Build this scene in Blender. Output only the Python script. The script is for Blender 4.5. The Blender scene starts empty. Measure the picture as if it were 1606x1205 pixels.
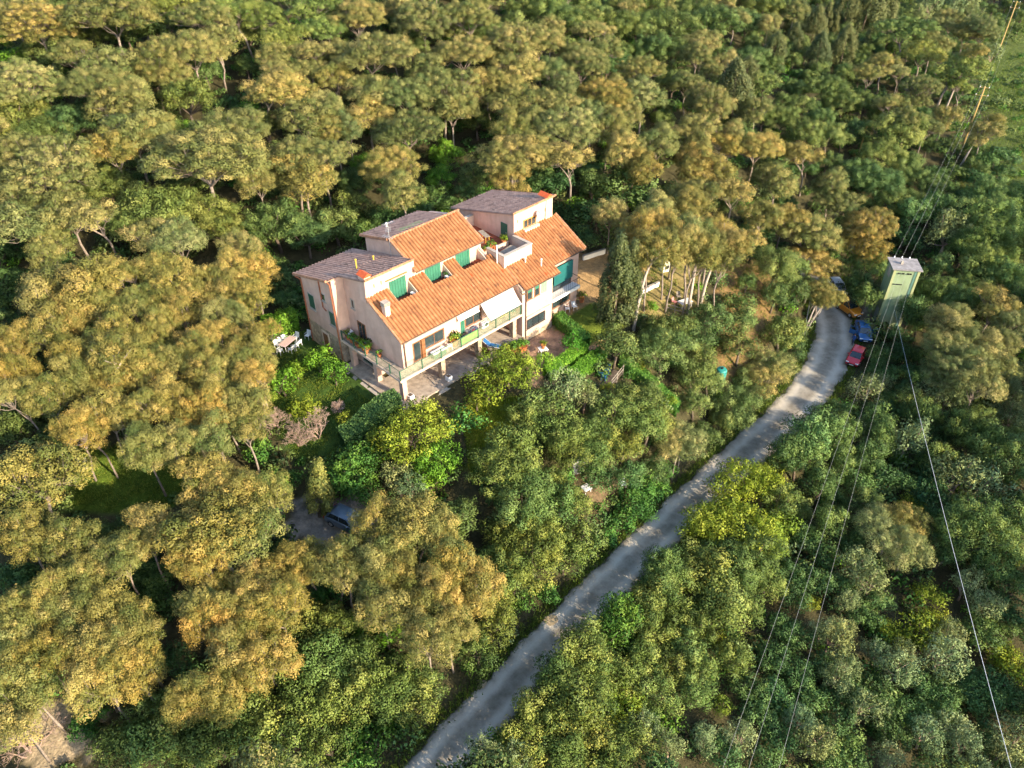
import bpy, math, random
import numpy as np
from mathutils import Matrix, Vector
R = math.radians
scene = bpy.context.scene
# ------------------------------------------------------------------ camera, sky, sun, exposure
cam_d = bpy.data.cameras.new("camera"); cam = bpy.data.objects.new("camera", cam_d)
scene.collection.objects.link(cam); scene.camera = cam
cam_d.sensor_width = 36; cam_d.lens = 36 * 1184.45 / 1606; cam_d.clip_start = .5; cam_d.clip_end = 3000
cam.matrix_world = Matrix.Translation((0, 0, 58)) @ Matrix.Rotation(R(51.5), 4, 'X') @ Matrix.Rotation(R(-.468), 4, 'Z')
SUN_EL, SUN_ROT = R(22.5), R(127)          # bearing clockwise from +Y
world = bpy.data.worlds.new("World"); scene.world = world; world.use_nodes = True
nt = world.node_tree; nt.nodes.clear()
sky = nt.nodes.new("ShaderNodeTexSky"); sky.sky_type = 'NISHITA'; sky.sun_disc = False
sky.sun_elevation = SUN_EL; sky.sun_rotation = SUN_ROT; sky.air_density = 1.0; sky.dust_density = .8
bg = nt.nodes.new("ShaderNodeBackground"); bg.inputs[1].default_value = .15
wo = nt.nodes.new("ShaderNodeOutputWorld")
nt.links.new(sky.outputs[0], bg.inputs[0]); nt.links.new(bg.outputs[0], wo.inputs[0])
sd = bpy.data.lights.new("sun", 'SUN'); sd.energy = 3.9; sd.angle = R(.55); sd.color = (1.0, .83, .60)
sun = bpy.data.objects.new("sun", sd); scene.collection.objects.link(sun)
tosun = Vector((math.sin(SUN_ROT) * math.cos(SUN_EL), math.cos(SUN_ROT) * math.cos(SUN_EL), math.sin(SUN_EL)))
sun.rotation_euler = tosun.to_track_quat('Z', 'Y').to_euler(); sun.location = tosun * 200
vs = scene.view_settings; vs.view_transform = 'Standard'; vs.look = 'None'; vs.exposure = 1.7; vs.gamma = 1
vs.use_curve_mapping = False
scene.cycles.max_bounces = 5; scene.cycles.diffuse_bounces = 3; scene.cycles.transmission_bounces = 4
scene.cycles.transparent_max_bounces = 4; scene.cycles.caustics_reflective = False; scene.cycles.caustics_refractive = False
scene.cycles.use_adaptive_sampling = True; scene.cycles.adaptive_threshold = .025
# ------------------------------------------------------------------ helpers
COL = scene.collection
def tag(o, label=None, cat=None, group=None, kind=None):
    if label: o["label"] = label
    if cat: o["category"] = cat
    if group: o["group"] = group
    if kind: o["kind"] = kind
    return o
def empty(name, loc=(0, 0, 0), rz=0, label=None, cat=None, group=None, kind=None):
    o = bpy.data.objects.new(name, None); o.location = loc; o.rotation_euler = (0, 0, rz)
    o.empty_display_size = .3; COL.objects.link(o); return tag(o, label, cat, group, kind)
def obj(name, data, parent=None, loc=None, rz=0, label=None, cat=None, group=None, kind=None):
    o = bpy.data.objects.new(name, data); COL.objects.link(o)
    if parent: o.parent = parent
    if loc is not None: o.location = loc
    if rz: o.rotation_euler = (0, 0, rz)
    return tag(o, label, cat, group, kind)
class MB:
    def __init__(s): s.v = []; s.f = []
    def add(s, vs, fs):
        n = len(s.v); s.v += [tuple(p) for p in vs]; s.f += [tuple(n + i for i in q) for q in fs]; return s
    def box(s, x0, x1, y0, y1, z0, z1, M=None):
        p = [(x0,y0,z0),(x1,y0,z0),(x1,y1,z0),(x0,y1,z0),(x0,y0,z1),(x1,y0,z1),(x1,y1,z1),(x0,y1,z1)]
        if M: p = [M @ Vector(q) for q in p]
        return s.add(p, [(3,2,1,0),(4,5,6,7),(0,1,5,4),(1,2,6,5),(2,3,7,6),(3,0,4,7)])
    def extr(s, poly, a0, a1, ax='a'):
        """poly of (b,h) extruded along a (ax a), (a,h) along b (ax b) or (a,b) along h (ax h)"""
        n = len(poly)
        mk = {'a': lambda p, t: (t, p[0], p[1]), 'b': lambda p, t: (p[0], t, p[1]), 'h': lambda p, t: (p[0], p[1], t)}[ax]
        return s.add([mk(p, a0) for p in poly] + [mk(p, a1) for p in poly],
                     [tuple(range(n)), tuple(range(2*n-1, n-1, -1))] + [(i, i+n, (i+1) % n + n, (i+1) % n) for i in range(n)])
    def tube(s, pts, rads, n=5, cap=True):
        pts = [Vector(p) for p in pts]
        if not hasattr(rads, '__len__'): rads = [rads] * len(pts)
        base = len(s.v)
        for i, p in enumerate(pts):
            d = (pts[min(i+1, len(pts)-1)] - pts[max(i-1, 0)]); d = d.normalized() if d.length > 1e-6 else Vector((0,0,1))
            u = d.cross(Vector((0, 0, 1)) if abs(d.z) < .9 else Vector((1, 0, 0))).normalized(); w = d.cross(u)
            for k in range(n):
                t = 2 * math.pi * k / n; q = p + (u * math.cos(t) + w * math.sin(t)) * rads[i]; s.v.append(tuple(q))
        for i in range(len(pts) - 1):
            for k in range(n):
                a = base + i*n + k; b = base + i*n + (k+1) % n; s.f.append((a, b, b+n, a+n))
        if cap:
            s.f.append(tuple(base + k for k in range(n))[::-1]); e = base + (len(pts)-1)*n; s.f.append(tuple(e + k for k in range(n)))
        return s
    def lathe(s, prof, n=12, c=(0, 0, 0)):
        base = len(s.v)
        for r, z in prof:
            for k in range(n):
                t = 2*math.pi*k/n; s.v.append((c[0] + r*math.cos(t), c[1] + r*math.sin(t), c[2] + z))
        for i in range(len(prof) - 1):
            for k in range(n):
                a = base+i*n+k; b = base+i*n+(k+1) % n; s.f.append((a, b, b+n, a+n))
        s.f.append(tuple(base + k for k in range(n))[::-1]); e = base+(len(prof)-1)*n; s.f.append(tuple(e+k for k in range(n)))
        return s
    def mesh(s, name, mat, smooth=False, bevel=0):
        m = bpy.data.meshes.new(name); m.from_pydata(s.v, [], s.f); m.materials.append(mat)
        import bmesh
        b = bmesh.new(); b.from_mesh(m)
        bmesh.ops.recalc_face_normals(b, faces=b.faces)
        if bevel: bmesh.ops.bevel(b, geom=b.edges[:], offset=bevel, segments=1, affect='EDGES')
        b.to_mesh(m); b.free()
        if smooth: m.polygons.foreach_set('use_smooth', [True]*len(m.polygons))
        return m
    def obj(s, name, mat, parent=None, smooth=False, bevel=0, **k): return obj(name, s.mesh(name, mat, smooth, bevel), parent, **k)
def np_mesh(name, V, quads=None, tris=None, mats=(), midx=None, tone=None, smooth=False, nrm=None):
    m = bpy.data.meshes.new(name); V = np.asarray(V, np.float32)
    loops = []; tot = []
    if quads is not None and len(quads): loops.append(np.asarray(quads, np.int32).ravel()); tot += [4]*len(quads)
    if tris is not None and len(tris): loops.append(np.asarray(tris, np.int32).ravel()); tot += [3]*len(tris)
    loops = np.concatenate(loops); tot = np.array(tot, np.int32); st = np.r_[0, np.cumsum(tot)[:-1]].astype(np.int32)
    m.vertices.add(len(V)); m.vertices.foreach_set('co', V.ravel())
    m.loops.add(len(loops)); m.loops.foreach_set('vertex_index', loops)
    m.polygons.add(len(tot)); m.polygons.foreach_set('loop_start', st); m.polygons.foreach_set('loop_total', tot)
    for q in mats: m.materials.append(q)
    if midx is not None: m.polygons.foreach_set('material_index', np.asarray(midx, np.int32))
    if smooth: m.polygons.foreach_set('use_smooth', np.ones(len(tot), bool))
    if tone is not None:
        a = m.attributes.new('tone', 'FLOAT', 'POINT'); a.data.foreach_set('value', np.asarray(tone, np.float32))
    if nrm is not None:
        a = m.attributes.new('nrm', 'FLOAT_VECTOR', 'POINT'); a.data.foreach_set('vector', np.asarray(nrm, np.float32).ravel())
    m.update(calc_edges=True); return m
# ------------------------------------------------------------------ materials
MATS = {}
def mat(name, c, rough=.7, var=.12, scale=3.0, c2=None, bump=0, metal=0, spec=.3, fine=None, coat=0, emit=None):
    if name in MATS: return MATS[name]
    m = bpy.data.materials.new(name); m.use_nodes = True; N = m.node_tree.nodes; Lk = m.node_tree.links
    p = N["Principled BSDF"]; p.inputs["Roughness"].default_value = rough; p.inputs["Metallic"].default_value = metal
    p.inputs["Specular IOR Level"].default_value = spec; p.inputs["Coat Weight"].default_value = coat
    tc = N.new("ShaderNodeTexCoord"); no = N.new("ShaderNodeTexNoise"); no.inputs["Scale"].default_value = scale
    no.inputs["Detail"].default_value = 6; no.inputs["Roughness"].default_value = .65; Lk.new(tc.outputs["Object"], no.inputs["Vector"])
    cr = N.new("ShaderNodeValToRGB"); cr.color_ramp.elements[0].position = .3; cr.color_ramp.elements[1].position = .7
    d = c2 if c2 else tuple(x*(1-var*2) for x in c)
    cr.color_ramp.elements[0].color = (*d, 1); cr.color_ramp.elements[1].color = (*(c if c2 else tuple(min(1, x*(1+var*.6)) for x in c)), 1)
    Lk.new(no.outputs["Fac"], cr.inputs["Fac"]); Lk.new(cr.outputs["Color"], p.inputs["Base Color"])
    if bump:
        nb = N.new("ShaderNodeTexNoise"); nb.inputs["Scale"].default_value = fine or scale*6; nb.inputs["Detail"].default_value = 5
        Lk.new(tc.outputs["Object"], nb.inputs["Vector"])
        b = N.new("ShaderNodeBump"); b.inputs["Strength"].default_value = bump; b.inputs["Distance"].default_value = .05
        Lk.new(nb.outputs["Fac"], b.inputs["Height"]); Lk.new(b.outputs["Normal"], p.inputs["Normal"])
    MATS[name] = m; return m
def tone_mat(name, stops, rough=.8, bump=0):
    """colour from the per-piece 'tone' attribute"""
    m = bpy.data.materials.new(name); m.use_nodes = True; N = m.node_tree.nodes; Lk = m.node_tree.links; p = N["Principled BSDF"]
    p.inputs["Roughness"].default_value = rough; p.inputs["Specular IOR Level"].default_value = .2
    at = N.new("ShaderNodeAttribute"); at.attribute_name = 'tone'
    tc = N.new("ShaderNodeTexCoord"); no = N.new("ShaderNodeTexNoise"); no.inputs["Scale"].default_value = 1.3; no.inputs["Detail"].default_value = 6
    Lk.new(tc.outputs["Object"], no.inputs["Vector"])
    ad = N.new("ShaderNodeMath"); ad.operation = 'MULTIPLY_ADD'; ad.inputs[1].default_value = .7; Lk.new(at.outputs["Fac"], ad.inputs[0])
    ml = N.new("ShaderNodeMath"); ml.operation = 'MULTIPLY_ADD'; ml.inputs[1].default_value = 1.1; ml.inputs[2].default_value = -.4
    Lk.new(no.outputs["Fac"], ml.inputs[0]); Lk.new(ml.outputs[0], ad.inputs[2])
    cr = N.new("ShaderNodeValToRGB"); e = cr.color_ramp.elements
    while len(e) < len(stops): e.new(.5)
    for i, (t, c) in enumerate(stops): e[i].position = t; e[i].color = (*c, 1)
    Lk.new(ad.outputs[0], cr.inputs["Fac"]); Lk.new(cr.outputs["Color"], p.inputs["Base Color"])
    MATS[name] = m; return m
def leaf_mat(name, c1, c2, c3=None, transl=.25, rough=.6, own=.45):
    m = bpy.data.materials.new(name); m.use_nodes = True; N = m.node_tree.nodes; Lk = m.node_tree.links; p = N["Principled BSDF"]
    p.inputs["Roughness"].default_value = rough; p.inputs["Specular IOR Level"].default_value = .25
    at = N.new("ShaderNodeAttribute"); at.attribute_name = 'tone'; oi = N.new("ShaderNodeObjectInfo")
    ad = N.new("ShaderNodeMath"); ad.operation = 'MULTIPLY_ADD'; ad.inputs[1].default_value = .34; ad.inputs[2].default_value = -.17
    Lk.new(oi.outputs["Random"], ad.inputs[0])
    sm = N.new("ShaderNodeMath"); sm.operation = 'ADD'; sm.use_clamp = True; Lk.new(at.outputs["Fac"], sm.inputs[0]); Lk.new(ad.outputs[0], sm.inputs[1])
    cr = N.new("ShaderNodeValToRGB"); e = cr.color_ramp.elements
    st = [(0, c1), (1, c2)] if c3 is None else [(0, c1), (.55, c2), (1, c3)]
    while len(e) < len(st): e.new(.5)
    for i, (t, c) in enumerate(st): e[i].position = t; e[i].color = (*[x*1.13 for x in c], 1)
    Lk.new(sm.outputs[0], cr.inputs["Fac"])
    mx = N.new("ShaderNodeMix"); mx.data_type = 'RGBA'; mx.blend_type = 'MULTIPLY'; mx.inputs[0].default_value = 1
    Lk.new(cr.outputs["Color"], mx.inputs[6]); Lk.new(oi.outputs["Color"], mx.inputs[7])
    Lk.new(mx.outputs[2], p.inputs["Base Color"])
    tr = N.new("ShaderNodeBsdfTranslucent"); Lk.new(mx.outputs[2], tr.inputs["Color"])
    # leaves of one spray share most of their shading normal
    ge = N.new("ShaderNodeNewGeometry"); an = N.new("ShaderNodeAttribute"); an.attribute_name = 'nrm'
    vt = N.new("ShaderNodeVectorTransform"); vt.vector_type = 'VECTOR'; vt.convert_from = 'OBJECT'; vt.convert_to = 'WORLD'; Lk.new(an.outputs["Vector"], vt.inputs[0])
    v1 = N.new("ShaderNodeVectorMath"); v1.operation = 'SCALE'; v1.inputs["Scale"].default_value = own; Lk.new(ge.outputs["Normal"], v1.inputs[0])
    v2 = N.new("ShaderNodeVectorMath"); v2.operation = 'ADD'; Lk.new(v1.outputs[0], v2.inputs[0]); Lk.new(vt.outputs[0], v2.inputs[1])
    v3 = N.new("ShaderNodeVectorMath"); v3.operation = 'NORMALIZE'; Lk.new(v2.outputs[0], v3.inputs[0]); Lk.new(v3.outputs[0], p.inputs["Normal"]); Lk.new(v3.outputs[0], tr.inputs["Normal"])
    ms = N.new("ShaderNodeMixShader"); ms.inputs[0].default_value = transl
    Lk.new(p.outputs[0], ms.inputs[1]); Lk.new(tr.outputs[0], ms.inputs[2]); Lk.new(ms.outputs[0], N["Material Output"].inputs[0])
    MATS[name] = m; return m
stucco = mat('stucco', (.60, .405, .32), .9, .10, .7, bump=.25, fine=30)
stucco_pale = mat('stucco_pale', (.62, .47, .36), .9, .06, .8, bump=.2, fine=30)
def streaks(m, amt=.16):
    """rain streaks and damp marks running down a wall"""
    N = m.node_tree.nodes; Lk = m.node_tree.links; p = N["Principled BSDF"]; src = p.inputs["Base Color"].links[0].from_socket
    tc = N.new("ShaderNodeTexCoord"); mp = N.new("ShaderNodeMapping"); mp.inputs["Scale"].default_value = (1.1, 1.1, .22); Lk.new(tc.outputs["Object"], mp.inputs["Vector"])
    no = N.new("ShaderNodeTexNoise"); no.inputs["Scale"].default_value = 1.6; no.inputs["Detail"].default_value = 8; Lk.new(mp.outputs[0], no.inputs["Vector"])
    cr = N.new("ShaderNodeValToRGB"); cr.color_ramp.elements[0].position = .36; cr.color_ramp.elements[0].color = (1-amt*1.6, 1-amt*1.7, 1-amt*1.8, 1); cr.color_ramp.elements[1].position = .58; cr.color_ramp.elements[1].color = (1, 1, 1, 1)
    Lk.new(no.outputs["Fac"], cr.inputs[0]); mx = N.new("ShaderNodeMix"); mx.data_type = 'RGBA'; mx.blend_type = 'MULTIPLY'; mx.inputs[0].default_value = 1
    Lk.new(src, mx.inputs[6]); Lk.new(cr.outputs[0], mx.inputs[7]); Lk.new(mx.outputs[2], p.inputs["Base Color"])
streaks(stucco, .055); streaks(stucco_pale, .05)
white = mat('white_paint', (.76, .74, .70), .6, .05, 2)
plastic = mat('white_plastic', (.74, .75, .76), .4, .03, 2)
concrete = mat('concrete', (.42, .37, .31), .9, .18, 1.2, bump=.4)
paving = mat('paving', (.40, .33, .26), .9, .25, 1.6, bump=.5)
redfloor = mat('red_terrace_tiles', (.36, .10, .05), .7, .25, 1.4, bump=.2)
green = mat('green_shutter_paint', (.034, .15, .095), .55, .10, 1.5)
dgreen = mat('dark_green_paint', (.02, .09, .06), .5, .1, 2)
teal = mat('teal_blind', (.010, .105, .105), .6, .1, 1)
rail_m = mat('green_railing_paint', (.03, .10, .06), .5, .1, 3)
iron = mat('dark_iron', (.035, .033, .035), .5, .2, 4, metal=.4)
gutter = mat('gutter_metal', (.10, .075, .06), .5, .2, 3, metal=.3)
pipe_m = mat('copper_pipe', (.33, .12, .06), .5, .15, 3)
wood = mat('brown_wood', (.24, .10, .04), .6, .25, 4, bump=.2)
greywood = mat('weathered_wood', (.30, .26, .21), .85, .25, 5, bump=.3)
glass = mat('window_glass', (.03, .045, .05), .06, .2, 1, spec=.8)
terra = mat('terracotta', (.48, .16, .06), .8, .15, 5)
redcap = mat('red_chimney_tile', (.55, .10, .03), .75, .15, 3)
awning = mat('awning_cloth', (.68, .66, .62), .8, .03, 1)
blue = mat('blue_plastic', (.03, .13, .32), .5, .1, 3)
red_cloth = mat('red_cloth', (.55, .04, .03), .8, .1, 3)
navy = mat('navy_cloth', (.02, .03, .09), .8, .1, 3)
limecloth = mat('lime_screen', (.17, .33, .09), .7, .12, 2)
yellow = mat('yellow_paint', (.60, .42, .06), .6, .1, 3)
galv = mat('galvanised', (.45, .46, .47), .45, .12, 4, metal=.6)
bark_pine = mat('pine_bark', (.27, .22, .18), .95, .25, 5, bump=.5)
bark_dark = mat('dark_bark', (.13, .10, .075), .95, .25, 5, bump=.5)
bark_pale = mat('bare_twigs', (.34, .24, .19), .9, .2, 5)
def stone_mat():
    m = bpy.data.materials.new('rubble_stone'); m.use_nodes = True; N = m.node_tree.nodes; Lk = m.node_tree.links; p = N["Principled BSDF"]
    p.inputs["Roughness"].default_value = .92; tc = N.new("ShaderNodeTexCoord")
    vo = N.new("ShaderNodeTexVoronoi"); vo.inputs["Scale"].default_value = 3.2; Lk.new(tc.outputs["Object"], vo.inputs["Vector"])
    sx = N.new("ShaderNodeSeparateColor"); Lk.new(vo.outputs["Color"], sx.inputs[0])
    cr = N.new("ShaderNodeValToRGB"); cr.color_ramp.elements[0].color = (.24, .17, .11, 1); cr.color_ramp.elements[1].color = (.48, .37, .25, 1)
    Lk.new(sx.outputs[0], cr.inputs["Fac"])
    ve = N.new("ShaderNodeTexVoronoi"); ve.feature = 'DISTANCE_TO_EDGE'; ve.inputs["Scale"].default_value = 3.2; Lk.new(tc.outputs["Object"], ve.inputs["Vector"])
    lt = N.new("ShaderNodeMath"); lt.operation = 'LESS_THAN'; lt.inputs[1].default_value = .045; Lk.new(ve.outputs["Distance"], lt.inputs[0])
    mx = N.new("ShaderNodeMix"); mx.data_type = 'RGBA'; mx.inputs[7].default_value = (.30, .25, .20, 1)
    Lk.new(lt.outputs[0], mx.inputs[0]); Lk.new(cr.outputs["Color"], mx.inputs[6]); Lk.new(mx.outputs[2], p.inputs["Base Color"])
    b = N.new("ShaderNodeBump"); b.inputs["Strength"].default_value = .7; b.inputs["Distance"].default_value = .08
    Lk.new(ve.outputs["Distance"], b.inputs["Height"]); Lk.new(b.outputs["Normal"], p.inputs["Normal"]); MATS['stone'] = m; return m
stone = stone_mat()
tile_new = tone_mat('roof_tiles_terracotta', [(0, (.15, .072, .038)), (.3, (.29, .122, .050)), (.62, (.355, .158, .066)), (.93, (.40, .205, .098)), (1, (.44, .09, .03))])
tile_old = tone_mat('roof_tiles_weathered', [(0, (.21, .135, .10)), (.5, (.40, .245, .185)), (1, (.50, .32, .24))])
lm_pine = leaf_mat('pine_needles', (.085, .120, .032), (.205, .203, .060), (.41, .325, .120), .25, own=.9)
lm_pineg = leaf_mat('green_pine_needles', (.08, .128, .028), (.17, .218, .045), (.30, .31, .075), .25, own=1.0)
lm_oak = leaf_mat('oak_leaves', (.050, .092, .024), (.122, .178, .042), (.27, .31, .088), .25)
lm_dark = leaf_mat('dark_leaves', (.032, .082, .024), (.074, .145, .036), (.15, .235, .06), .25)
lm_sil = leaf_mat('silver_leaves', (.10, .150, .055), (.20, .265, .10), (.34, .395, .165), .22)
lm_bright = leaf_mat('bright_leaves', (.055, .150, .014), (.14, .31, .026), (.29, .45, .05), .38)
lm_deep = leaf_mat('deep_green_leaves', (.034, .108, .020), (.082, .205, .032), (.18, .31, .048), .33)
lm_yel = leaf_mat('yellow_green_leaves', (.10, .165, .014), (.225, .29, .026), (.39, .44, .055), .38)
lm_cyp = leaf_mat('cypress_sprays', (.045, .066, .022), (.105, .122, .038), (.21, .20, .07), .18, own=.8)
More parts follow.
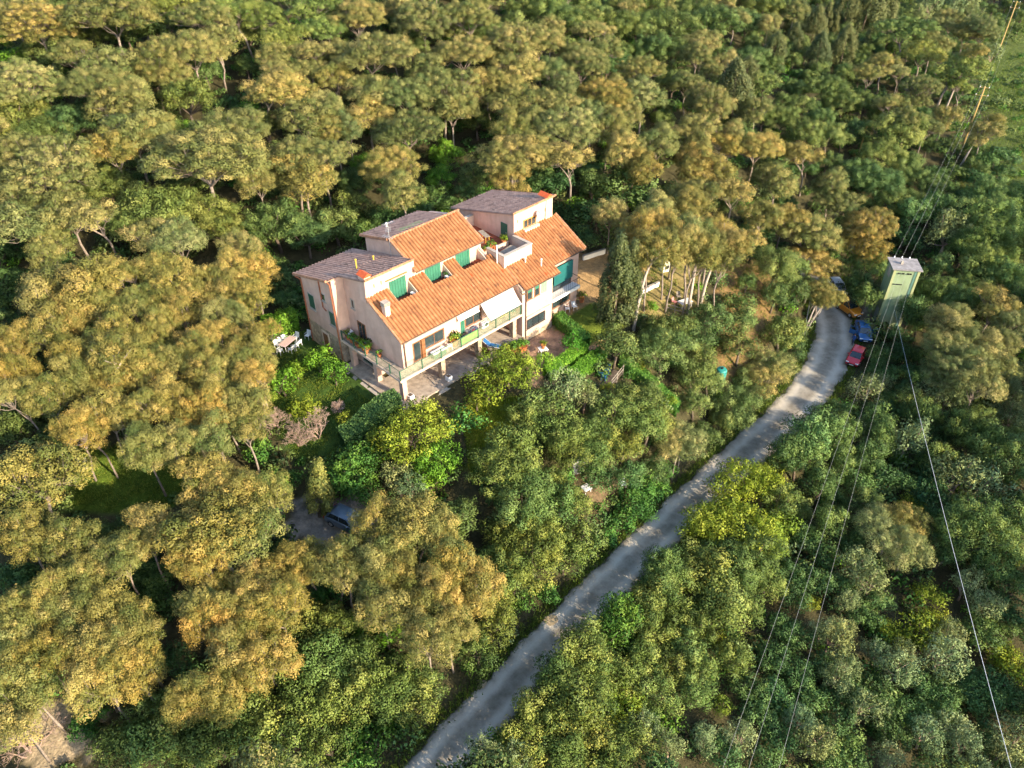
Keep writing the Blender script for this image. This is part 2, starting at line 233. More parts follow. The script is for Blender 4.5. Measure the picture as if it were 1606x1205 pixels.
TREES = """
G -727 1156 145 26 0 0
O -616 912 210 41 0 6
D -534 694 181 28 0 12
O -500 621 175 36 0 12
P -450 550 186 76 8 12
P -327 268 186 76 8 30
P -531 759 287 81 7 6
P -687 1141 248 78 7 0
D -510 660 206 30 0 12
O -434 490 199 40 0 18
G -686 1098 174 30 0 0
P -333 287 186 76 8 30
P -314 242 186 76 8 30
D -383 361 155 25 0 24
P -428 516 186 76 8 12
O -605 931 352 61 0 0
P -409 486 198 77 8 18
D -520 700 152 24 0 12
P -359 365 212 78 8 24
P -498 708 351 87 7 6
P -332 305 186 76 8 24
P -588 956 382 90 7 0
O -429 508 203 40 0 18
D -367 353 150 24 0 24
P -366 407 286 86 8 18
P -308 259 186 76 8 30
O -657 1110 239 45 0 0
P -628 1095 478 98 7 0
O -570 913 280 51 0 6
P -309 277 186 76 8 30
G -601 1003 295 48 0 0
P -442 621 284 81 8 12
P -392 492 186 76 8 18
P -417 566 249 82 8 12
P -467 687 241 77 7 6
O -399 482 175 36 0 18
P -318 315 186 76 8 24
P -489 793 486 99 7 6
P -327 357 186 76 8 24
O -633 1143 245 46 0 0
P -396 539 188 76 8 12
D -481 716 154 25 0 12
O -602 1092 354 62 0 0
P -611 1142 249 78 7 0
P -360 460 186 76 8 18
P -299 299 186 76 8 24
E -344 371 129 22 0 24
O -542 935 320 57 0 0
P -460 734 297 82 7 6
P -310 331 186 76 8 24
P -405 588 186 76 8 12
P -374 520 186 76 8 12
E -295 258 108 19 0 30
P -280 274 186 76 8 30
P -517 959 367 88 7 0
P -405 632 330 85 8 12
P -283 291 186 76 8 24
D -320 346 150 24 0 24
E -292 266 108 19 0 30
O -597 1164 330 58 0 0
P -395 607 186 76 8 12
P -343 465 186 76 8 18
P -285 310 186 76 8 24
P -432 741 284 81 7 6
P -364 543 200 77 8 12
P -339 477 186 76 8 18
P -270 284 186 76 8 30
P -263 262 186 76 8 30
O -464 824 298 54 0 6
P -348 512 186 76 8 12
P -544 1127 570 106 7 0
O -385 585 175 36 0 12
P -511 1020 326 85 7 0
P -481 932 326 85 7 0
P -362 566 239 81 8 12
P -453 847 273 80 7 6
P -388 655 236 77 8 12
G -535 1069 190 33 0 0
P -284 350 186 76 8 24
P -259 277 186 76 8 30
O -260 241 175 36 2 30
P -264 300 186 76 8 24
O -562 1193 253 47 0 0
P -343 545 186 76 8 12
P -440 873 347 87 7 6
O -421 771 287 52 0 6
P -469 974 221 76 7 0
P -357 610 191 76 8 12
P -246 271 186 76 8 30
D -306 412 150 24 0 24
P -535 1193 258 79 7 0
P -251 289 186 76 8 30
D -287 363 150 24 0 24
P -364 650 221 76 8 12
P -320 523 186 76 8 12
P -297 448 186 76 8 18
P -267 361 186 76 8 24
P -466 1026 386 90 7 0
O -247 262 175 36 2 30
D -276 347 150 24 0 24
O -239 245 201 40 2 30
P -297 486 221 79 8 18
P -329 583 186 76 8 12
O -391 779 415 70 0 6
P -414 893 266 80 7 6
D -272 369 150 24 0 24
O -509 1201 381 65 0 0
P -345 663 238 77 8 12
P -441 1021 233 77 7 0
Q -487 1204 300 83 0 1
P -329 638 248 78 8 13
P -300 539 186 76 8 13
D -244 303 150 24 0 31
P -319 608 186 76 8 13
P -272 451 186 76 8 19
P -343 708 248 78 7 7
O -223 254 204 41 2 31
G -427 980 132 24 0 7
P -296 560 193 76 8 13
P -239 358 194 76 8 25
O -420 1001 411 70 0 1
P -272 484 199 77 8 19
P -423 1069 437 95 7 1
O -358 781 354 62 0 7
P -206 256 186 76 8 31
O -212 236 175 36 2 31
P -344 807 600 116 7 7
P -273 523 186 76 8 13
P -239 402 221 79 8 19
P -305 646 221 76 8 13
O -428 1109 322 57 0 1
P -277 552 186 76 8 13
P -224 351 186 76 8 25
P -215 319 186 76 8 25
P -254 481 186 76 8 19
P -419 1161 422 93 7 1
P -221 374 299 87 8 25
O -199 246 211 42 2 31
P -204 300 198 77 8 25
P -405 1108 328 85 7 1
P -243 458 186 76 8 19
O -328 775 291 53 0 7
P -188 264 186 76 8 31
P -288 668 240 77 8 13
P -248 516 186 76 8 13
P -242 490 186 76 8 19
P -224 413 186 76 8 19
O -196 265 175 36 2 31
P -190 286 186 76 8 31
P -338 916 363 88 7 1
P -264 597 186 76 8 13
P -247 538 186 76 8 13
P -271 641 221 76 8 13
P -253 572 186 76 8 13
P -230 490 186 76 8 19
P -212 406 186 76 8 19
P -201 368 224 80 8 25
Q -387 1204 344 87 0 1
O -340 945 220 43 0 7
O -180 254 204 41 2 31
P -219 465 186 76 8 19
P -252 617 205 78 8 13
O -392 1228 218 42 0 1
P -239 569 186 76 8 13
G -353 1040 172 30 0 1
P -184 325 187 76 8 25
O -181 275 175 36 2 31
P -260 665 221 76 8 13
P -226 520 186 76 8 13
P -228 538 186 76 8 13
P -176 303 186 76 8 25
E -223 484 145 24 0 19
P -325 1006 329 85 7 1
P -291 833 225 76 7 7
P -195 403 186 76 8 19
Q -358 1204 259 79 0 1
O -165 240 175 36 2 31
P -164 281 186 76 8 31
O -174 287 175 36 2 31
Y -228 547 78 16 0 19
O -318 993 228 44 0 7
D -264 740 160 25 0 13
O -268 789 360 62 0 7
G -240 639 168 29 0 13
G -340 1150 166 29 0 1
P -166 316 186 76 8 25
E -202 455 159 26 0 19
O -161 264 207 41 2 31
Q -322 1145 271 80 0 1
D -249 717 188 28 0 13
D -243 684 153 24 0 13
G -216 560 160 28 0 13
O -169 324 175 36 2 25
D -184 392 150 24 0 25
G -234 660 132 24 0 13
O -162 302 177 37 2 31
P -260 871 425 94 7 7
P -287 1019 333 85 7 1
E -190 460 108 19 0 19
O -145 244 201 40 2 31
G -208 579 109 21 0 13
O -150 281 212 42 2 31
P -157 350 186 65 8 25
P -240 838 347 87 7 7
P -263 966 324 85 7 1
Y -189 529 132 24 0 19
O -234 783 295 53 0 7
Q -296 1213 433 95 0 1
O -139 263 226 44 2 31
O -150 323 223 43 2 25
P -152 362 189 65 8 25
C -165 435 121 60 4 19
E -153 355 108 19 0 25
G -187 587 155 28 0 13
P -228 894 328 85 7 7
O -135 300 237 45 2 31
Q -264 1176 299 83 0 1
O -124 243 182 38 2 31
P -136 356 186 65 8 25
E -143 358 119 21 0 25
P -244 1073 245 78 7 1
P -236 1014 221 76 7 1
O -127 279 182 37 2 31
O -133 326 175 36 2 25
G -169 568 143 26 0 13
O -206 814 270 50 0 7
P -225 969 231 76 7 7
E -150 456 176 29 0 19
P -125 351 186 76 8 26
Y -150 516 96 19 0 20
P -209 979 233 77 7 2
E -137 462 247 38 0 20
P -229 1209 440 95 7 2
O -192 859 246 46 0 8
D -188 821 206 30 0 8
O -115 303 188 38 2 32
O -111 272 180 37 2 32
E -110 255 114 20 0 32
E -107 238 111 20 0 32
O -193 908 291 53 0 8
G -115 326 115 22 0 26
E -128 449 158 26 0 20
G -194 969 202 34 0 8
P -199 1112 519 102 7 2
P -191 1053 324 85 7 2
P -186 1003 315 84 7 2
E -126 481 163 27 0 20
D -167 832 173 27 0 8
O -99 286 204 41 2 32
P -107 388 186 76 8 26
E -96 249 141 24 0 32
Y -123 498 78 16 0 20
G -104 327 171 30 0 26
P -95 323 186 76 8 26
D -156 854 212 31 0 8
P -95 347 186 76 8 26
P -93 360 186 76 8 26
E -86 262 115 20 0 32
P -144 885 363 88 7 8
G -92 336 116 22 0 26
Y -104 483 201 34 0 20
O -82 277 175 36 2 32
L -96 455 152 37 0 20
P -142 1047 404 92 7 2
P -124 834 280 81 7 8
D -129 846 210 31 0 8
O -78 294 186 38 2 32
P -79 341 186 76 8 26
P -133 972 425 94 7 2
L -87 447 134 34 0 20
O -151 1238 310 55 0 2
P -77 381 186 76 8 26
Y -84 485 316 50 0 20
O -69 271 175 36 2 32
D -110 868 250 35 0 8
O -65 286 175 36 2 32
P -128 1230 448 96 7 2
P -118 1115 296 82 7 2
G -74 460 179 31 0 20
P -62 321 186 76 8 26
P -60 299 186 76 8 26
Y -74 514 103 20 0 20
D -103 908 221 32 0 8
P -61 354 196 77 8 26
P -61 387 251 82 8 26
G -64 471 246 41 0 20
P -53 334 186 76 8 26
P -91 1055 447 96 7 2
G -89 946 216 36 0 8
G -85 995 257 42 0 8
P -49 366 186 76 9 26
P -46 310 186 76 9 26
P -78 1028 322 85 7 2
D -75 893 182 28 0 8
P -71 1155 432 94 7 2
E -46 513 186 30 0 20
G -66 1185 115 22 0 2
D -54 920 223 32 0 8
O -33 352 175 36 2 26
P -56 1280 419 93 7 2
O -49 945 226 44 0 8
Y -33 537 124 23 0 20
O -47 1072 245 46 0 2
O -27 316 175 36 2 32
L -23 239 115 31 0 32
P -25 342 186 76 9 26
O -39 1326 283 52 0 2
Y -23 546 196 33 0 20
P -28 1103 296 82 7 2
O -17 337 221 43 2 26
P -23 1189 267 80 7 2
O -15 387 175 36 2 26
L -13 237 115 31 0 32
O -13 359 175 36 2 26
O -11 461 313 56 2 20
E -9 252 114 20 6 32
Y -8 599 113 21 0 14
O -8 412 192 39 2 26
P -7 875 221 76 7 8
P -4 999 278 81 7 2
Y -3 563 271 44 0 14
P 1 914 445 95 7 8
P 2 1057 288 82 7 2
O -1 485 264 49 2 20
O -1 377 209 41 2 27
P 6 1138 345 87 7 3
P 9 1206 492 100 7 3
L 1 240 115 31 0 33
O 6 439 308 55 2 21
O 6 246 175 36 2 33
O 27 1462 306 55 0 3
P 20 1103 255 79 7 3
O 10 467 206 41 2 21
O 11 519 176 37 2 21
E 9 369 108 19 0 27
D 23 942 189 28 0 9
P 28 1023 243 77 7 3
O 17 396 330 58 2 27
O 14 272 175 36 2 33
L 21 533 128 33 0 21
P 49 1253 371 89 7 3
O 43 1043 242 46 0 9
G 32 591 99 26 0 15
O 27 422 195 39 2 27
O 64 1461 408 69 0 3
D 46 958 211 31 0 9
E 27 380 108 19 0 27
O 33 528 236 45 2 21
O 24 260 180 37 2 33
P 61 1068 291 82 7 3
P 66 1171 267 80 7 3
O 36 462 188 38 2 21
O 31 297 175 36 2 33
D 63 948 228 33 0 9
O 44 507 214 42 2 21
O 41 446 204 41 2 21
O 93 1429 402 68 0 3
P 77 1131 261 79 7 3
L 47 552 204 46 0 21
E 46 479 111 20 0 21
O 43 408 196 39 2 27
O 37 279 226 44 2 33
O 35 245 175 36 2 33
P 76 1009 360 88 7 3
O 52 494 175 36 2 21
P 79 928 340 86 7 9
G 63 624 115 26 5 15
O 51 326 175 36 2 27
O 54 452 175 36 2 21
O 55 426 237 45 2 27
O 43 265 222 43 2 33
G 86 911 131 24 0 9
O 48 314 205 41 2 33
O 124 1437 405 69 0 3
P 109 1197 362 88 7 3
O 65 516 178 37 2 21
L 68 555 132 34 0 21
D 88 827 209 31 0 9
D 70 486 150 24 0 21
Y 75 571 94 18 0 21
P 116 1073 253 78 7 3
O 108 942 227 44 0 9
O 73 497 175 36 2 21
O 58 288 175 36 2 33
O 78 524 175 36 2 21
O 61 307 175 36 2 33
O 56 252 175 36 2 33
O 159 1489 366 63 0 3
D 108 878 326 43 0 9
P 133 1105 385 90 7 3
P 150 1284 288 81 7 3
P 133 1027 286 81 7 3
E 84 447 108 19 0 27
Y 94 581 78 16 0 21
O 89 516 180 37 2 21
Y 68 277 113 21 0 33
O 66 245 175 36 2 33
O 94 541 243 46 2 21
D 91 490 150 24 0 21
O 188 1465 414 70 0 3
O 105 624 261 49 0 15
O 76 305 175 36 2 33
E 82 354 210 33 6 27
Y 76 290 153 27 0 33
E 76 272 108 19 6 33
O 103 516 175 36 2 21
P 163 1082 256 79 7 3
E 102 467 154 25 0 27
O 110 568 175 36 0 21
O 228 1608 336 59 0 3
P 153 976 316 84 7 9
D 155 934 453 57 0 9
Y 87 307 99 19 0 33
O 81 256 175 36 2 33
E 92 341 132 23 6 33
E 110 481 202 32 0 21
D 112 507 150 24 0 21
O 116 552 207 41 2 21
P 141 783 222 76 7 9
Y 89 284 96 19 0 33
O 240 1507 373 64 0 3
P 201 1225 372 89 7 3
Y 134 629 80 16 0 15
O 98 324 179 37 2 33
O 102 356 175 36 2 27
P 198 1144 355 87 7 3
E 126 508 149 25 0 21
P 175 942 272 80 9 9
L 94 271 115 31 0 33
O 129 541 227 44 2 21
O 266 1583 442 74 0 3
O 110 374 175 36 2 27
P 150 744 221 105 9 9
O 137 580 175 36 0 21
E 132 501 119 21 0 21
P 151 726 237 105 9 9
P 168 832 267 80 9 9
O 112 344 175 36 2 27
O 152 656 205 41 0 15
O 138 521 175 36 0 21
O 260 1417 357 62 0 3
P 199 1008 325 85 7 9
O 232 1215 274 50 0 3
O 141 557 175 36 2 21
O 119 387 193 39 2 27
O 158 677 175 36 0 15
O 108 297 175 36 2 33
E 142 510 120 21 0 21
O 237 1173 224 43 0 3
O 127 408 175 36 2 27
E 109 278 143 24 6 33
O 159 639 292 53 0 15
O 287 1502 478 79 0 3
E 152 534 123 21 0 21
Y 158 597 89 18 0 21
L 110 258 115 31 0 33
P 176 754 221 105 9 9
O 291 1416 358 62 0 3
O 333 1676 292 53 0 3
O 274 1306 290 53 0 3
P 200 865 257 79 9 9
O 175 676 230 44 0 15
O 123 318 179 37 2 33
O 136 403 175 36 2 27
P 177 732 221 105 9 9
P 192 799 221 76 9 9
O 134 371 175 36 2 27
Y 131 345 105 20 0 33
P 160 536 221 55 3 21
P 169 550 221 55 3 22
P 288 1252 240 77 7 4
O 139 339 175 36 2 34
O 339 1495 321 57 0 4
O 133 301 175 36 2 34
O 155 420 175 36 2 28
P 196 729 240 105 9 10
P 250 999 286 81 9 10
P 205 761 247 105 9 10
O 199 673 234 45 0 16
O 193 629 227 44 0 16
O 377 1663 407 69 0 4
P 233 892 301 83 9 10
P 264 1057 256 79 7 10
O 197 651 216 42 0 16
O 191 602 179 37 0 22
O 148 359 175 36 2 28
O 140 319 175 36 2 34
Y 166 454 142 25 0 28
Y 147 346 105 20 0 34
O 159 401 273 50 2 28
P 298 1179 413 93 7 4
O 200 583 180 37 0 22
L 137 267 115 31 0 34
P 289 1111 353 87 7 4
O 221 712 240 46 0 16
P 268 983 324 85 9 10
Y 179 462 214 36 0 28
P 220 754 246 105 9 10
P 232 794 382 90 9 10
O 213 637 175 36 0 16
O 164 373 217 42 2 28
O 395 1566 500 86 0 4
Y 206 498 199 33 0 22
Y 166 357 86 17 0 34
D 275 909 154 25 0 10
O 226 613 185 38 0 22
O 177 389 270 50 2 28
Y 160 300 90 18 0 34
P 238 750 221 105 9 10
P 313 1074 261 79 9 10
K 390 1423 183 53 0 4
D 153 260 150 24 0 34
O 187 415 279 51 2 28
O 173 334 175 36 2 34
P 298 950 319 84 9 10
O 241 626 297 54 0 22
K 375 1279 356 104 0 4
O 259 726 233 45 0 16
D 269 761 230 33 0 16
Y 206 458 357 56 0 28
L 165 274 118 32 0 34
O 260 698 229 44 0 16
D 309 916 209 31 0 10
O 375 1203 232 44 0 10
D 295 820 150 24 0 16
O 487 1672 354 62 0 4
Y 227 517 276 44 0 22
K 423 1398 226 66 0 4
O 197 380 196 39 2 28
D 183 317 150 24 0 34
O 449 1475 321 57 0 4
O 269 659 211 42 0 22
O 272 677 175 36 0 16
D 323 903 233 33 0 10
O 213 428 309 55 2 28
P 363 1095 376 89 9 10
D 186 296 150 24 0 34
D 348 961 244 34 0 10
P 336 935 240 77 9 10
O 547 1767 432 73 0 4
O 426 1269 241 46 0 4
P 285 675 221 50 3 16
Y 232 456 240 39 0 28
D 183 261 150 24 0 34
Y 254 526 205 34 0 22
O 224 409 175 36 2 28
D 204 314 150 24 0 34
O 340 856 334 59 0 16
K 504 1515 265 77 0 4
P 304 698 225 50 3 16
O 328 805 215 42 0 16
D 213 342 150 24 0 34
O 601 1856 323 57 0 4
D 197 276 150 24 0 34
P 386 1033 344 86 9 10
O 256 500 194 53 1 22
Y 255 481 174 30 0 28
O 460 1274 291 53 0 4
O 328 753 261 49 0 16
P 380 966 248 78 9 10
O 278 559 176 50 1 22
D 230 371 150 24 0 28
O 353 823 274 50 0 16
D 250 428 150 24 0 28
O 345 755 195 39 0 16
O 382 898 233 45 0 16
K 577 1633 231 67 0 4
O 354 783 181 37 0 16
D 246 401 153 24 0 28
K 636 1809 279 81 0 4
D 229 329 150 24 0 34
L 217 290 122 32 0 34
O 509 1329 250 47 0 4
O 296 558 236 60 1 22
O 397 890 196 39 0 16
D 276 472 166 26 0 28
D 243 364 150 24 0 28
O 486 1231 332 59 0 10
O 306 582 255 63 1 22
P 412 954 457 96 9 10
P 460 1125 321 84 9 10
L 222 275 160 38 0 34
D 235 312 150 24 0 34
Y 263 401 78 16 0 28
K 646 1718 294 86 0 4
D 273 422 157 25 0 28
O 529 1291 295 53 0 4
K 610 1568 274 80 0 4
O 307 529 202 54 1 22
D 287 455 163 26 0 28
D 252 342 150 24 0 34
O 329 599 245 61 1 22
P 409 871 221 55 9 16
L 262 371 115 31 0 28
O 576 1403 365 63 0 4
C 724 1856 115 67 0 4
O 536 1247 289 52 0 10
P 406 852 221 55 9 16
L 263 356 177 41 0 34
O 304 483 175 50 1 28
P 410 895 342 70 9 16
O 338 585 213 56 1 22
D 325 530 176 27 0 22
D 238 265 150 24 0 34
L 256 326 129 33 0 34
P 486 1067 313 84 9 10
C 715 1773 111 65 0 4
D 252 297 150 24 0 34
P 484 1035 264 79 9 10
O 358 614 188 52 1 22
D 374 653 164 26 0 22
D 295 418 150 24 0 28
L 279 371 115 31 0 28
O 599 1367 309 55 0 4
K 686 1636 285 83 0 4
O 345 562 179 51 1 22
D 266 319 150 24 0 34
D 253 279 150 24 0 34
L 272 340 115 31 0 34
L 292 400 115 31 0 28
K 774 1874 346 101 0 4
O 591 1289 248 47 0 10
L 311 436 183 42 0 29
D 325 465 150 24 0 29
D 358 549 209 31 0 23
P 482 940 331 85 9 11
O 559 1144 366 63 0 11
O 477 884 196 53 1 17
D 305 389 150 24 0 29
L 274 303 157 38 0 35
K 816 1879 385 112 0 5
O 646 1386 313 56 0 5
L 416 689 187 43 0 23
O 476 863 175 50 1 17
L 396 630 148 36 0 23
C 764 1712 108 64 0 5
O 495 919 299 70 1 17
O 374 573 182 51 1 23
L 319 417 167 40 0 29
D 291 326 150 24 0 35
P 671 1450 277 80 7 5
P 516 978 382 90 9 11
D 446 734 150 24 0 17
D 322 404 150 24 0 29
L 303 352 115 31 0 35
O 610 1213 334 59 0 11
O 407 629 192 53 1 23
D 461 763 181 28 0 17
L 441 709 127 33 0 23
O 586 1129 364 63 0 11
O 665 1356 258 48 0 5
D 388 562 212 31 0 23
K 876 1927 356 103 0 5
O 402 604 175 50 1 23
Y 325 381 102 20 0 29
P 726 1519 287 81 7 5
D 461 733 212 31 0 17
D 436 666 201 30 0 23
D 301 315 150 24 0 35
D 293 292 150 24 0 35
L 284 272 115 31 0 35
P 357 469 255 50 3 29
O 650 1263 487 80 0 11
L 313 339 175 41 0 35
O 600 1095 313 56 0 11
P 673 1331 261 79 7 5
D 487 773 219 32 0 17
D 507 811 188 28 0 17
L 325 352 134 34 0 35
P 750 1500 229 76 7 5
P 371 479 221 50 3 29
Y 338 374 112 21 0 29
Q 829 1700 494 100 0 5
D 592 1026 260 36 0 11
D 410 554 181 28 0 23
D 472 706 173 27 0 23
O 657 1206 286 52 0 11
D 501 773 183 28 0 17
P 362 447 221 50 3 29
L 431 603 245 52 0 23
D 621 1084 224 32 0 11
D 317 307 150 24 0 35
P 677 1274 328 85 7 5
O 530 841 228 58 1 17
Y 410 528 119 22 0 23
D 330 332 150 24 0 35
D 496 733 177 27 0 17
P 740 1409 380 90 7 5
O 618 1059 262 64 1 11
Y 351 379 192 32 0 29
L 1027 2041 264 56 0 5
Q 832 1598 355 88 0 5
O 535 819 224 58 1 17
O 463 642 194 53 1 23
D 448 595 188 28 0 23
L 321 289 125 33 0 35
O 672 1157 279 51 0 11
P 707 1271 253 78 7 5
D 430 542 209 31 0 23
Y 379 418 130 24 0 29
L 1080 2120 340 68 0 5
D 674 1134 231 33 0 11
L 359 365 115 31 0 35
O 565 862 307 71 1 17
O 651 1077 265 64 1 11
L 498 690 218 48 0 23
D 475 628 194 29 0 23
D 448 567 184 28 0 23
D 345 323 150 24 0 35
Y 375 393 115 21 0 29
P 892 1679 375 89 7 5
D 343 309 150 24 0 35
P 981 1850 272 80 7 5
P 507 728 221 85 3 17
O 608 938 183 51 1 17
O 457 577 183 51 1 23
L 361 351 179 42 0 35
O 406 459 175 50 1 29
P 762 1328 262 79 7 5
O 423 491 175 50 1 29
P 537 778 277 85 3 17
Q 829 1479 500 101 0 5
L 644 1004 350 70 0 11
L 511 678 186 43 0 23
D 360 327 150 24 0 35
L 345 298 148 36 0 35
L 378 373 138 35 0 29
P 1025 1884 345 87 7 5
L 1157 2150 344 69 0 5
D 745 1207 241 34 0 11
O 588 842 284 67 1 17
L 461 550 247 53 0 23
O 496 629 192 53 1 23
P 520 705 382 85 3 17
L 350 285 125 33 0 35
L 687 1043 241 52 0 11
Q 856 1456 222 76 0 5
L 1198 2167 391 77 0 5
O 655 973 290 68 1 11
P 546 745 251 85 3 17
D 379 339 150 24 0 35
P 1018 1794 332 85 7 5
O 619 878 234 59 1 17
O 443 492 226 58 1 29
L 417 426 171 40 0 29
L 1200 2139 275 58 0 5
O 502 613 283 67 1 23
D 825 1310 204 30 0 11
L 355 272 115 31 0 35
D 773 1188 238 34 0 11
O 642 905 238 60 1 17
O 436 463 326 74 1 29
D 382 322 167 26 0 35
P 523 659 267 85 3 17
L 483 542 245 53 0 23
D 411 378 178 27 0 29
L 422 404 144 36 0 29
O 735 1093 356 79 1 11
P 807 1269 279 80 7 11
D 817 1254 247 35 0 11
P 1047 1783 361 110 7 5
O 687 982 373 82 1 11
O 509 591 247 61 1 23
D 378 296 150 24 0 35
O 715 1037 386 84 1 11
O 471 501 200 54 1 29
P 602 799 338 85 3 17
O 665 917 319 73 1 17
P 550 690 291 85 3 17
L 1089 1796 269 56 0 5
D 400 337 170 26 0 35
D 429 388 150 24 0 29
D 844 1265 298 40 0 11
P 573 721 221 85 3 17
O 450 442 241 61 1 29
L 380 280 115 31 0 35
O 512 568 301 70 1 23
D 824 1208 241 34 0 11
L 588 705 190 43 0 23
Y 425 365 113 21 0 35
D 446 409 184 28 0 29
O 478 482 224 58 1 29
L 566 647 181 42 0 23
O 737 1015 381 83 1 11
O 679 889 313 72 1 17
P 610 766 221 85 3 17
O 770 1076 353 78 1 11
L 589 683 187 43 0 23
L 615 732 162 39 0 17
Y 426 353 178 30 0 35
L 394 291 169 40 0 35
D 413 324 168 26 0 35
O 671 854 230 59 1 17
O 545 598 187 52 1 23
O 735 981 251 62 1 11
O 461 426 186 52 1 29
D 451 389 155 25 0 29
Y 495 470 102 20 0 29
"""
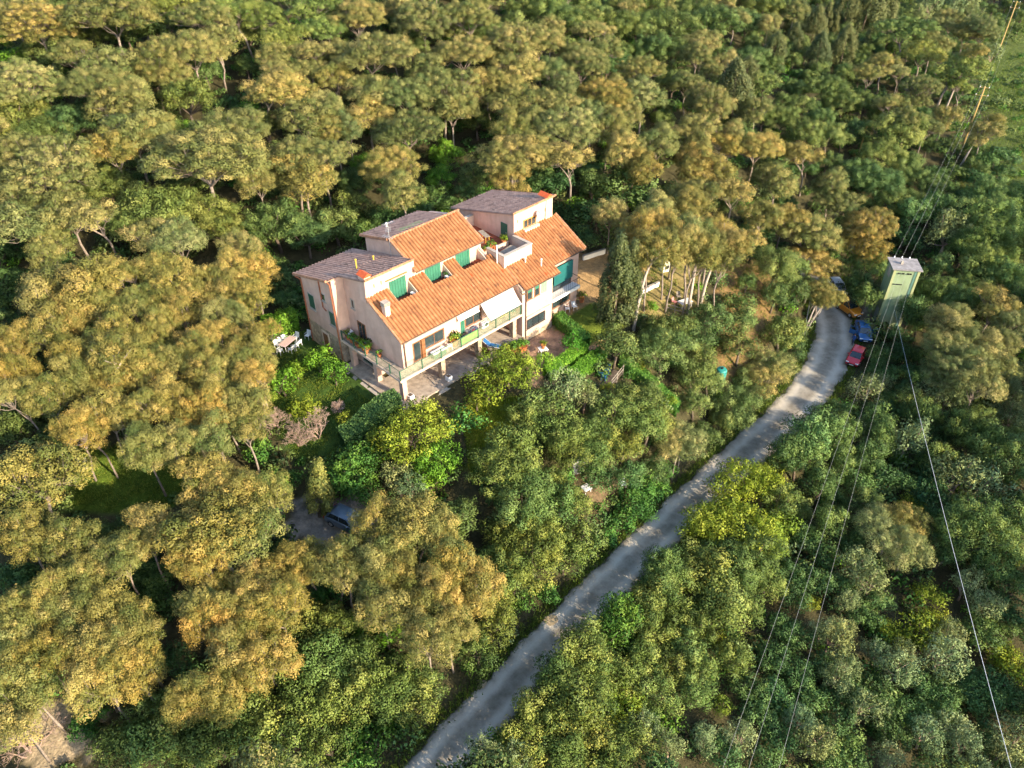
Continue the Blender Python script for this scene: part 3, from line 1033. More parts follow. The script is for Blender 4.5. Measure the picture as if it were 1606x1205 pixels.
FILL = """
P 165 1811 394 101
P 284 2013 393 101
O 1688 2387 334 70
O -835 1223 326 69
O 688 1710 166 35
P -6 1622 370 99
O 746 732 340 98
D 1227 2226 194 29
P -864 1333 277 88
P 445 1718 256 73
O 863 1780 196 39
P -661 1451 386 100
P -83 1640 368 98
P -478 1492 299 90
O 911 936 276 98
D 274 1632 229 33
D 650 1647 175 27
D 750 1800 203 30
P -332 1544 268 87
P 568 2246 295 90
P 119 1770 326 93
L 486 657 118 29
O 1466 2331 206 41
O 776 2272 257 57
O 721 812 257 103
O -631 1209 281 52
O 1067 2198 154 33
O -231 1480 315 67
O 469 1436 197 40
P -721 950 352 96
P 523 2187 314 92
D 888 1724 161 25
O 688 1535 201 40
O -663 950 293 63
O 1098 2076 209 41
O 570 1880 172 36
D 1431 2260 214 31
O 955 1812 233 45
O 937 1962 234 45
O -1002 1522 292 63
P 1147 2370 345 96
O 793 1210 155 33
P -293 1601 336 95
O 513 299 327 69
O -22 1361 192 39
P -155 1348 333 80
O 1302 2216 171 36
P -564 648 254 85
O 1384 2331 151 33
P 1520 2252 324 93
P -313 1058 242 71
P 369 1870 276 88
P 656 530 320 112
P 689 631 286 111
P -41 1428 287 76
O 431 2074 298 64
P -203 1617 385 100
P 16 1779 380 100
P 445 1612 280 75
P -765 1188 377 99
O -901 1510 311 66
O 529 399 247 106
P 633 2045 372 99
P -801 1459 362 98
P 1390 2387 329 94
P 924 1039 299 104
O -75 1453 270 50
P 704 2289 366 98
P 847 2368 287 89
D 720 1451 134 22
O -607 1254 273 51
O 402 1146 175 36
O 708 874 146 32
P -539 1438 351 96
O 797 768 261 103
D 1394 2236 156 25
P 761 934 232 114
D -384 1039 216 32
P 370 1784 325 79
O 69 1833 237 54
O 804 2160 339 71
O 1101 1995 234 45
P 588 423 308 104
O 476 1736 256 48
P 138 1676 303 77
O 1395 2285 163 34
P -675 1510 289 89
O 804 913 310 111
O -43 1501 177 37
P -757 1044 404 102
O 699 1741 175 36
D 915 1783 131 22
P -418 309 382 100
P 560 490 329 97
P -791 1525 382 100
D 713 1472 165 26
O -564 1513 289 63
P 681 2039 282 75
D 1133 2006 210 31
P 1655 2278 386 100
O 912 1984 213 42
O 945 2017 170 35
D 885 1621 233 33
P -377 717 249 72
O 797 1386 185 38
P -59 1549 229 70
O 729 664 224 111
P 337 1217 222 69
P 966 2396 377 99
O 457 1387 273 51
D 779 1929 199 30
P 873 2180 337 95
O 1236 2191 145 32
O 1145 2101 178 37
O -280 1307 187 38
O 927 2040 221 43
P 336 1148 220 69
P -418 1551 357 97
O -41 1792 236 53
P -599 808 269 87
P 1458 2190 317 92
D 455 1543 220 32
P 652 2006 254 72
P 375 1374 237 71
D 540 1031 144 23
P -405 1441 406 103
D 677 1590 195 29
D 441 1327 174 27
O -752 1356 245 47
D 482 1175 185 28
D 436 1878 268 38
O 444 292 338 71
D 738 1942 179 27
P -677 1178 230 70
O 474 995 148 32
P 494 1824 262 73
P -285 1125 280 75
O 246 1867 249 56
O 214 1300 170 36
P -504 486 282 88
O -676 1256 183 37
P 194 1740 383 100
D 959 2168 178 27
O 1349 2157 222 43
O -445 435 274 60
P 1116 2320 260 86
O 716 1918 226 44
O 613 1993 236 45
P 154 1168 258 73
D 86 1600 280 39
O 1455 2383 135 30
O 730 2047 227 44
P 392 2116 266 87
P -338 1365 288 76
P 942 2232 391 101
D 906 2144 230 33
O 1247 2081 168 35
D 963 1669 196 29
P 474 2111 365 98
O 144 1585 284 52
O 1268 2133 140 31
O -640 1027 199 40
D -647 1301 186 28
D 1083 2253 162 25
O 546 1056 178 37
D -567 1366 206 30
P 500 2063 261 86
O 628 1474 163 34
P 45 1615 336 80
O 781 1557 219 43
O 577 1495 170 35
O 1024 2304 358 75
L 523 538 122 30
P -120 190 367 98
O 1359 2351 206 41
O 526 1712 193 39
O 635 1172 229 44
O 927 1922 235 45
O 735 2221 273 60
D 741 1142 211 31
P -347 1428 266 74
O 609 1684 202 40
O 562 1563 178 37
D 933 2134 147 24
D 108 982 243 35
P 68 1347 226 70
L 552 622 144 34
D 625 1450 159 25
O -383 1360 286 53
P 1018 1052 303 106
O 963 1995 161 34
D 623 1661 148 24
O 879 865 321 97
P 563 2033 405 103
D -403 403 202 30
O 1120 2221 232 45
O -744 1550 228 52
O -688 1352 239 46
P 859 808 336 106
O 601 1168 225 44
P -542 556 346 96
D -82 415 188 28
D 335 1583 252 36
O -465 1361 262 49
O -498 1572 347 73
P 385 1980 366 98
D 621 1418 214 31
O 1268 2301 159 34
D -467 1112 208 31
O 37 1372 183 37
O 515 1181 236 45
O 829 2083 186 38
P 628 652 267 99
D 893 1532 194 29
O 758 2056 175 36
O 502 1753 181 37
D -257 1388 199 30
O 477 1860 250 47
D 801 1818 216 32
O 501 1896 192 39
O 332 1549 233 45
P 649 2202 401 102
P 309 1604 217 69
O -581 863 202 40
O 693 2082 227 52
O 1160 2064 134 30
O 985 2040 229 44
O 1172 2222 180 37
D -197 1317 277 39
O 738 2121 300 64
D 992 1975 151 24
O 555 1103 150 33
D -175 1457 263 37
O -427 1288 216 42
O 1151 2040 132 30
O 478 1343 185 38
O 897 1567 227 44
D 705 1575 162 25
O 696 1975 259 49
O -691 1218 178 37
D 701 1599 152 24
O 947 2293 222 51
D 993 1936 208 31
O 721 1884 172 36
P 0 1695 357 97
P -623 1361 219 69
D 569 1921 278 39
O 985 1787 145 32
P 584 543 349 100
O 1045 1850 143 31
P 871 1012 234 96
P 775 845 312 96
O -787 1338 237 45
L 94 231 190 41
O 814 2110 166 35
P 610 1752 315 78
O 736 1366 177 37
D 355 1719 273 38
P -529 1291 260 73
O 663 1894 197 39
O 895 2105 135 30
P 342 1333 197 67
O 553 2119 282 61
P 23 1286 208 68
O 201 1400 199 40
O -428 949 212 42
P -945 1387 317 92
D 449 1203 174 27
P -589 699 373 99
D 1230 2281 175 27
O 557 1821 184 38
D 1476 2372 192 29
P 401 1239 228 70
P 345 1430 320 79
P -127 1449 287 76
O 915 1724 166 35
P 1550 2345 383 100
P 783 2358 361 97
O 52 1543 198 40
O -656 986 235 45
O 1122 1964 168 35
O 763 2023 214 42
O 1026 2089 235 45
O 10 1401 278 52
P -179 1514 326 94
P 1601 2399 357 97
O 1041 2197 157 34
L 817 1146 132 31
D 173 1655 233 34
O 1120 2120 229 44
D 957 2068 150 24
P 364 2050 382 100
L 815 1093 180 39
O -708 1278 259 49
O 1590 2244 221 51
O -287 185 251 56
O 981 2098 194 39
D 783 1795 178 27
O 655 1525 233 45
O 317 248 244 55
P -127 1568 354 97
O 566 1965 262 49
O 910 1826 169 35
D 1255 2234 160 25
P 217 1979 286 89
O 718 1711 159 34
D 1051 2158 136 22
O -462 1255 278 52
P 839 968 294 106
D 1410 2322 158 25
P 454 1787 251 72
P 310 1835 257 86
O -95 1727 300 65
L 701 919 158 36
D 1016 1954 160 25
O 916 2109 161 34
O 526 1942 246 47
D 978 1903 162 25
P 206 1918 385 100
D 638 1119 227 33
Y 802 1166 107 19
D 811 1757 167 26
D 613 1491 170 26
O -395 441 291 53
P -953 1471 296 90
P 633 2273 273 87
D 525 1098 157 25
D 967 1728 201 30
O 1333 2391 312 67
O 1373 2123 136 30
O -374 1515 235 53
P -575 1041 297 77
O -364 302 184 38
P 561 346 302 112
P 1058 2363 291 89
O 600 1607 234 45
D 1107 2280 160 25
D 452 1163 145 23
O -117 1338 236 45
O 391 1472 262 49
O 794 2066 141 31
D -361 989 223 32
D -416 690 184 28
P 672 774 231 101
O 442 1937 269 59
D 572 1178 160 25
O 650 1918 185 38
D 1429 2334 154 25
D 458 521 137 23
D 1298 2362 236 34
O 632 596 349 102
O -550 1334 170 35
O -130 1169 172 36
O 1163 2281 175 36
D 733 913 159 25
D 256 1135 192 29
D 924 2197 163 25
O -10 1552 237 45
D 1308 2180 174 27
D -262 1344 201 30
D 680 1867 225 33
O 684 1409 208 41
O 284 508 133 30
O 225 934 224 44
P -91 1491 208 68
O 328 1044 212 42
O 922 1602 168 35
O 1099 2394 242 54
D 912 1862 212 31
D 714 1794 140 23
O 653 2112 307 66
D 416 1193 164 26
P 818 2225 364 98
D 912 1804 140 23
D 562 1355 171 26
D -224 1389 272 38
P 415 1831 323 79
D 976 2129 208 31
D 632 1602 180 27
O 117 1333 298 55
O 643 1490 131 30
P 101 1255 278 75
O 602 2105 289 63
D 1169 2105 167 26
D 1217 2074 183 28
O 162 1614 178 37
O 326 1293 258 49
P -239 1308 222 69
P 206 1674 219 69
P -162 1300 275 75
O 1191 2326 168 35
P -148 1660 290 89
O 1181 2021 192 39
O 1064 1101 236 103
O 764 796 231 105
P 822 2313 276 88
O -929 1336 283 61
O -267 1279 184 38
O 213 1085 239 46
O -379 922 217 43
O 140 1910 252 56
D 843 1840 222 32
O 753 1688 222 43
O -19 194 332 70
O 295 1352 208 41
P -895 1289 306 91
D -496 1096 241 34
O -136 1487 230 44
O 538 1368 131 30
Y 782 1031 165 27
D 1077 1883 236 34
O 881 2000 169 35
D 829 1995 169 26
O 623 1943 187 38
D 1431 2372 169 26
O -48 419 209 41
O 469 226 223 51
D 1463 2293 191 29
P 618 2152 290 89
O -41 1747 277 60
O -298 1267 264 50
O 756 1913 188 38
P -90 1318 214 69
P -826 1333 234 70
P -251 1136 225 70
O -781 1261 292 54
O 465 678 227 44
O 639 1963 172 36
D 704 1680 192 29
O -518 849 247 47
O 1246 2338 214 42
P -171 1408 332 80
P 882 1067 262 105
D 834 2054 190 29
D 793 1977 143 23
P 487 374 236 109
O 61 1512 260 49
P -662 888 388 101
P -282 717 206 68
O 190 1535 171 36
O 830 1562 148 32
D 512 1140 191 29
O 1359 2311 220 43
P -378 1622 276 88
D 941 1761 162 25
L 663 814 136 32
P -862 1403 382 100
O -510 1337 203 40
O 1057 1997 229 44
O 1192 2270 148 32
O -749 1320 197 40
D -381 1276 268 38
O -777 1399 322 68
P 287 1674 259 73
D -480 594 226 33
D -268 1448 237 34
P -226 1438 220 69
D 737 1833 150 24
D 751 1639 237 34
P -333 1498 267 87
P 981 2338 283 88
O 348 516 210 41
O 350 214 281 61
O 765 1754 161 34
P 725 590 328 100
P 297 1897 301 91
O -87 1367 244 46
O 642 468 334 99
P 887 2283 352 97
O 1166 1994 138 31
D 774 1961 152 24
P -235 1545 324 93
D -104 1398 210 31
P -629 1511 253 85
P 88 1721 290 89
O 552 1612 232 45
P 410 1755 267 74
P 325 1373 286 76
O 1341 2330 148 32
D 680 1800 203 30
D 782 1125 217 32
D 1262 2271 166 26
D 418 1068 192 29
D 426 1158 157 25
O 477 1584 219 43
O -200 1254 200 40
O 877 1883 219 43
O 469 1997 233 53
L 442 689 107 28
D 1064 1950 207 31
P 553 1858 208 68
O 1228 2031 182 37
P -165 1162 303 77
O 1300 2129 146 32
D 671 1494 135 22
P -51 1373 218 69
P 173 1386 241 71
D 547 1463 133 22
L 618 694 119 29
P 134 1368 245 72
O -495 1242 204 40
O -288 748 195 39
O 821 1784 162 34
O -428 812 178 37
O 969 983 269 115
P 1205 2371 303 91
O 643 857 170 35
P -314 1325 267 74
D 1242 2124 145 23
D 1009 2224 155 25
O -418 1326 265 50
O 730 1762 131 30
O 496 1479 247 47
D 160 1321 229 33
O 159 1235 196 39
O 1314 2087 158 34
P 114 1535 269 74
O 937 1848 203 40
D 185 1351 264 37
O 221 1358 207 41
D 1197 2298 142 23
P -773 1115 332 94
O -297 932 242 46
P -704 1405 350 96
O 1085 2030 162 34
P 1612 2320 305 91
D 866 1541 142 23
P 526 1643 245 72
O 783 1600 190 39
P 263 1813 321 93
D 300 1783 229 33
O 48 190 233 53
O 851 2008 139 31
D 778 1432 193 29
P -732 1243 271 74
D 907 2060 139 23
P 722 2346 271 87
O 981 1695 222 43
D 721 1175 169 26
O 606 1532 217 42
O 1322 2308 191 39
O 418 1513 176 36
D 1202 2243 236 34
D 881 1851 167 26
P -235 1262 292 76
O 1060 2263 205 41
P -554 835 296 77
O 779 2087 157 34
O 1267 2106 165 35
O 734 1294 176 36
O -787 1299 214 42
D 421 1105 131 22
D 1292 2255 192 29
D 789 1629 229 33
P -238 1677 256 85
D 1002 1910 137 23
P 829 1047 258 111
O -370 256 253 56
O 677 1103 135 30
P -275 1089 224 69
D 1141 2247 187 28
O 1027 2142 145 32
D 901 2018 201 30
O 986 2166 161 34
D 623 1331 188 28
O 493 1623 205 41
O 862 2065 218 43
O 317 1000 227 44
O 668 1673 217 42
D -453 659 180 27
O 570 1080 146 32
P 705 2008 211 68
P -334 1106 225 70
O 889 1770 175 36
P 436 2155 257 86
O 930 2072 142 31
D 993 2199 178 27
O 851 1897 165 35
P -300 1403 223 69
P 509 1552 209 68
O 1405 2183 215 42
O 880 1809 198 40
O 721 1656 155 33
P -614 876 202 67
P -337 1269 278 75
O 541 1889 189 38
O 789 1313 152 33
P 287 1740 284 75
P 652 691 261 98
O 194 1276 170 36
D 325 1246 175 27
P 115 1636 270 74
D 1107 2173 160 25
O -286 1364 235 45
O -664 1209 174 36
L 601 661 120 30
O 784 1231 159 34
O 1040 2225 169 35
O -385 859 283 52
O -551 1250 270 50
P -655 807 271 87
O 540 1578 178 37
O 1027 2005 161 34
O -145 1717 296 64
P 398 1909 269 87
O 1069 2046 155 33
P 119 831 202 67
D 1021 2167 135 22
P -587 1334 297 77
O 1185 2053 146 32
O 1084 2173 146 32
O 421 227 322 68
D 546 1436 148 24
P 908 2371 274 87
O 1042 1969 137 31
O 957 2107 166 35
O 854 1814 178 37
O 784 2043 180 37
P 231 1555 202 67
P -908 1444 272 87
O 485 1937 229 52
D 562 1516 157 25
D 754 1590 204 30
O 771 1462 158 34
O 541 1327 168 35
P -701 1019 282 88
O 982 2010 166 35
O 865 2103 200 40
P -834 1155 290 89
O -463 1311 296 54
D -558 730 202 30
O 567 1264 179 37
P 1733 2354 274 88
O -637 765 222 51
P 792 676 271 114
O 733 1606 157 34
O 722 951 196 39
P -566 784 198 67
O 762 1832 196 39
O 1097 1903 153 33
O 1290 2153 161 34
O 364 994 147 32
O -326 388 201 40
P -484 1418 267 87
O 940 1684 159 34
P -485 531 277 88
D 1093 2209 149 24
O -379 1136 174 36
D 1130 2183 178 27
D 705 1205 210 31
D 578 750 184 28
O 956 937 229 98
O 723 1632 179 37
D 1364 2196 217 32
O 1372 2274 162 34
O 799 987 230 112
P -437 1221 295 76
O 531 1407 187 38
O 516 1427 150 33
"""
CP = np.array([[-85.7,140.3,30.0],[-63.9,139.5,30.0],[-43.9,143.7,29.0],[-22.8,150.2,27.5],[0.2,161.6,25.0],[28.0,180.2,21.0],[62.9,203.4,16.0],[104.9,226.4,11.0],[149.1,239.5,8.0],[-78.0,99.7,27.0],[-60.9,105.6,25.0],[-38.5,87.6,19.0],[-26.7,105.2,20.5],[-9.6,116.9,21.0],[10.4,124.3,18.5],[34.0,136.3,14.5],[50.3,131.3,10.5],[-25.8,88.4,16.0],[-17.5,99.0,16.5],[-3.6,103.2,16.5],[8.8,99.8,15.0],[17.3,94.9,12.5],[34.1,108.5,9.0],[48.2,110.0,5.0],[81.1,132.0,5.0],[122.6,199.4,5.5],[84.3,118.7,4.0],[67.4,113.4,3.2],[69.0,86.4,0.0],[62.9,95.0,1.0],[52.0,85.3,-0.3],[43.8,77.3,0.0],[46.5,90.4,0.8],[46.4,96.1,1.6],[36.6,72.5,0.2],[30.3,64.7,0.9],[23.4,57.7,1.7],[15.8,49.6,2.8],[8.0,41.2,4.0],[2.7,34.5,4.8],[-2.2,28.4,5.3],[-5.1,24.4,5.6],[-8.5,20.0,6.0],[37.9,62.2,-0.8],[47.0,62.8,-1.5],[55.7,58.1,-2.0],[26.4,43.9,0.3],[34.7,41.3,-1.2],[46.0,39.1,-3.0],[17.3,31.1,1.0],[26.7,27.2,-1.5],[39.6,28.2,-4.0],[8.8,25.3,3.0],[56.8,46.8,-4.0],[84.3,87.7,-1.0],[119.8,147.8,4.0],[9.5,75.8,12.1],[11.2,69.9,11.5],[15.5,81.1,11.5],[19.7,77.3,10.2],[18.4,84.8,11.2],[28.6,76.8,6.8],[30.9,86.7,7.2],[21.4,68.4,7.3],[13.1,61.7,9.0],[8.8,59.5,10.8],[16.1,58.1,6.8],[28.0,68.8,3.2],[4.3,60.9,12.2],[-1.4,56.7,12.3],[-2.6,51.2,10.7],[-6.2,53.7,11.7],[-9.6,51.4,11.4],[5.5,47.7,7.6],[10.6,49.8,6.2],[1.4,42.5,6.8],[8.3,52.5,8.6],[11.7,48.0,4.6],[-14.8,55.9,12.3],[-23.0,63.0,12.9],[-22.5,57.7,12.5],[-17.5,49.9,11.3],[-21.6,47.3,10.7],[-13.6,45.3,9.5],[-13.7,42.5,9.0],[-18.9,44.1,9.3],[-8.7,38.8,7.3],[-5.2,33.5,6.4],[-32.3,61.4,13.0],[-33.6,46.8,11.0],[-45.3,56.8,13.5],[-54.9,70.3,16.0],[-45.8,73.4,16.5],[-32.4,74.9,15.5],[-56.0,48.6,13.0],[-31.1,25.9,7.0],[-29.8,35.1,8.6],[-40.5,37.5,9.5],[-22.0,32.9,7.6],[-14.1,28.4,6.4],[-22.0,24.1,6.0],[-45.8,28.3,7.0],[-36.6,18.8,5.0],[-12.1,16.8,5.0],[3.6,17.0,4.0],[26.4,19.1,-3.0],[-220.0,180.0,44.0],[-120.0,280.0,52.0],[0.0,330.0,46.0],[120.0,380.0,30.0],[250.0,330.0,14.0],[250.0,200.0,6.0],[200.0,80.0,-4.0],[120.0,20.0,-6.0],[-150.0,60.0,24.0],[-150.0,-40.0,8.0],[0.0,-60.0,3.0],[100.0,-60.0,-6.0],[-160.0,110.0,33.0]])
RS = np.array([[-8.4,19.62,6.1,1.9],[-7.96,20.28,6.03,1.9],[-7.35,21.21,5.93,1.9],[-6.63,22.29,5.81,1.9],[-5.87,23.39,5.7,1.9],[-5.14,24.39,5.6,1.9],[-4.46,25.25,5.53,1.89],[-3.76,26.06,5.48,1.88],[-3.04,26.86,5.42,1.87],[-2.29,27.71,5.37,1.86],[-1.5,28.64,5.3,1.85],[-0.9,29.36,5.24,1.85],[-0.28,30.12,5.18,1.84],[0.35,30.9,5.12,1.84],[1.0,31.71,5.05,1.84],[1.68,32.54,4.97,1.84],[2.39,33.4,4.89,1.84],[3.12,34.28,4.8,1.85],[3.79,35.06,4.72,1.86],[4.47,35.85,4.63,1.87],[5.16,36.66,4.54,1.88],[5.88,37.48,4.44,1.89],[6.62,38.33,4.34,1.9],[7.39,39.21,4.24,1.92],[8.19,40.11,4.12,1.93],[9.02,41.06,4.0,1.95],[9.66,41.78,3.91,1.96],[10.31,42.53,3.8,1.97],[10.99,43.3,3.7,1.99],[11.69,44.09,3.59,2.0],[12.4,44.89,3.48,2.01],[13.12,45.71,3.36,2.03],[13.84,46.53,3.25,2.04],[14.57,47.34,3.13,2.05],[15.3,48.15,3.02,2.07],[16.02,48.96,2.91,2.08],[16.73,49.74,2.8,2.1],[17.44,50.52,2.7,2.12],[18.15,51.3,2.59,2.13],[18.87,52.08,2.48,2.15],[19.59,52.86,2.38,2.17],[20.31,53.63,2.28,2.19],[21.03,54.41,2.17,2.21],[21.74,55.17,2.07,2.23],[22.46,55.93,1.98,2.24],[23.16,56.69,1.88,2.26],[23.87,57.43,1.79,2.28],[24.56,58.16,1.7,2.3],[25.32,58.96,1.61,2.32],[26.09,59.74,1.52,2.34],[26.86,60.51,1.43,2.36],[27.62,61.28,1.35,2.38],[28.37,62.03,1.27,2.41],[29.12,62.78,1.19,2.43],[29.85,63.53,1.12,2.45],[30.56,64.27,1.05,2.47],[31.26,65.02,0.97,2.48],[31.93,65.76,0.9,2.5],[32.64,66.59,0.82,2.52],[33.34,67.41,0.74,2.53],[34.01,68.23,0.66,2.54],[34.67,69.04,0.58,2.55],[35.3,69.85,0.5,2.56],[35.92,70.66,0.43,2.57],[36.52,71.46,0.36,2.58],[37.1,72.26,0.3,2.59],[37.66,73.05,0.25,2.6],[38.28,73.95,0.2,2.62],[38.89,74.85,0.16,2.64],[39.48,75.74,0.12,2.67],[40.04,76.63,0.09,2.69],[40.58,77.51,0.07,2.71],[41.08,78.37,0.06,2.73],[41.53,79.2,0.05,2.75],[41.95,80.0,0.05,2.75],[42.51,81.21,0.07,2.74],[42.96,82.34,0.11,2.72],[43.33,83.43,0.16,2.69],[43.62,84.5,0.23,2.64],[43.85,85.57,0.3,2.6],[43.99,86.62,0.38,2.55],[44.03,87.63,0.47,2.49],[44.02,88.64,0.57,2.43],[43.98,89.68,0.68,2.36],[43.95,90.79,0.8,2.3],[43.94,91.81,0.92,2.25],[43.93,92.91,1.05,2.2],[43.9,94.04,1.19,2.14],[43.87,95.14,1.33,2.09],[43.81,96.17,1.47,2.04],[43.74,97.07,1.6,2.0],[43.49,98.58,1.87,1.92],[43.18,99.79,2.12,1.85],[42.96,100.61,2.3,1.8]])
CLEAR = {"lawn_left":[[-39.0,49.6],[-29.7,50.7],[-27.1,46.0],[-30.2,42.8],[-37.1,43.2]],"drive":[[-33.9,27.2],[-31.8,28.9],[-28.5,26.0],[-28.6,23.8],[-32.9,23.8]],"garden":[[-26.5,65.4],[-21.7,65.9],[-9.6,53.4],[-11.7,50.0],[-15.1,48.8],[-18.9,48.1],[-22.7,52.9]],"yard":[[7.7,82.0],[12.7,84.5],[10.9,67.3],[8.4,63.0],[5.3,66.7]],"yard2":[[15.2,85.2],[24.2,88.7],[22.3,74.2],[13.3,69.5]],"lawn_mid":[[-4.9,53.5],[1.0,56.2],[0.4,50.9],[-3.6,46.9]],"patio":[[1.2,65.6],[6.6,65.5],[4.9,59.3],[1.7,57.7]],"shed":[[5.0,49.3],[8.1,50.4],[11.4,51.1],[11.3,49.6],[7.3,46.9]],"slope":[[27.1,85.8],[37.2,95.6],[33.4,80.0],[28.2,69.3],[22.6,66.0]],"parking":[[-20.1,45.1],[-11.8,44.7],[-11.5,41.3],[-18.8,41.1]],"field":[[111.2,211.0],[149.1,239.5],[150.2,210.0],[105.2,114.9],[81.1,108.2],[74.6,113.4],[76.5,122.9],[90.9,144.2],[104.4,173.6]],"tower":[[46.4,83.3],[53.3,84.2],[55.5,89.8],[49.0,90.8]]}
# ------------------------------------------------------------------ terrain
AZ = R(44.37); HO = np.array([-10.0811, 53.7241]); HA = np.array([math.cos(AZ), math.sin(AZ)]); HB = np.array([-math.sin(AZ), math.cos(AZ)])
def tps_fit(cp, lam=6.0):
    n = len(cp); X = cp[:, :2] / 50.; d = np.linalg.norm(X[:, None] - X[None], axis=2)
    K = np.where(d > 0, d*d*np.log(d + 1e-12), 0) + np.eye(n)*lam*1e-3; Pm = np.c_[np.ones(n), X]
    M = np.zeros((n+3, n+3)); M[:n, :n] = K; M[:n, n:] = Pm; M[n:, :n] = Pm.T
    return X, np.linalg.solve(M, np.r_[cp[:, 2], 0, 0, 0])
TX, TW = tps_fit(CP)
def sm(x): x = np.clip(x, 0, 1); return x*x*(3 - 2*x)
def road_dist(x, y):
    q = np.c_[x, y]; dd = np.linalg.norm(q[:, None] - RS[None, :, :2], axis=2); k = dd.argmin(1); return dd[np.arange(len(k)), k], k
def house_ab(x, y): dx, dy = x - HO[0], y - HO[1]; return dx*HA[0] + dy*HA[1], dx*HB[0] + dy*HB[1]
def terrain(x, y):
    x = np.atleast_1d(np.asarray(x, float)); y = np.atleast_1d(np.asarray(y, float)); z = np.empty_like(x)
    for s in range(0, len(x), 4000):
        q = np.c_[x[s:s+4000], y[s:s+4000]] / 50.; d = np.linalg.norm(q[:, None] - TX[None], axis=2)
        z[s:s+4000] = np.where(d > 0, d*d*np.log(d + 1e-12), 0) @ TW[:-3] + TW[-3] + q @ TW[-2:]
        dm, k = road_dist(x[s:s+4000], y[s:s+4000])
        w = 1 - sm((dm - RS[k, 3] - .6) / 3.0); z[s:s+4000] = z[s:s+4000]*(1-w) + RS[k, 2]*w
    a, b = house_ab(x, y)
    da = np.maximum(np.maximum(-1.5 - a, a - 25.5), 0); db = np.maximum(np.maximum(-2.5 - b, b - 15.5), 0)
    w = 1 - sm((np.hypot(da, db) - .3) / 4.); zp = 13 - .18 - .75*sm((a - 11.5)/4.5)*(1 - sm((b - 6)/5))
    return z*(1-w) + zp*w
def tz(x, y): return float(terrain(x, y)[0])
def in_poly(x, y, poly):
    r = np.zeros(len(x), bool); n = len(poly); j = n-1
    for i in range(n):
        (xi, yi), (xj, yj) = poly[i], poly[j]
        c = ((yi > y) != (yj > y)) & (x < (xj - xi)*(y - yi)/((yj - yi) or 1e-9) + xi); r ^= c; j = i
    return r
rng = np.random.default_rng(5)
def axis(lo, a, b, hi, st):
    core = list(np.arange(a, b + .01, st)); s = st; p = a; left = []
    while p > lo: s *= 1.16; p -= s; left.append(p)
    s = st; p = core[-1]; right = []
    while p < hi: s *= 1.16; p += s; right.append(p)
    return np.array(left[::-1] + core + right)
gx = axis(-420, -75, 60, 520, .65); gy = axis(-160, 16, 120, 640, .65)
X, Y = np.meshgrid(gx, gy); xs, ys = X.ravel(), Y.ravel()
zs = terrain(xs, ys)
dm_, k_ = np.concatenate([road_dist(xs[s:s+4000], ys[s:s+4000])[0] for s in range(0, len(xs), 4000)]), None
zs = zs + np.where(dm_ > 4, rng.normal(0, .05, len(zs)), 0)
zs -= .12 * (1 - sm((dm_ - 1.0) / 2.2))
nx, ny = len(gx), len(gy)
idx = np.arange(nx*ny).reshape(ny, nx)
q = np.stack([idx[:-1, :-1], idx[:-1, 1:], idx[1:, 1:], idx[1:, :-1]], -1).reshape(-1, 4)
# what covers the ground: leaf litter, lawn, bare soil, gravel
GC = np.tile(np.array([.060, .055, .028]), (len(xs), 1))
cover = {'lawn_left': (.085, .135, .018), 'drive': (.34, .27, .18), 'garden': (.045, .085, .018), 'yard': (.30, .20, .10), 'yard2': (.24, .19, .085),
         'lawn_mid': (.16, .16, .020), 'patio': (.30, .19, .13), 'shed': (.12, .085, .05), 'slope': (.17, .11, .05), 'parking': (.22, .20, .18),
         'field': (.080, .105, .030), 'tower': (.20, .17, .13)}
jx = xs + rng.normal(0, .35, len(xs)); jy = ys + rng.normal(0, .35, len(xs))
for k, c in cover.items():
    i = in_poly(jx, jy, CLEAR[k]); GC[i] = np.array(c)
a_, b_ = house_ab(xs, ys)
i = (a_ > 15) & (a_ < 21) & (b_ < -.2) & (b_ > -7); GC[i] = (.30, .20, .14)
i = (a_ > 24.5) & (a_ < 34) & (b_ > -2) & (b_ < 9.5); GC[i] = (.30, .20, .10)
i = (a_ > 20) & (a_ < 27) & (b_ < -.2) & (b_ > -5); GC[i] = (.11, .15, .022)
gm = bpy.data.materials.new('ground_cover'); gm.use_nodes = True; N = gm.node_tree.nodes; Lk = gm.node_tree.links; p = N["Principled BSDF"]
p.inputs["Roughness"].default_value = .95; p.inputs["Specular IOR Level"].default_value = .1
at = N.new("ShaderNodeAttribute"); at.attribute_name = 'cover'; tc = N.new("ShaderNodeTexCoord")
n1 = N.new("ShaderNodeTexNoise"); n1.inputs["Scale"].default_value = 1.1; n1.inputs["Detail"].default_value = 9; n1.inputs["Roughness"].default_value = .72
Lk.new(tc.outputs["Object"], n1.inputs["Vector"])
cr = N.new("ShaderNodeValToRGB"); cr.color_ramp.elements[0].position = .28; cr.color_ramp.elements[0].color = (.42, .45, .45, 1)
cr.color_ramp.elements[1].position = .72; cr.color_ramp.elements[1].color = (1.45, 1.4, 1.3, 1); Lk.new(n1.outputs["Fac"], cr.inputs["Fac"])
mx = N.new("ShaderNodeMix"); mx.data_type = 'RGBA'; mx.blend_type = 'MULTIPLY'; mx.inputs[0].default_value = 1
Lk.new(at.outputs["Color"], mx.inputs[6]); Lk.new(cr.outputs["Color"], mx.inputs[7]); Lk.new(mx.outputs[2], p.inputs["Base Color"])
n2 = N.new("ShaderNodeTexNoise"); n2.inputs["Scale"].default_value = 5; n2.inputs["Detail"].default_value = 8; Lk.new(tc.outputs["Object"], n2.inputs["Vector"])
bp = N.new("ShaderNodeBump"); bp.inputs["Strength"].default_value = .8; bp.inputs["Distance"].default_value = .15
Lk.new(n2.outputs["Fac"], bp.inputs["Height"]); Lk.new(bp.outputs["Normal"], p.inputs["Normal"])
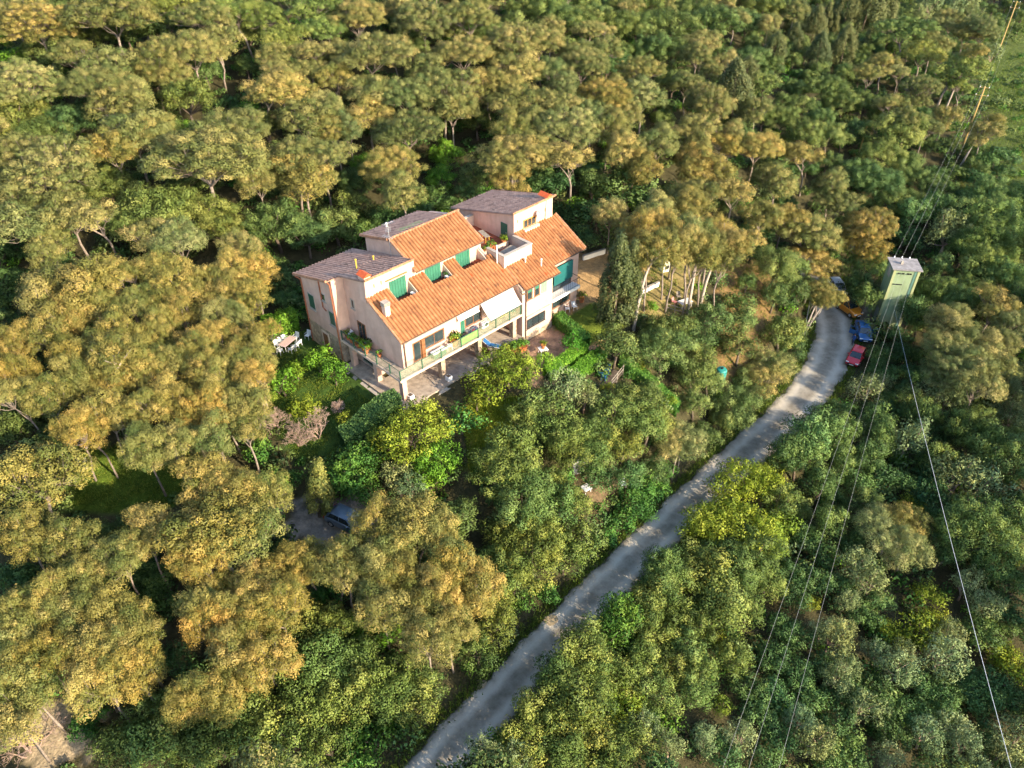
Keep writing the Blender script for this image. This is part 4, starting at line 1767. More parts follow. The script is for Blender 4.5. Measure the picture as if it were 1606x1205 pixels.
me = np_mesh('ground', np.c_[xs, ys, zs], q, mats=[gm], smooth=True)
ca = me.attributes.new('cover', 'FLOAT_COLOR', 'POINT'); ca.data.foreach_set('color', np.c_[GC, np.ones(len(GC))].astype(np.float32).ravel())
obj('ground', me, kind='structure')
# ------------------------------------------------------------------ dirt road
rm = bpy.data.materials.new('pale_dirt_road'); rm.use_nodes = True; N = rm.node_tree.nodes; Lk = rm.node_tree.links; p = N["Principled BSDF"]
p.inputs["Roughness"].default_value = .95; at = N.new("ShaderNodeAttribute"); at.attribute_name = 'tone'; tc = N.new("ShaderNodeTexCoord")
n1 = N.new("ShaderNodeTexNoise"); n1.inputs["Scale"].default_value = .7; n1.inputs["Detail"].default_value = 10; n1.inputs["Roughness"].default_value = .7
Lk.new(tc.outputs["Object"], n1.inputs["Vector"])
sm_ = N.new("ShaderNodeMath"); sm_.operation = 'MULTIPLY_ADD'; sm_.inputs[1].default_value = .95; Lk.new(n1.outputs["Fac"], sm_.inputs[0])
t2 = N.new("ShaderNodeMath"); t2.operation = 'MULTIPLY_ADD'; t2.inputs[1].default_value = .85; t2.inputs[2].default_value = -.42; Lk.new(at.outputs["Fac"], t2.inputs[0]); Lk.new(t2.outputs[0], sm_.inputs[2])
cr = N.new("ShaderNodeValToRGB"); e = cr.color_ramp.elements; e.new(.5); e.new(.5)
for i, (t, c) in enumerate([(.18, (.10, .09, .065)), (.42, (.23, .203, .16)), (.60, (.32, .29, .235)), (.85, (.42, .38, .315))]): e[i].position = t; e[i].color = (*c, 1)
Lk.new(sm_.outputs[0], cr.inputs["Fac"]); Lk.new(cr.outputs["Color"], p.inputs["Base Color"])
n2 = N.new("ShaderNodeTexNoise"); n2.inputs["Scale"].default_value = 6; n2.inputs["Detail"].default_value = 8; Lk.new(tc.outputs["Object"], n2.inputs["Vector"])
bp = N.new("ShaderNodeBump"); bp.inputs["Strength"].default_value = .5; bp.inputs["Distance"].default_value = .08
Lk.new(n2.outputs["Fac"], bp.inputs["Height"]); Lk.new(bp.outputs["Normal"], p.inputs["Normal"])
def fine_road():
    t = np.arange(len(RS)); tt = np.arange(0, len(RS)-1, .33); return np.c_[[np.interp(tt, t, RS[:, i]) for i in range(4)]].T
FR = fine_road(); d = np.gradient(FR[:, :2], axis=0); d /= np.linalg.norm(d, axis=1)[:, None]; nrm = np.c_[-d[:, 1], d[:, 0]]
M_ = 17; V = []; tone = []
POT = [(0, 0)]
for i in range(len(FR)):
    wl = FR[i, 3]*(1 + .07*math.sin(i*.37) + .05*math.sin(i*.83+2) + .03*math.sin(i*1.7)); wr = FR[i, 3]*(1 + .07*math.sin(i*.29+1) + .05*math.sin(i*.71) + .03*math.sin(i*1.9+1))
    for k in range(M_):
        u = k/(M_-1)*2-1; off = u*(wl if u < 0 else wr)
        z = FR[i, 2] + .03 - .05*(math.exp(-((abs(u)-.5)/.16)**2)) - (.14 if abs(u) == 1 else 0) + rng.normal(0, .008)
        V.append((FR[i, 0]+nrm[i, 0]*off, FR[i, 1]+nrm[i, 1]*off, z))
        tone.append(.40 + .55*math.exp(-((abs(u)-.5)/.2)**2) - (.45 if abs(u) > .9 else 0))
idx = np.arange(len(FR)*M_).reshape(-1, M_); q = np.stack([idx[:-1, :-1], idx[1:, :-1], idx[1:, 1:], idx[:-1, 1:]], -1).reshape(-1, 4)
# potholes: shallow bowls pressed into the sheet, each with its own patch of damp tan silt
V = np.array(V); tone = np.array(tone)
HOLES = [(-2.6, 30.2, .55), (3.0, 36.1, .60), (14.4, 49.9, .42)]
holes = []
for hx, hy, hr in HOLES:
    k = np.argmin(np.hypot(RS[:, 0]-hx, RS[:, 1]-hy)); dd = np.hypot(V[:, 0]-hx, V[:, 1]-hy)
    V[:, 2] -= .09*np.exp(-(dd/hr)**2); tone += .35*np.exp(-((dd-hr*1.25)/.25)**2)
    holes.append((hx, hy, RS[k, 2], hr))
road = obj('dirt_road', np_mesh('dirt_road', V, q, mats=[rm], tone=tone, smooth=True), kind='structure')
silt = mat('damp_tan_silt', (.36, .28, .17), .7, .2, 2)
for hx, hy, hz, hr in holes:
    b = MB(); n = 18; pr = [(hx+hr*(1+.15*math.sin(3*t)+.1*math.sin(5*t+hx))*math.cos(t), hy+hr*(.85+.12*math.cos(2*t+hy))*math.sin(t), hz-.012) for t in [2*math.pi*k/n for k in range(n)]]
    b.add(pr + [(hx, hy, hz-.03)], [(i, (i+1) % n, n) for i in range(n)]); b.obj('pothole', silt, road)
# ------------------------------------------------------------------ tree builders
def rdir(r, n, zmin=-1, zmax=1):
    z = r.uniform(zmin, zmax, n); t = r.uniform(0, 2*np.pi, n); s = np.sqrt(1 - z*z); return np.c_[s*np.cos(t), s*np.sin(t), z]
def unit(v): return v / (np.linalg.norm(v, axis=1)[:, None] + 1e-9)
def flakes(r, P, Nn, L, W):
    n = len(P); T = unit(np.cross(Nn, r.normal(size=(n, 3)))); Bt = np.cross(Nn, T)
    L = (L*r.uniform(.65, 1.3, n))[:, None]; W = (W*r.uniform(.65, 1.3, n))[:, None]
    V = np.stack([P + T*L, P + Bt*W + Nn*W*.25, P - T*L, P - Bt*W + Nn*W*.25], 1).reshape(-1, 3)
    return V, np.arange(4*n).reshape(-1, 4)
def crown_arrays(r, centers, rad, sq, per, L, W, jit=.7, zmin=-.35, tone0=None, fill=.35):
    """leaf flakes over the surface (and part of the inside) of many lumps"""
    Ps, Ns, Ts, Ds = [], [], [], []
    for c, q, t0 in zip(centers, rad, tone0):
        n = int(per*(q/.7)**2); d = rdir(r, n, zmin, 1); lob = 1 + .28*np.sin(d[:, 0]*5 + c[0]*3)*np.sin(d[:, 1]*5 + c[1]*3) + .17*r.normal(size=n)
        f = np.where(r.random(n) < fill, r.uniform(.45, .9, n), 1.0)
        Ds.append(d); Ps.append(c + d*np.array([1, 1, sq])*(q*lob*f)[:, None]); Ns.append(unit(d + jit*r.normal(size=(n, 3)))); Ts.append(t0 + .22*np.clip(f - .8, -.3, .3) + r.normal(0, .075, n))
    P = np.concatenate(Ps); Nn = np.concatenate(Ns); V, Q = flakes(r, P, Nn, L, W)
    return V, Q, np.repeat(np.clip(np.concatenate(Ts), 0, 1), 4), np.repeat(np.concatenate(Ds), 4, axis=0)
def spread(r, draw, radf, sep, n, tries=14):
    """lumps kept apart so that gaps stay between them"""
    C, Q = [], []
    for _ in range(n*tries):
        c = draw(); q = radf()
        if C:
            A = np.array(C); d = np.linalg.norm((A - c)*np.array([1, 1, 1.25]), axis=1)
            if (d < sep*(np.array(Q) + q)).any(): continue
        C.append(c); Q.append(q)
        if len(C) >= n: break
    return np.array(C), np.array(Q)
def pine(seed, Rr, H, style='tiers'):
    r = np.random.default_rng(seed); lean = r.normal(0, .12, 2)*H*.35; ph = r.uniform(0, 6.28, 4)
    if style == 'dome':
        Hc = .52*Rr + .6; zc = H - Hc*1.05
        def draw():
            d = rdir(r, 1, -.3, 1)[0]; az = math.atan2(d[1], d[0]); lob = 1 + .2*math.sin(2*az + ph[0]) + .17*math.sin(3*az + ph[1]) + .10*math.sin(5*az + ph[2])
            f = (r.uniform(.45, .75) if r.random() < .2 else r.uniform(.85, 1.03))*lob
            return d*np.array([Rr-.45, Rr-.45, Hc])*f + np.array([lean[0], lean[1], zc + r.normal(0, .15)])
    else:
        # foliage in separate shelves, each at the end of a limb
        nc = r.integers(5, 8) + (3 if Rr > 3.4 else 0); cl = []
        for i in range(nc):
            t = ph[0] + i*2.399 + r.normal(0, .25); q = Rr*(.20 if i == 0 else r.uniform(.45, .72)); rc = Rr*r.uniform(.38, .56); hh = H - rc*.72 - (0 if i == 0 else Rr*r.uniform(.05, .75 if style == 'tall' else .5))
            cl.append((np.array([q*math.cos(t) + lean[0], q*math.sin(t) + lean[1], hh]), rc))
        wts = np.array([c[1]**2 for c in cl]); wts /= wts.sum()
        def draw():
            c, rc = cl[r.choice(nc, p=wts)]; d = rdir(r, 1, -.15, 1)[0]; f = r.uniform(.35, .75) if r.random() < .2 else r.uniform(.82, 1.06)
            return c + d*np.array([rc, rc, rc*.78])*f
    cen, rad = spread(r, draw, lambda: r.uniform(.32, .80), .70, int(9.5*Rr*Rr) + 10)
    n = len(cen); az = np.arctan2(cen[:, 1] - lean[1], cen[:, 0] - lean[0])
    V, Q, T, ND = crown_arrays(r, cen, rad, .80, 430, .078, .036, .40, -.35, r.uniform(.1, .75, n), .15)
    # trunk, forks and limbs
    tb = MB(); hub = np.array([lean[0]*.55, lean[1]*.55, H*.52]); r0 = .055 + .026*Rr
    tb.tube([(0, 0, -.6), (lean[0]*.12, lean[1]*.12, H*.18), (lean[0]*.3 + r.normal(0, .12), lean[1]*.3 + r.normal(0, .12), H*.36), tuple(hub)], [r0*1.25, r0, r0*.85, r0*.72], 7)
    ns = 5 if Rr < 3.4 else 7; sect = ((az + r.uniform(0, 6.28)) % (2*np.pi)/(2*np.pi)*ns).astype(int)
    for s in range(ns):
        ii = np.where(sect == s)[0]
        if not len(ii): continue
        m = cen[ii].mean(0); e = hub*.35 + m*.65; e[2] -= .35; mid = hub*.6 + e*.4 + r.normal(0, .15, 3)
        tb.tube([tuple(hub - np.array([0, 0, .15*s/ns*H*.4])), tuple(mid), tuple(e)], [r0*.55, r0*.42, r0*.3], 5, False)
        for i in ii:
            c = cen[i] - np.array([0, 0, rad[i]*.3]); md = e*.5 + c*.5 - np.array([0, 0, .12]) + r.normal(0, .1, 3)
            tb.tube([tuple(e), tuple(md), tuple(c)], [r0*.24, .035, .018], 3, False)
    return (V, Q, T, ND), tb
def oak(seed, Rr, H, per=290, L=.078, W=.05, sq=.85, low=-.55, lump=(.48, .85), base=.58, tones=(.1, .75), fill=.22, jit=.48, loose=0.):
    r = np.random.default_rng(seed); Hc = H*(1-base*.6)*.55; zc = H - Hc
    n = int(4.2*(Rr*Rr + 1.1*Rr*Hc)*1.35*(.62/np.mean(lump))**2) + 6
    d = rdir(r, n, low, 1); ph = r.uniform(0, 6.28, 3); az = np.arctan2(d[:, 1], d[:, 0])
    lob = 1 + .14*np.sin(2*az + ph[0]) + .10*np.sin(3*az + ph[1] + d[:, 2]*3) + .08*np.sin(6*az + ph[2] + d[:, 2]*5)
    f = np.where(r.random(n) < .25, r.uniform(.4, .75, n), r.uniform(.84, 1.04, n))*lob
    s0 = lump[1]*.6; cen = d*np.array([max(Rr-s0, .3), max(Rr-s0, .3), max(Hc-s0*.6, .3)])*f[:, None] + np.array([0, 0, zc])
    cen += r.normal(0, .1 + loose, (n, 3)); rad = r.uniform(*lump, n)
    ok_ = []
    for i in range(n):
        if all(np.linalg.norm(cen[i]-cen[j]) > .5*(rad[i]+rad[j]) for j in ok_): ok_.append(i)
    cen, rad = cen[ok_], rad[ok_]; n = len(ok_)
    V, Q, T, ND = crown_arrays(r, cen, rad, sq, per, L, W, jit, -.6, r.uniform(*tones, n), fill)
    tb = MB(); r0 = .06 + .04*Rr; hub = np.array([r.normal(0, .2), r.normal(0, .2), max(H*.32, .4)])
    tb.tube([(0, 0, -.5), (hub[0]*.4, hub[1]*.4, hub[2]*.5), tuple(hub)], [r0*1.3, r0, r0*.8], 6)
    for k in range(9):
        c = cen[r.integers(n)]; m = hub*.5 + c*.5 + r.normal(0, .15, 3); tb.tube([tuple(hub), tuple(m), tuple(c)], [r0*.5, r0*.32, .03], 4, False)
    return (V, Q, T, ND), tb
def cypress(seed, Rr, H, cone=1.0, per=420):
    r = np.random.default_rng(seed); n = int(6.5*Rr*H); z = r.uniform(.04, 1, n)**.85; t = r.uniform(0, 2*np.pi, n)
    prof = np.where(z < .25, .72 + z*1.12, np.maximum(1 - np.maximum((z-.25)/.75, 0)**(1.9/cone), .05))
    rr = (Rr-.25)*prof*r.uniform(.7, 1.03, n); cen = np.c_[rr*np.cos(t), rr*np.sin(t), z*(H-.4)]
    rad = r.uniform(.28, .48, n)*(1 if Rr < 2 else 1.35)
    V, Q, T, ND = crown_arrays(r, cen, rad, 1.9, per, .12, .055, .6, -.4, r.uniform(.1, .8, n), .25)
    tb = MB(); tb.tube([(0, 0, -.5), (0, 0, H*.35), (0, 0, H*.85)], [.2, .15, .04], 6); return (V, Q, T, ND), tb
def bare(seed, Rr, H, gens=5, up=.55):
    r = random.Random(seed); tb = MB()
    def grow(p, d, L, rad, g):
        q = p + d*L*.5 + Vector((r.gauss(0, .05), r.gauss(0, .05), 0))*L; e = p + d*L
        tb.tube([p, q, e], [rad, rad*.85, rad*.65], 3 if g < 4 else 5, False)
        if g == 0: return
        for k in range(r.choice([2, 3, 3])):
            nd = (d*.75 + Vector((r.gauss(0, .55), r.gauss(0, .55), r.gauss(up*.3, .35)))).normalized(); grow(e, nd, L*r.uniform(.62, .85), max(rad*.6, .012), g-1)
    for k in range(5): grow(Vector((r.gauss(0, .1), r.gauss(0, .1), -.2)), Vector((r.gauss(0, .45), r.gauss(0, .45), 1)).normalized(), H*.32, .06, gens)
    return tb
def arrays_mesh(name, ar, m, tb=None, tm=None):
    V, Q, T, ND = ar
    if tb is None: return np_mesh(name, V, Q, mats=[m], tone=T, nrm=ND)
    n = len(V); tv = np.array(tb.v); tq = np.array([f for f in tb.f if len(f) == 4]) + n
    return np_mesh(name, np.r_[V, tv], np.r_[Q, tq], mats=[m, tm], midx=np.r_[np.zeros(len(Q)), np.ones(len(tq))], tone=np.r_[T, np.full(len(tv), .5)], nrm=np.r_[ND, np.zeros((len(tv), 3))])
# each kind: list of (R0, H0, crown mesh, trunk mesh)
LIB = {}; RAW = {}
def lib(k, name, gen, m, bm, seeds, sizes):
    LIB[k] = []; RAW[k] = []
    for (r0, h0), ss in zip(sizes, seeds):
        for s in ss:
            ar, tb = gen(s, r0, h0); LIB[k].append((r0, h0, arrays_mesh(name + '_crown', ar, m), tb.mesh(name + '_trunk', bm, True))); RAW[k].append((ar, tb, m, bm))
lib('P', 'pine', lambda s_, a, b: pine(s_, a, b, {1: 'dome', 9: 'dome', 4: 'dome', 5: 'dome', 3: 'tall', 8: 'tall', 6: 'tall'}.get(s_, 'tiers')), lm_pine, bark_pine, [(1, 2, 3, 4, 8, 9), (5, 6, 7, 10)], [(2.7, 8.7), (4.4, 10.6)])
LIB['Q'] = [(a, b, c.copy(), d) for a, b, c, d in LIB['P'][1:4]]
for q_ in LIB['Q']: q_[2].materials[0] = lm_pineg
lib('O', 'oak', oak, lm_oak, bark_dark, [(11, 12, 13, 14), (15, 16, 17)], [(2.1, 4.9), (3.4, 7.1)])
lib('D', 'bush', lambda s, a, b: oak(s, a, b, 200, .088, .06, .85, -.5, (.45, .75), tones=(.1, .7)), lm_dark, bark_dark, [(21, 22, 23)], [(1.8, 4.2)])
lib('L', 'olive', lambda s, a, b: oak(s, a, b, 190, .10, .034, 1.1, -.5, (.35, .62), tones=(.2, .9), jit=.9, loose=.12, fill=.45), lm_sil, bark_pale, [(31, 32, 33)], [(1.75, 3.4)])
lib('G', 'laurel', lambda s, a, b: oak(s, a, b, 190, .088, .058, .95, -.6, (.36, .65), tones=(.15, .8)), lm_bright, bark_dark, [(41, 42), (43,)], [(1.4, 2.8), (2.6, 4.7)])
lib('E', 'broadleaf', lambda s, a, b: oak(s, a, b, 170, .095, .065, .9, -.6, (.36, .7), tones=(.15, .8)), lm_deep, bark_dark, [(51, 52), (53,)], [(1.4, 2.8), (2.5, 4.5)])
lib('Y', 'yellow_green', lambda s, a, b: oak(s, a, b, 190, .088, .055, .95, -.6, (.34, .66), tones=(.1, .8)), lm_yel, bark_dark, [(61, 62, 63), (64, 65)], [(1.4, 2.8), (2.8, 5.0)])
lib('C', 'cypress', cypress, lm_cyp, bark_dark, [(71,), (72,)], [(1.2, 7), (1.9, 10.5)])
lib('K', 'conifer', lambda s, a, b: cypress(s, a, b, .75, 190), lm_cyp, bark_dark, [(81, 82)], [(2.7, 8.6)])
ORD = 'first second third fourth fifth sixth seventh eighth ninth tenth eleventh twelfth thirteenth fourteenth fifteenth sixteenth seventeenth eighteenth nineteenth twentieth'.split()
def nth(i): return ORD[i] if i < 20 else '%s-%s' % (['twenty', 'thirty'][i//10 - 2], ORD[i % 10]) if i % 10 != 9 or True else ''
ROWS = ['top-edge', 'upper', 'upper-middle', 'lower-middle', 'lower', 'bottom-edge']; COLS = ['far-left', 'left', 'centre-left', 'centre-right', 'right', 'far-right']
KIND = {'P': ('pine_tree', 'pine', 'ochre-topped pine', 'pines of the hillside wood'), 'Q': ('pine_tree', 'pine', 'fresh green pine', 'green pines among the ochre ones'),
        'O': ('evergreen_oak_tree', 'tree', 'rounded grey-green evergreen oak', 'evergreen oaks of the wood'), 'D': ('evergreen_bush', 'bush', 'low dark green evergreen bush', 'dark bushes between the trees'),
        'L': ('olive_shrub', 'shrub', 'feathery silver-green shrub', 'silvery shrubs'), 'G': ('laurel_bush', 'bush', 'bright green laurel bush', 'bright green bushes'),
        'E': ('broadleaf_bush', 'bush', 'deep green broadleaf bush', 'deep green garden bushes'), 'Y': ('leafy_tree', 'tree', 'yellow-green leafy tree', 'yellow-green trees'),
        'C': ('cypress_tree', 'cypress', 'columnar cypress', 'columnar cypresses'), 'K': ('conifer_tree', 'conifer', 'broad dark olive conifer', 'dark conifers')}
TINT = [(1, 1, 1), (1.04, 1.12, 1.08), (1.08, 1.05, .88), (1.02, 1.08, 1.08), (1.6, 1.5, 1.0), (.55, .75, .7), (1.0, 1.0, .9), (1.0, 1.0, .94), (1.12, 1.0, .82), (1.09, 1.0, .84)]
tr = random.Random(3); count = {}
rows_ = [l.split() for l in TREES.strip().splitlines()]
T_X = np.array([int(q[1])/10 for q in rows_]); T_Y = np.array([int(q[2])/10 for q in rows_]); T_Z = terrain(T_X, T_Y)
for (k, _, _, r_, h_, ti, cl), x, y, z in zip(rows_, T_X, T_Y, T_Z):
    Rr = int(r_)/100; H = int(h_)/10; cl = int(cl); nm, cat, ds, grp = KIND[k]
    lb = LIB[k]; cand = sorted(lb, key=lambda e: abs(e[0]-Rr))[:1]; pool = [e for e in lb if e[0] == cand[0][0]]; e = tr.choice(pool)
    i = count[(k, cl)] = count.get((k, cl), -1) + 1
    root = empty(nm, (x, y, z-.05), tr.uniform(0, 6.28), "%s %s from left, photo's %s %s patch" % (nth(i), ds, ROWS[cl//6], COLS[cl % 6]), cat, grp)
    s = Rr/e[0]; root.scale = (s*tr.uniform(.9, 1.12), s*tr.uniform(.9, 1.12), H/e[1])
    root.rotation_euler[0] = tr.gauss(0, .04); root.rotation_euler[1] = tr.gauss(0, .04)
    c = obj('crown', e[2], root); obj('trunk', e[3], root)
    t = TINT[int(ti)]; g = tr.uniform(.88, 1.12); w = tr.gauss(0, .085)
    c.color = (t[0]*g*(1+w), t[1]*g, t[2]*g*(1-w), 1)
# ------------------------------------------------------------------ the rest of the wood and the undergrowth: masses, instanced on points
def scatter(name, label, cat, sources, pts, scl, rot, idx, kind='stuff'):
    col = bpy.data.collections.new(name + '_sources')
    for i, me_ in enumerate(sources):
        col.objects.link(bpy.data.objects.new('%s_source_%02d' % (name, i), me_))
    m = bpy.data.meshes.new(name); m.vertices.add(len(pts)); m.vertices.foreach_set('co', np.asarray(pts, np.float32).ravel())
    a = m.attributes.new('scl', 'FLOAT_VECTOR', 'POINT'); a.data.foreach_set('vector', np.asarray(scl, np.float32).ravel())
    a = m.attributes.new('rot', 'FLOAT_VECTOR', 'POINT'); a.data.foreach_set('vector', np.asarray(rot, np.float32).ravel())
    a = m.attributes.new('idx', 'INT', 'POINT'); a.data.foreach_set('value', np.asarray(idx, np.int32))
    o = obj(name, m, label=label, cat=cat, kind=kind)
    ng = bpy.data.node_groups.new(name, 'GeometryNodeTree'); ng.interface.new_socket('Geometry', in_out='INPUT', socket_type='NodeSocketGeometry')
    ng.interface.new_socket('Geometry', in_out='OUTPUT', socket_type='NodeSocketGeometry'); N = ng.nodes; K = ng.links
    gi = N.new('NodeGroupInput'); go = N.new('NodeGroupOutput'); ip = N.new('GeometryNodeInstanceOnPoints'); ci = N.new('GeometryNodeCollectionInfo')
    ci.inputs['Collection'].default_value = col; ci.inputs['Separate Children'].default_value = True; ci.inputs['Reset Children'].default_value = True
    def na(n, t): q = N.new('GeometryNodeInputNamedAttribute'); q.data_type = t; q.inputs['Name'].default_value = n; return q.outputs['Attribute']
    K.new(gi.outputs[0], ip.inputs['Points']); K.new(ci.outputs[0], ip.inputs['Instance']); ip.inputs['Pick Instance'].default_value = True
    K.new(na('idx', 'INT'), ip.inputs['Instance Index']); K.new(na('scl', 'FLOAT_VECTOR'), ip.inputs['Scale']); K.new(na('rot', 'FLOAT_VECTOR'), ip.inputs['Rotation'])
    K.new(ip.outputs[0], go.inputs[0]); md = o.modifiers.new('scatter', 'NODES'); md.node_group = ng; return o
src = []; meta = {}
for k in 'POD':
    meta[k] = []
    for (ar, tb, m, bm), e in zip(RAW[k], LIB[k]):
        if e[0] > 3: continue
        meta[k].append((len(src), e[0], e[1])); src.append(arrays_mesh('wood_' + k, ar, m, tb, bm))
for k in 'LY': meta[k] = meta['D']
fl = [l.split() for l in FILL.strip().splitlines()]; fx = np.array([int(q[1])/10 for q in fl]); fy = np.array([int(q[2])/10 for q in fl]); fz = terrain(fx, fy)
S = []; I = []; Ro = []
for q in fl:
    i, r0, h0 = tr.choice(meta[q[0]]); I.append(i); s = int(q[3])/100/r0; S.append((s, s, int(q[4])/10/h0)); Ro.append((tr.gauss(0, .05), tr.gauss(0, .05), tr.uniform(0, 6.28)))
scatter('woodland', 'mass of pines and evergreen oaks filling the gaps of the wood', 'wood', src, np.c_[fx, fy, fz-.05], S, Ro, I)
usrc = [arrays_mesh('scrub', oak(90+i, r0, h0, 70, .13, .08, .8, -.2, (.32, .55))[0], m) for i, (r0, h0, m) in
        enumerate([(1.0, 1.3, lm_dark), (1.1, 1.6, lm_oak), (.9, 1.2, lm_deep), (.8, 1.0, lm_dark), (.9, 1.4, lm_sil), (.8, 1.1, lm_bright)])]
n = 15000; ux = rng.uniform(-105, 150, n); uy = rng.uniform(12, 225, n)
keep = (np.abs(ux) < 22 + uy*.78)
for k, pl in CLEAR.items():
    dens = .45 if k == 'field' else (.5 if k == 'shed' else 0)
    keep &= ~(in_poly(ux + rng.normal(0, .3, n), uy + rng.normal(0, .3, n), pl) & (rng.random(n) > dens))
a_, b_ = house_ab(ux, uy); keep &= ~((a_ > -4) & (a_ < 28) & (b_ > -7) & (b_ < 17.5)); keep &= ~((a_ > 20) & (a_ < 36) & (b_ > -3) & (b_ < 11))
keep &= ~(rng.random(n) < sm((uy - 90)/120)*.45)
ux, uy = ux[keep], uy[keep]; dm = np.concatenate([road_dist(ux[s:s+4000], uy[s:s+4000])[0] - 0 for s in range(0, len(ux), 4000)])
kk = np.concatenate([road_dist(ux[s:s+4000], uy[s:s+4000])[1] for s in range(0, len(ux), 4000)]); ok = dm > RS[kk, 3] + .75; ux, uy = ux[ok], uy[ok]
ok = ~((np.abs(ux-51) < 3.2) & (np.abs(uy-87) < 3.2)); ux, uy = ux[ok], uy[ok]
uz = terrain(ux, uy); n = len(ux); ui = rng.choice(6, n, p=[.30, .22, .18, .14, .10, .06]); us = rng.uniform(.55, 1.35, n)
scatter('undergrowth', 'dark evergreen scrub covering the ground between the trees', 'undergrowth', usrc, np.c_[ux, uy, uz-.15], np.c_[us, us, us*rng.uniform(.7, 1.2, n)], np.c_[np.zeros(n), np.zeros(n), rng.uniform(0, 6.28, n)], ui)
# ------------------------------------------------------------------ the house (local axes: a along the sunny front, b into the slope, h up)
house = empty('apartment_house', (HO[0], HO[1], 13.0), AZ, 'peach stucco apartment house with stepped terracotta roofs, green shutters and a long balcony', 'house')
SL = .55
def rz_(b): return 5.72 + SL*b          # lower front roof underside reference
w = MB()
D = -3.5
# left unit, bay by bay: plain strips and dormer notches
def bay(a0, a1, notch, tall):
    top = [(5.42, 10.25), (9.4, 9.3), (9.4, 2.62)] if tall else [(5.42, 9.2), (8.75, 10.95), (13.1, 9.8), (13.1, 2.62)]
    mid = [(1.15, 2.62), (1.15, 5.95)] + ([(3.95, 7.55), (3.95, 7.05), (5.42, 7.05)] if notch else [(5.42, 8.38)])
    w.extr(mid + top, a0, a1)
for a0, a1, nt_, tl in [(1.3, 3.5, 0, 1), (3.5, 5.9, 1, 1), (5.9, 6.7, 0, 1), (6.7, 7.7, 0, 0), (7.7, 10.2, 1, 0), (10.2, 11.55, 0, 0), (11.55, 14.7, 1, 0), (14.7, 15.15, 0, 0)]: bay(a0, a1, nt_, tl)
w.extr([(1.15, 2.62), (1.15, 5.95), (4.2, 7.6), (4.2, 2.62)], 15.15, 15.6)
# rear left block, rear of the middle
w.extr([(9.4, D), (9.4, 9.2), (15.1, 7.55), (15.1, D)], 0, 6.7)
w.extr([(9.41, D), (9.41, 2.6), (13.1, 2.6), (13.1, D)], 6.7, 15.2)
# arcade: inner walls under the first floor
w.box(3.3, 15.3, 4.4, 9.4, D, 2.62)
# right wing
w.box(15.6, 20.05, -.05, 11.4, D, 5.55); w.extr([(-.05, 5.55), (2.6, 7.0), (11.4, 7.0), (11.4, 5.55)], 15.6, 19.4)
w.extr([(.95, D), (.95, 5.95), (4.95, 8.15), (4.95, 10.62), (14.2, 8.2), (14.2, D)], 20.05, 25.2)
w.extr([(3.0, 5.55), (3.0, 7.1), (4.95, 8.15), (4.95, 10.62), (14.2, 8.2), (14.2, D), (11.4, D), (11.4, 5.5)], 19.4, 20.05)
w.box(15.2, 19.4, 4.21, 11.4, 2.62, 7.0); w.extr([(11.4, D), (11.4, 8.0), (14.2, 7.2), (14.2, D)], 13.1, 19.4)
w.obj('wall', stucco, house)
w = MB(); w.box(1.26, 3.28, 5.2, 9.38, D, 2.6); w.obj('arcade_wall', stucco, house)
# parapets of the roof terrace
p = MB(); p.box(15.45, 19.4, 2.35, 2.6, 6.9, 8.35); p.box(15.45, 15.7, 2.6, 4.9, 6.9, 8.35); p.box(19.15, 19.4, 2.6, 4.93, 6.9, 8.35); p.box(15.2, 19.4, 11.15, 11.4, 7.0, 8.5); p.box(15.15, 15.4, 8.75, 11.15, 7, 9.0)
p.obj('parapet', stucco_pale, house)
c = MB(); c.box(15.4, 19.45, 2.28, 2.66, 8.35, 8.43); c.box(15.4, 15.76, 2.66, 4.95, 8.35, 8.43); c.box(19.1, 19.46, 2.66, 4.93, 8.35, 8.43); c.box(15.4, 19.4, 11.1, 11.46, 8.5, 8.57); c.obj('coping', concrete, house)
f = MB(); f.box(15.7, 19.15, 2.6, 5.6, 7.0, 7.06); f.box(15.2, 19.4, 5.6, 11.15, 7.0, 7.3); f.box(3.5, 5.9, 3.95, 5.42, 7.05, 7.09); f.box(7.7, 10.2, 3.95, 5.42, 7.05, 7.09); f.box(11.55, 14.7, 3.95, 5.42, 7.05, 7.09); f.obj('terrace_floor', redfloor, house)
st = MB()
for i in range(5): st.box(13.4+i*.36, 15.6, 4.45, 5.35, 7.1+i*.05, 7.13+i*.09)
for i in range(5): st.box(14.72+i*.18, 15.6, 4.3, 5.4, 7.1, 7.14+i*.05) if False else None
st.obj('stair', redfloor, house)
lp = MB(); lp.box(15.75, 16.6, 5.45, 5.62, 7.06, 7.62); lp.box(17.6, 19.1, 5.45, 5.62, 7.06, 7.62); lp.obj('planter_wall', stucco_pale, house)
# notch cheeks (pale rendered edges)
ch = MB()
for a0, a1 in ((3.5, 5.9), (7.7, 10.2), (11.55, 14.7)):
    for a in (a0, a1-.09): ch.extr([(3.95, 7.08), (3.95, 7.72), (5.42, 8.52), (5.42, 7.08)], a, a+.09)
ch.obj('dormer_cheek', stucco_pale, house)
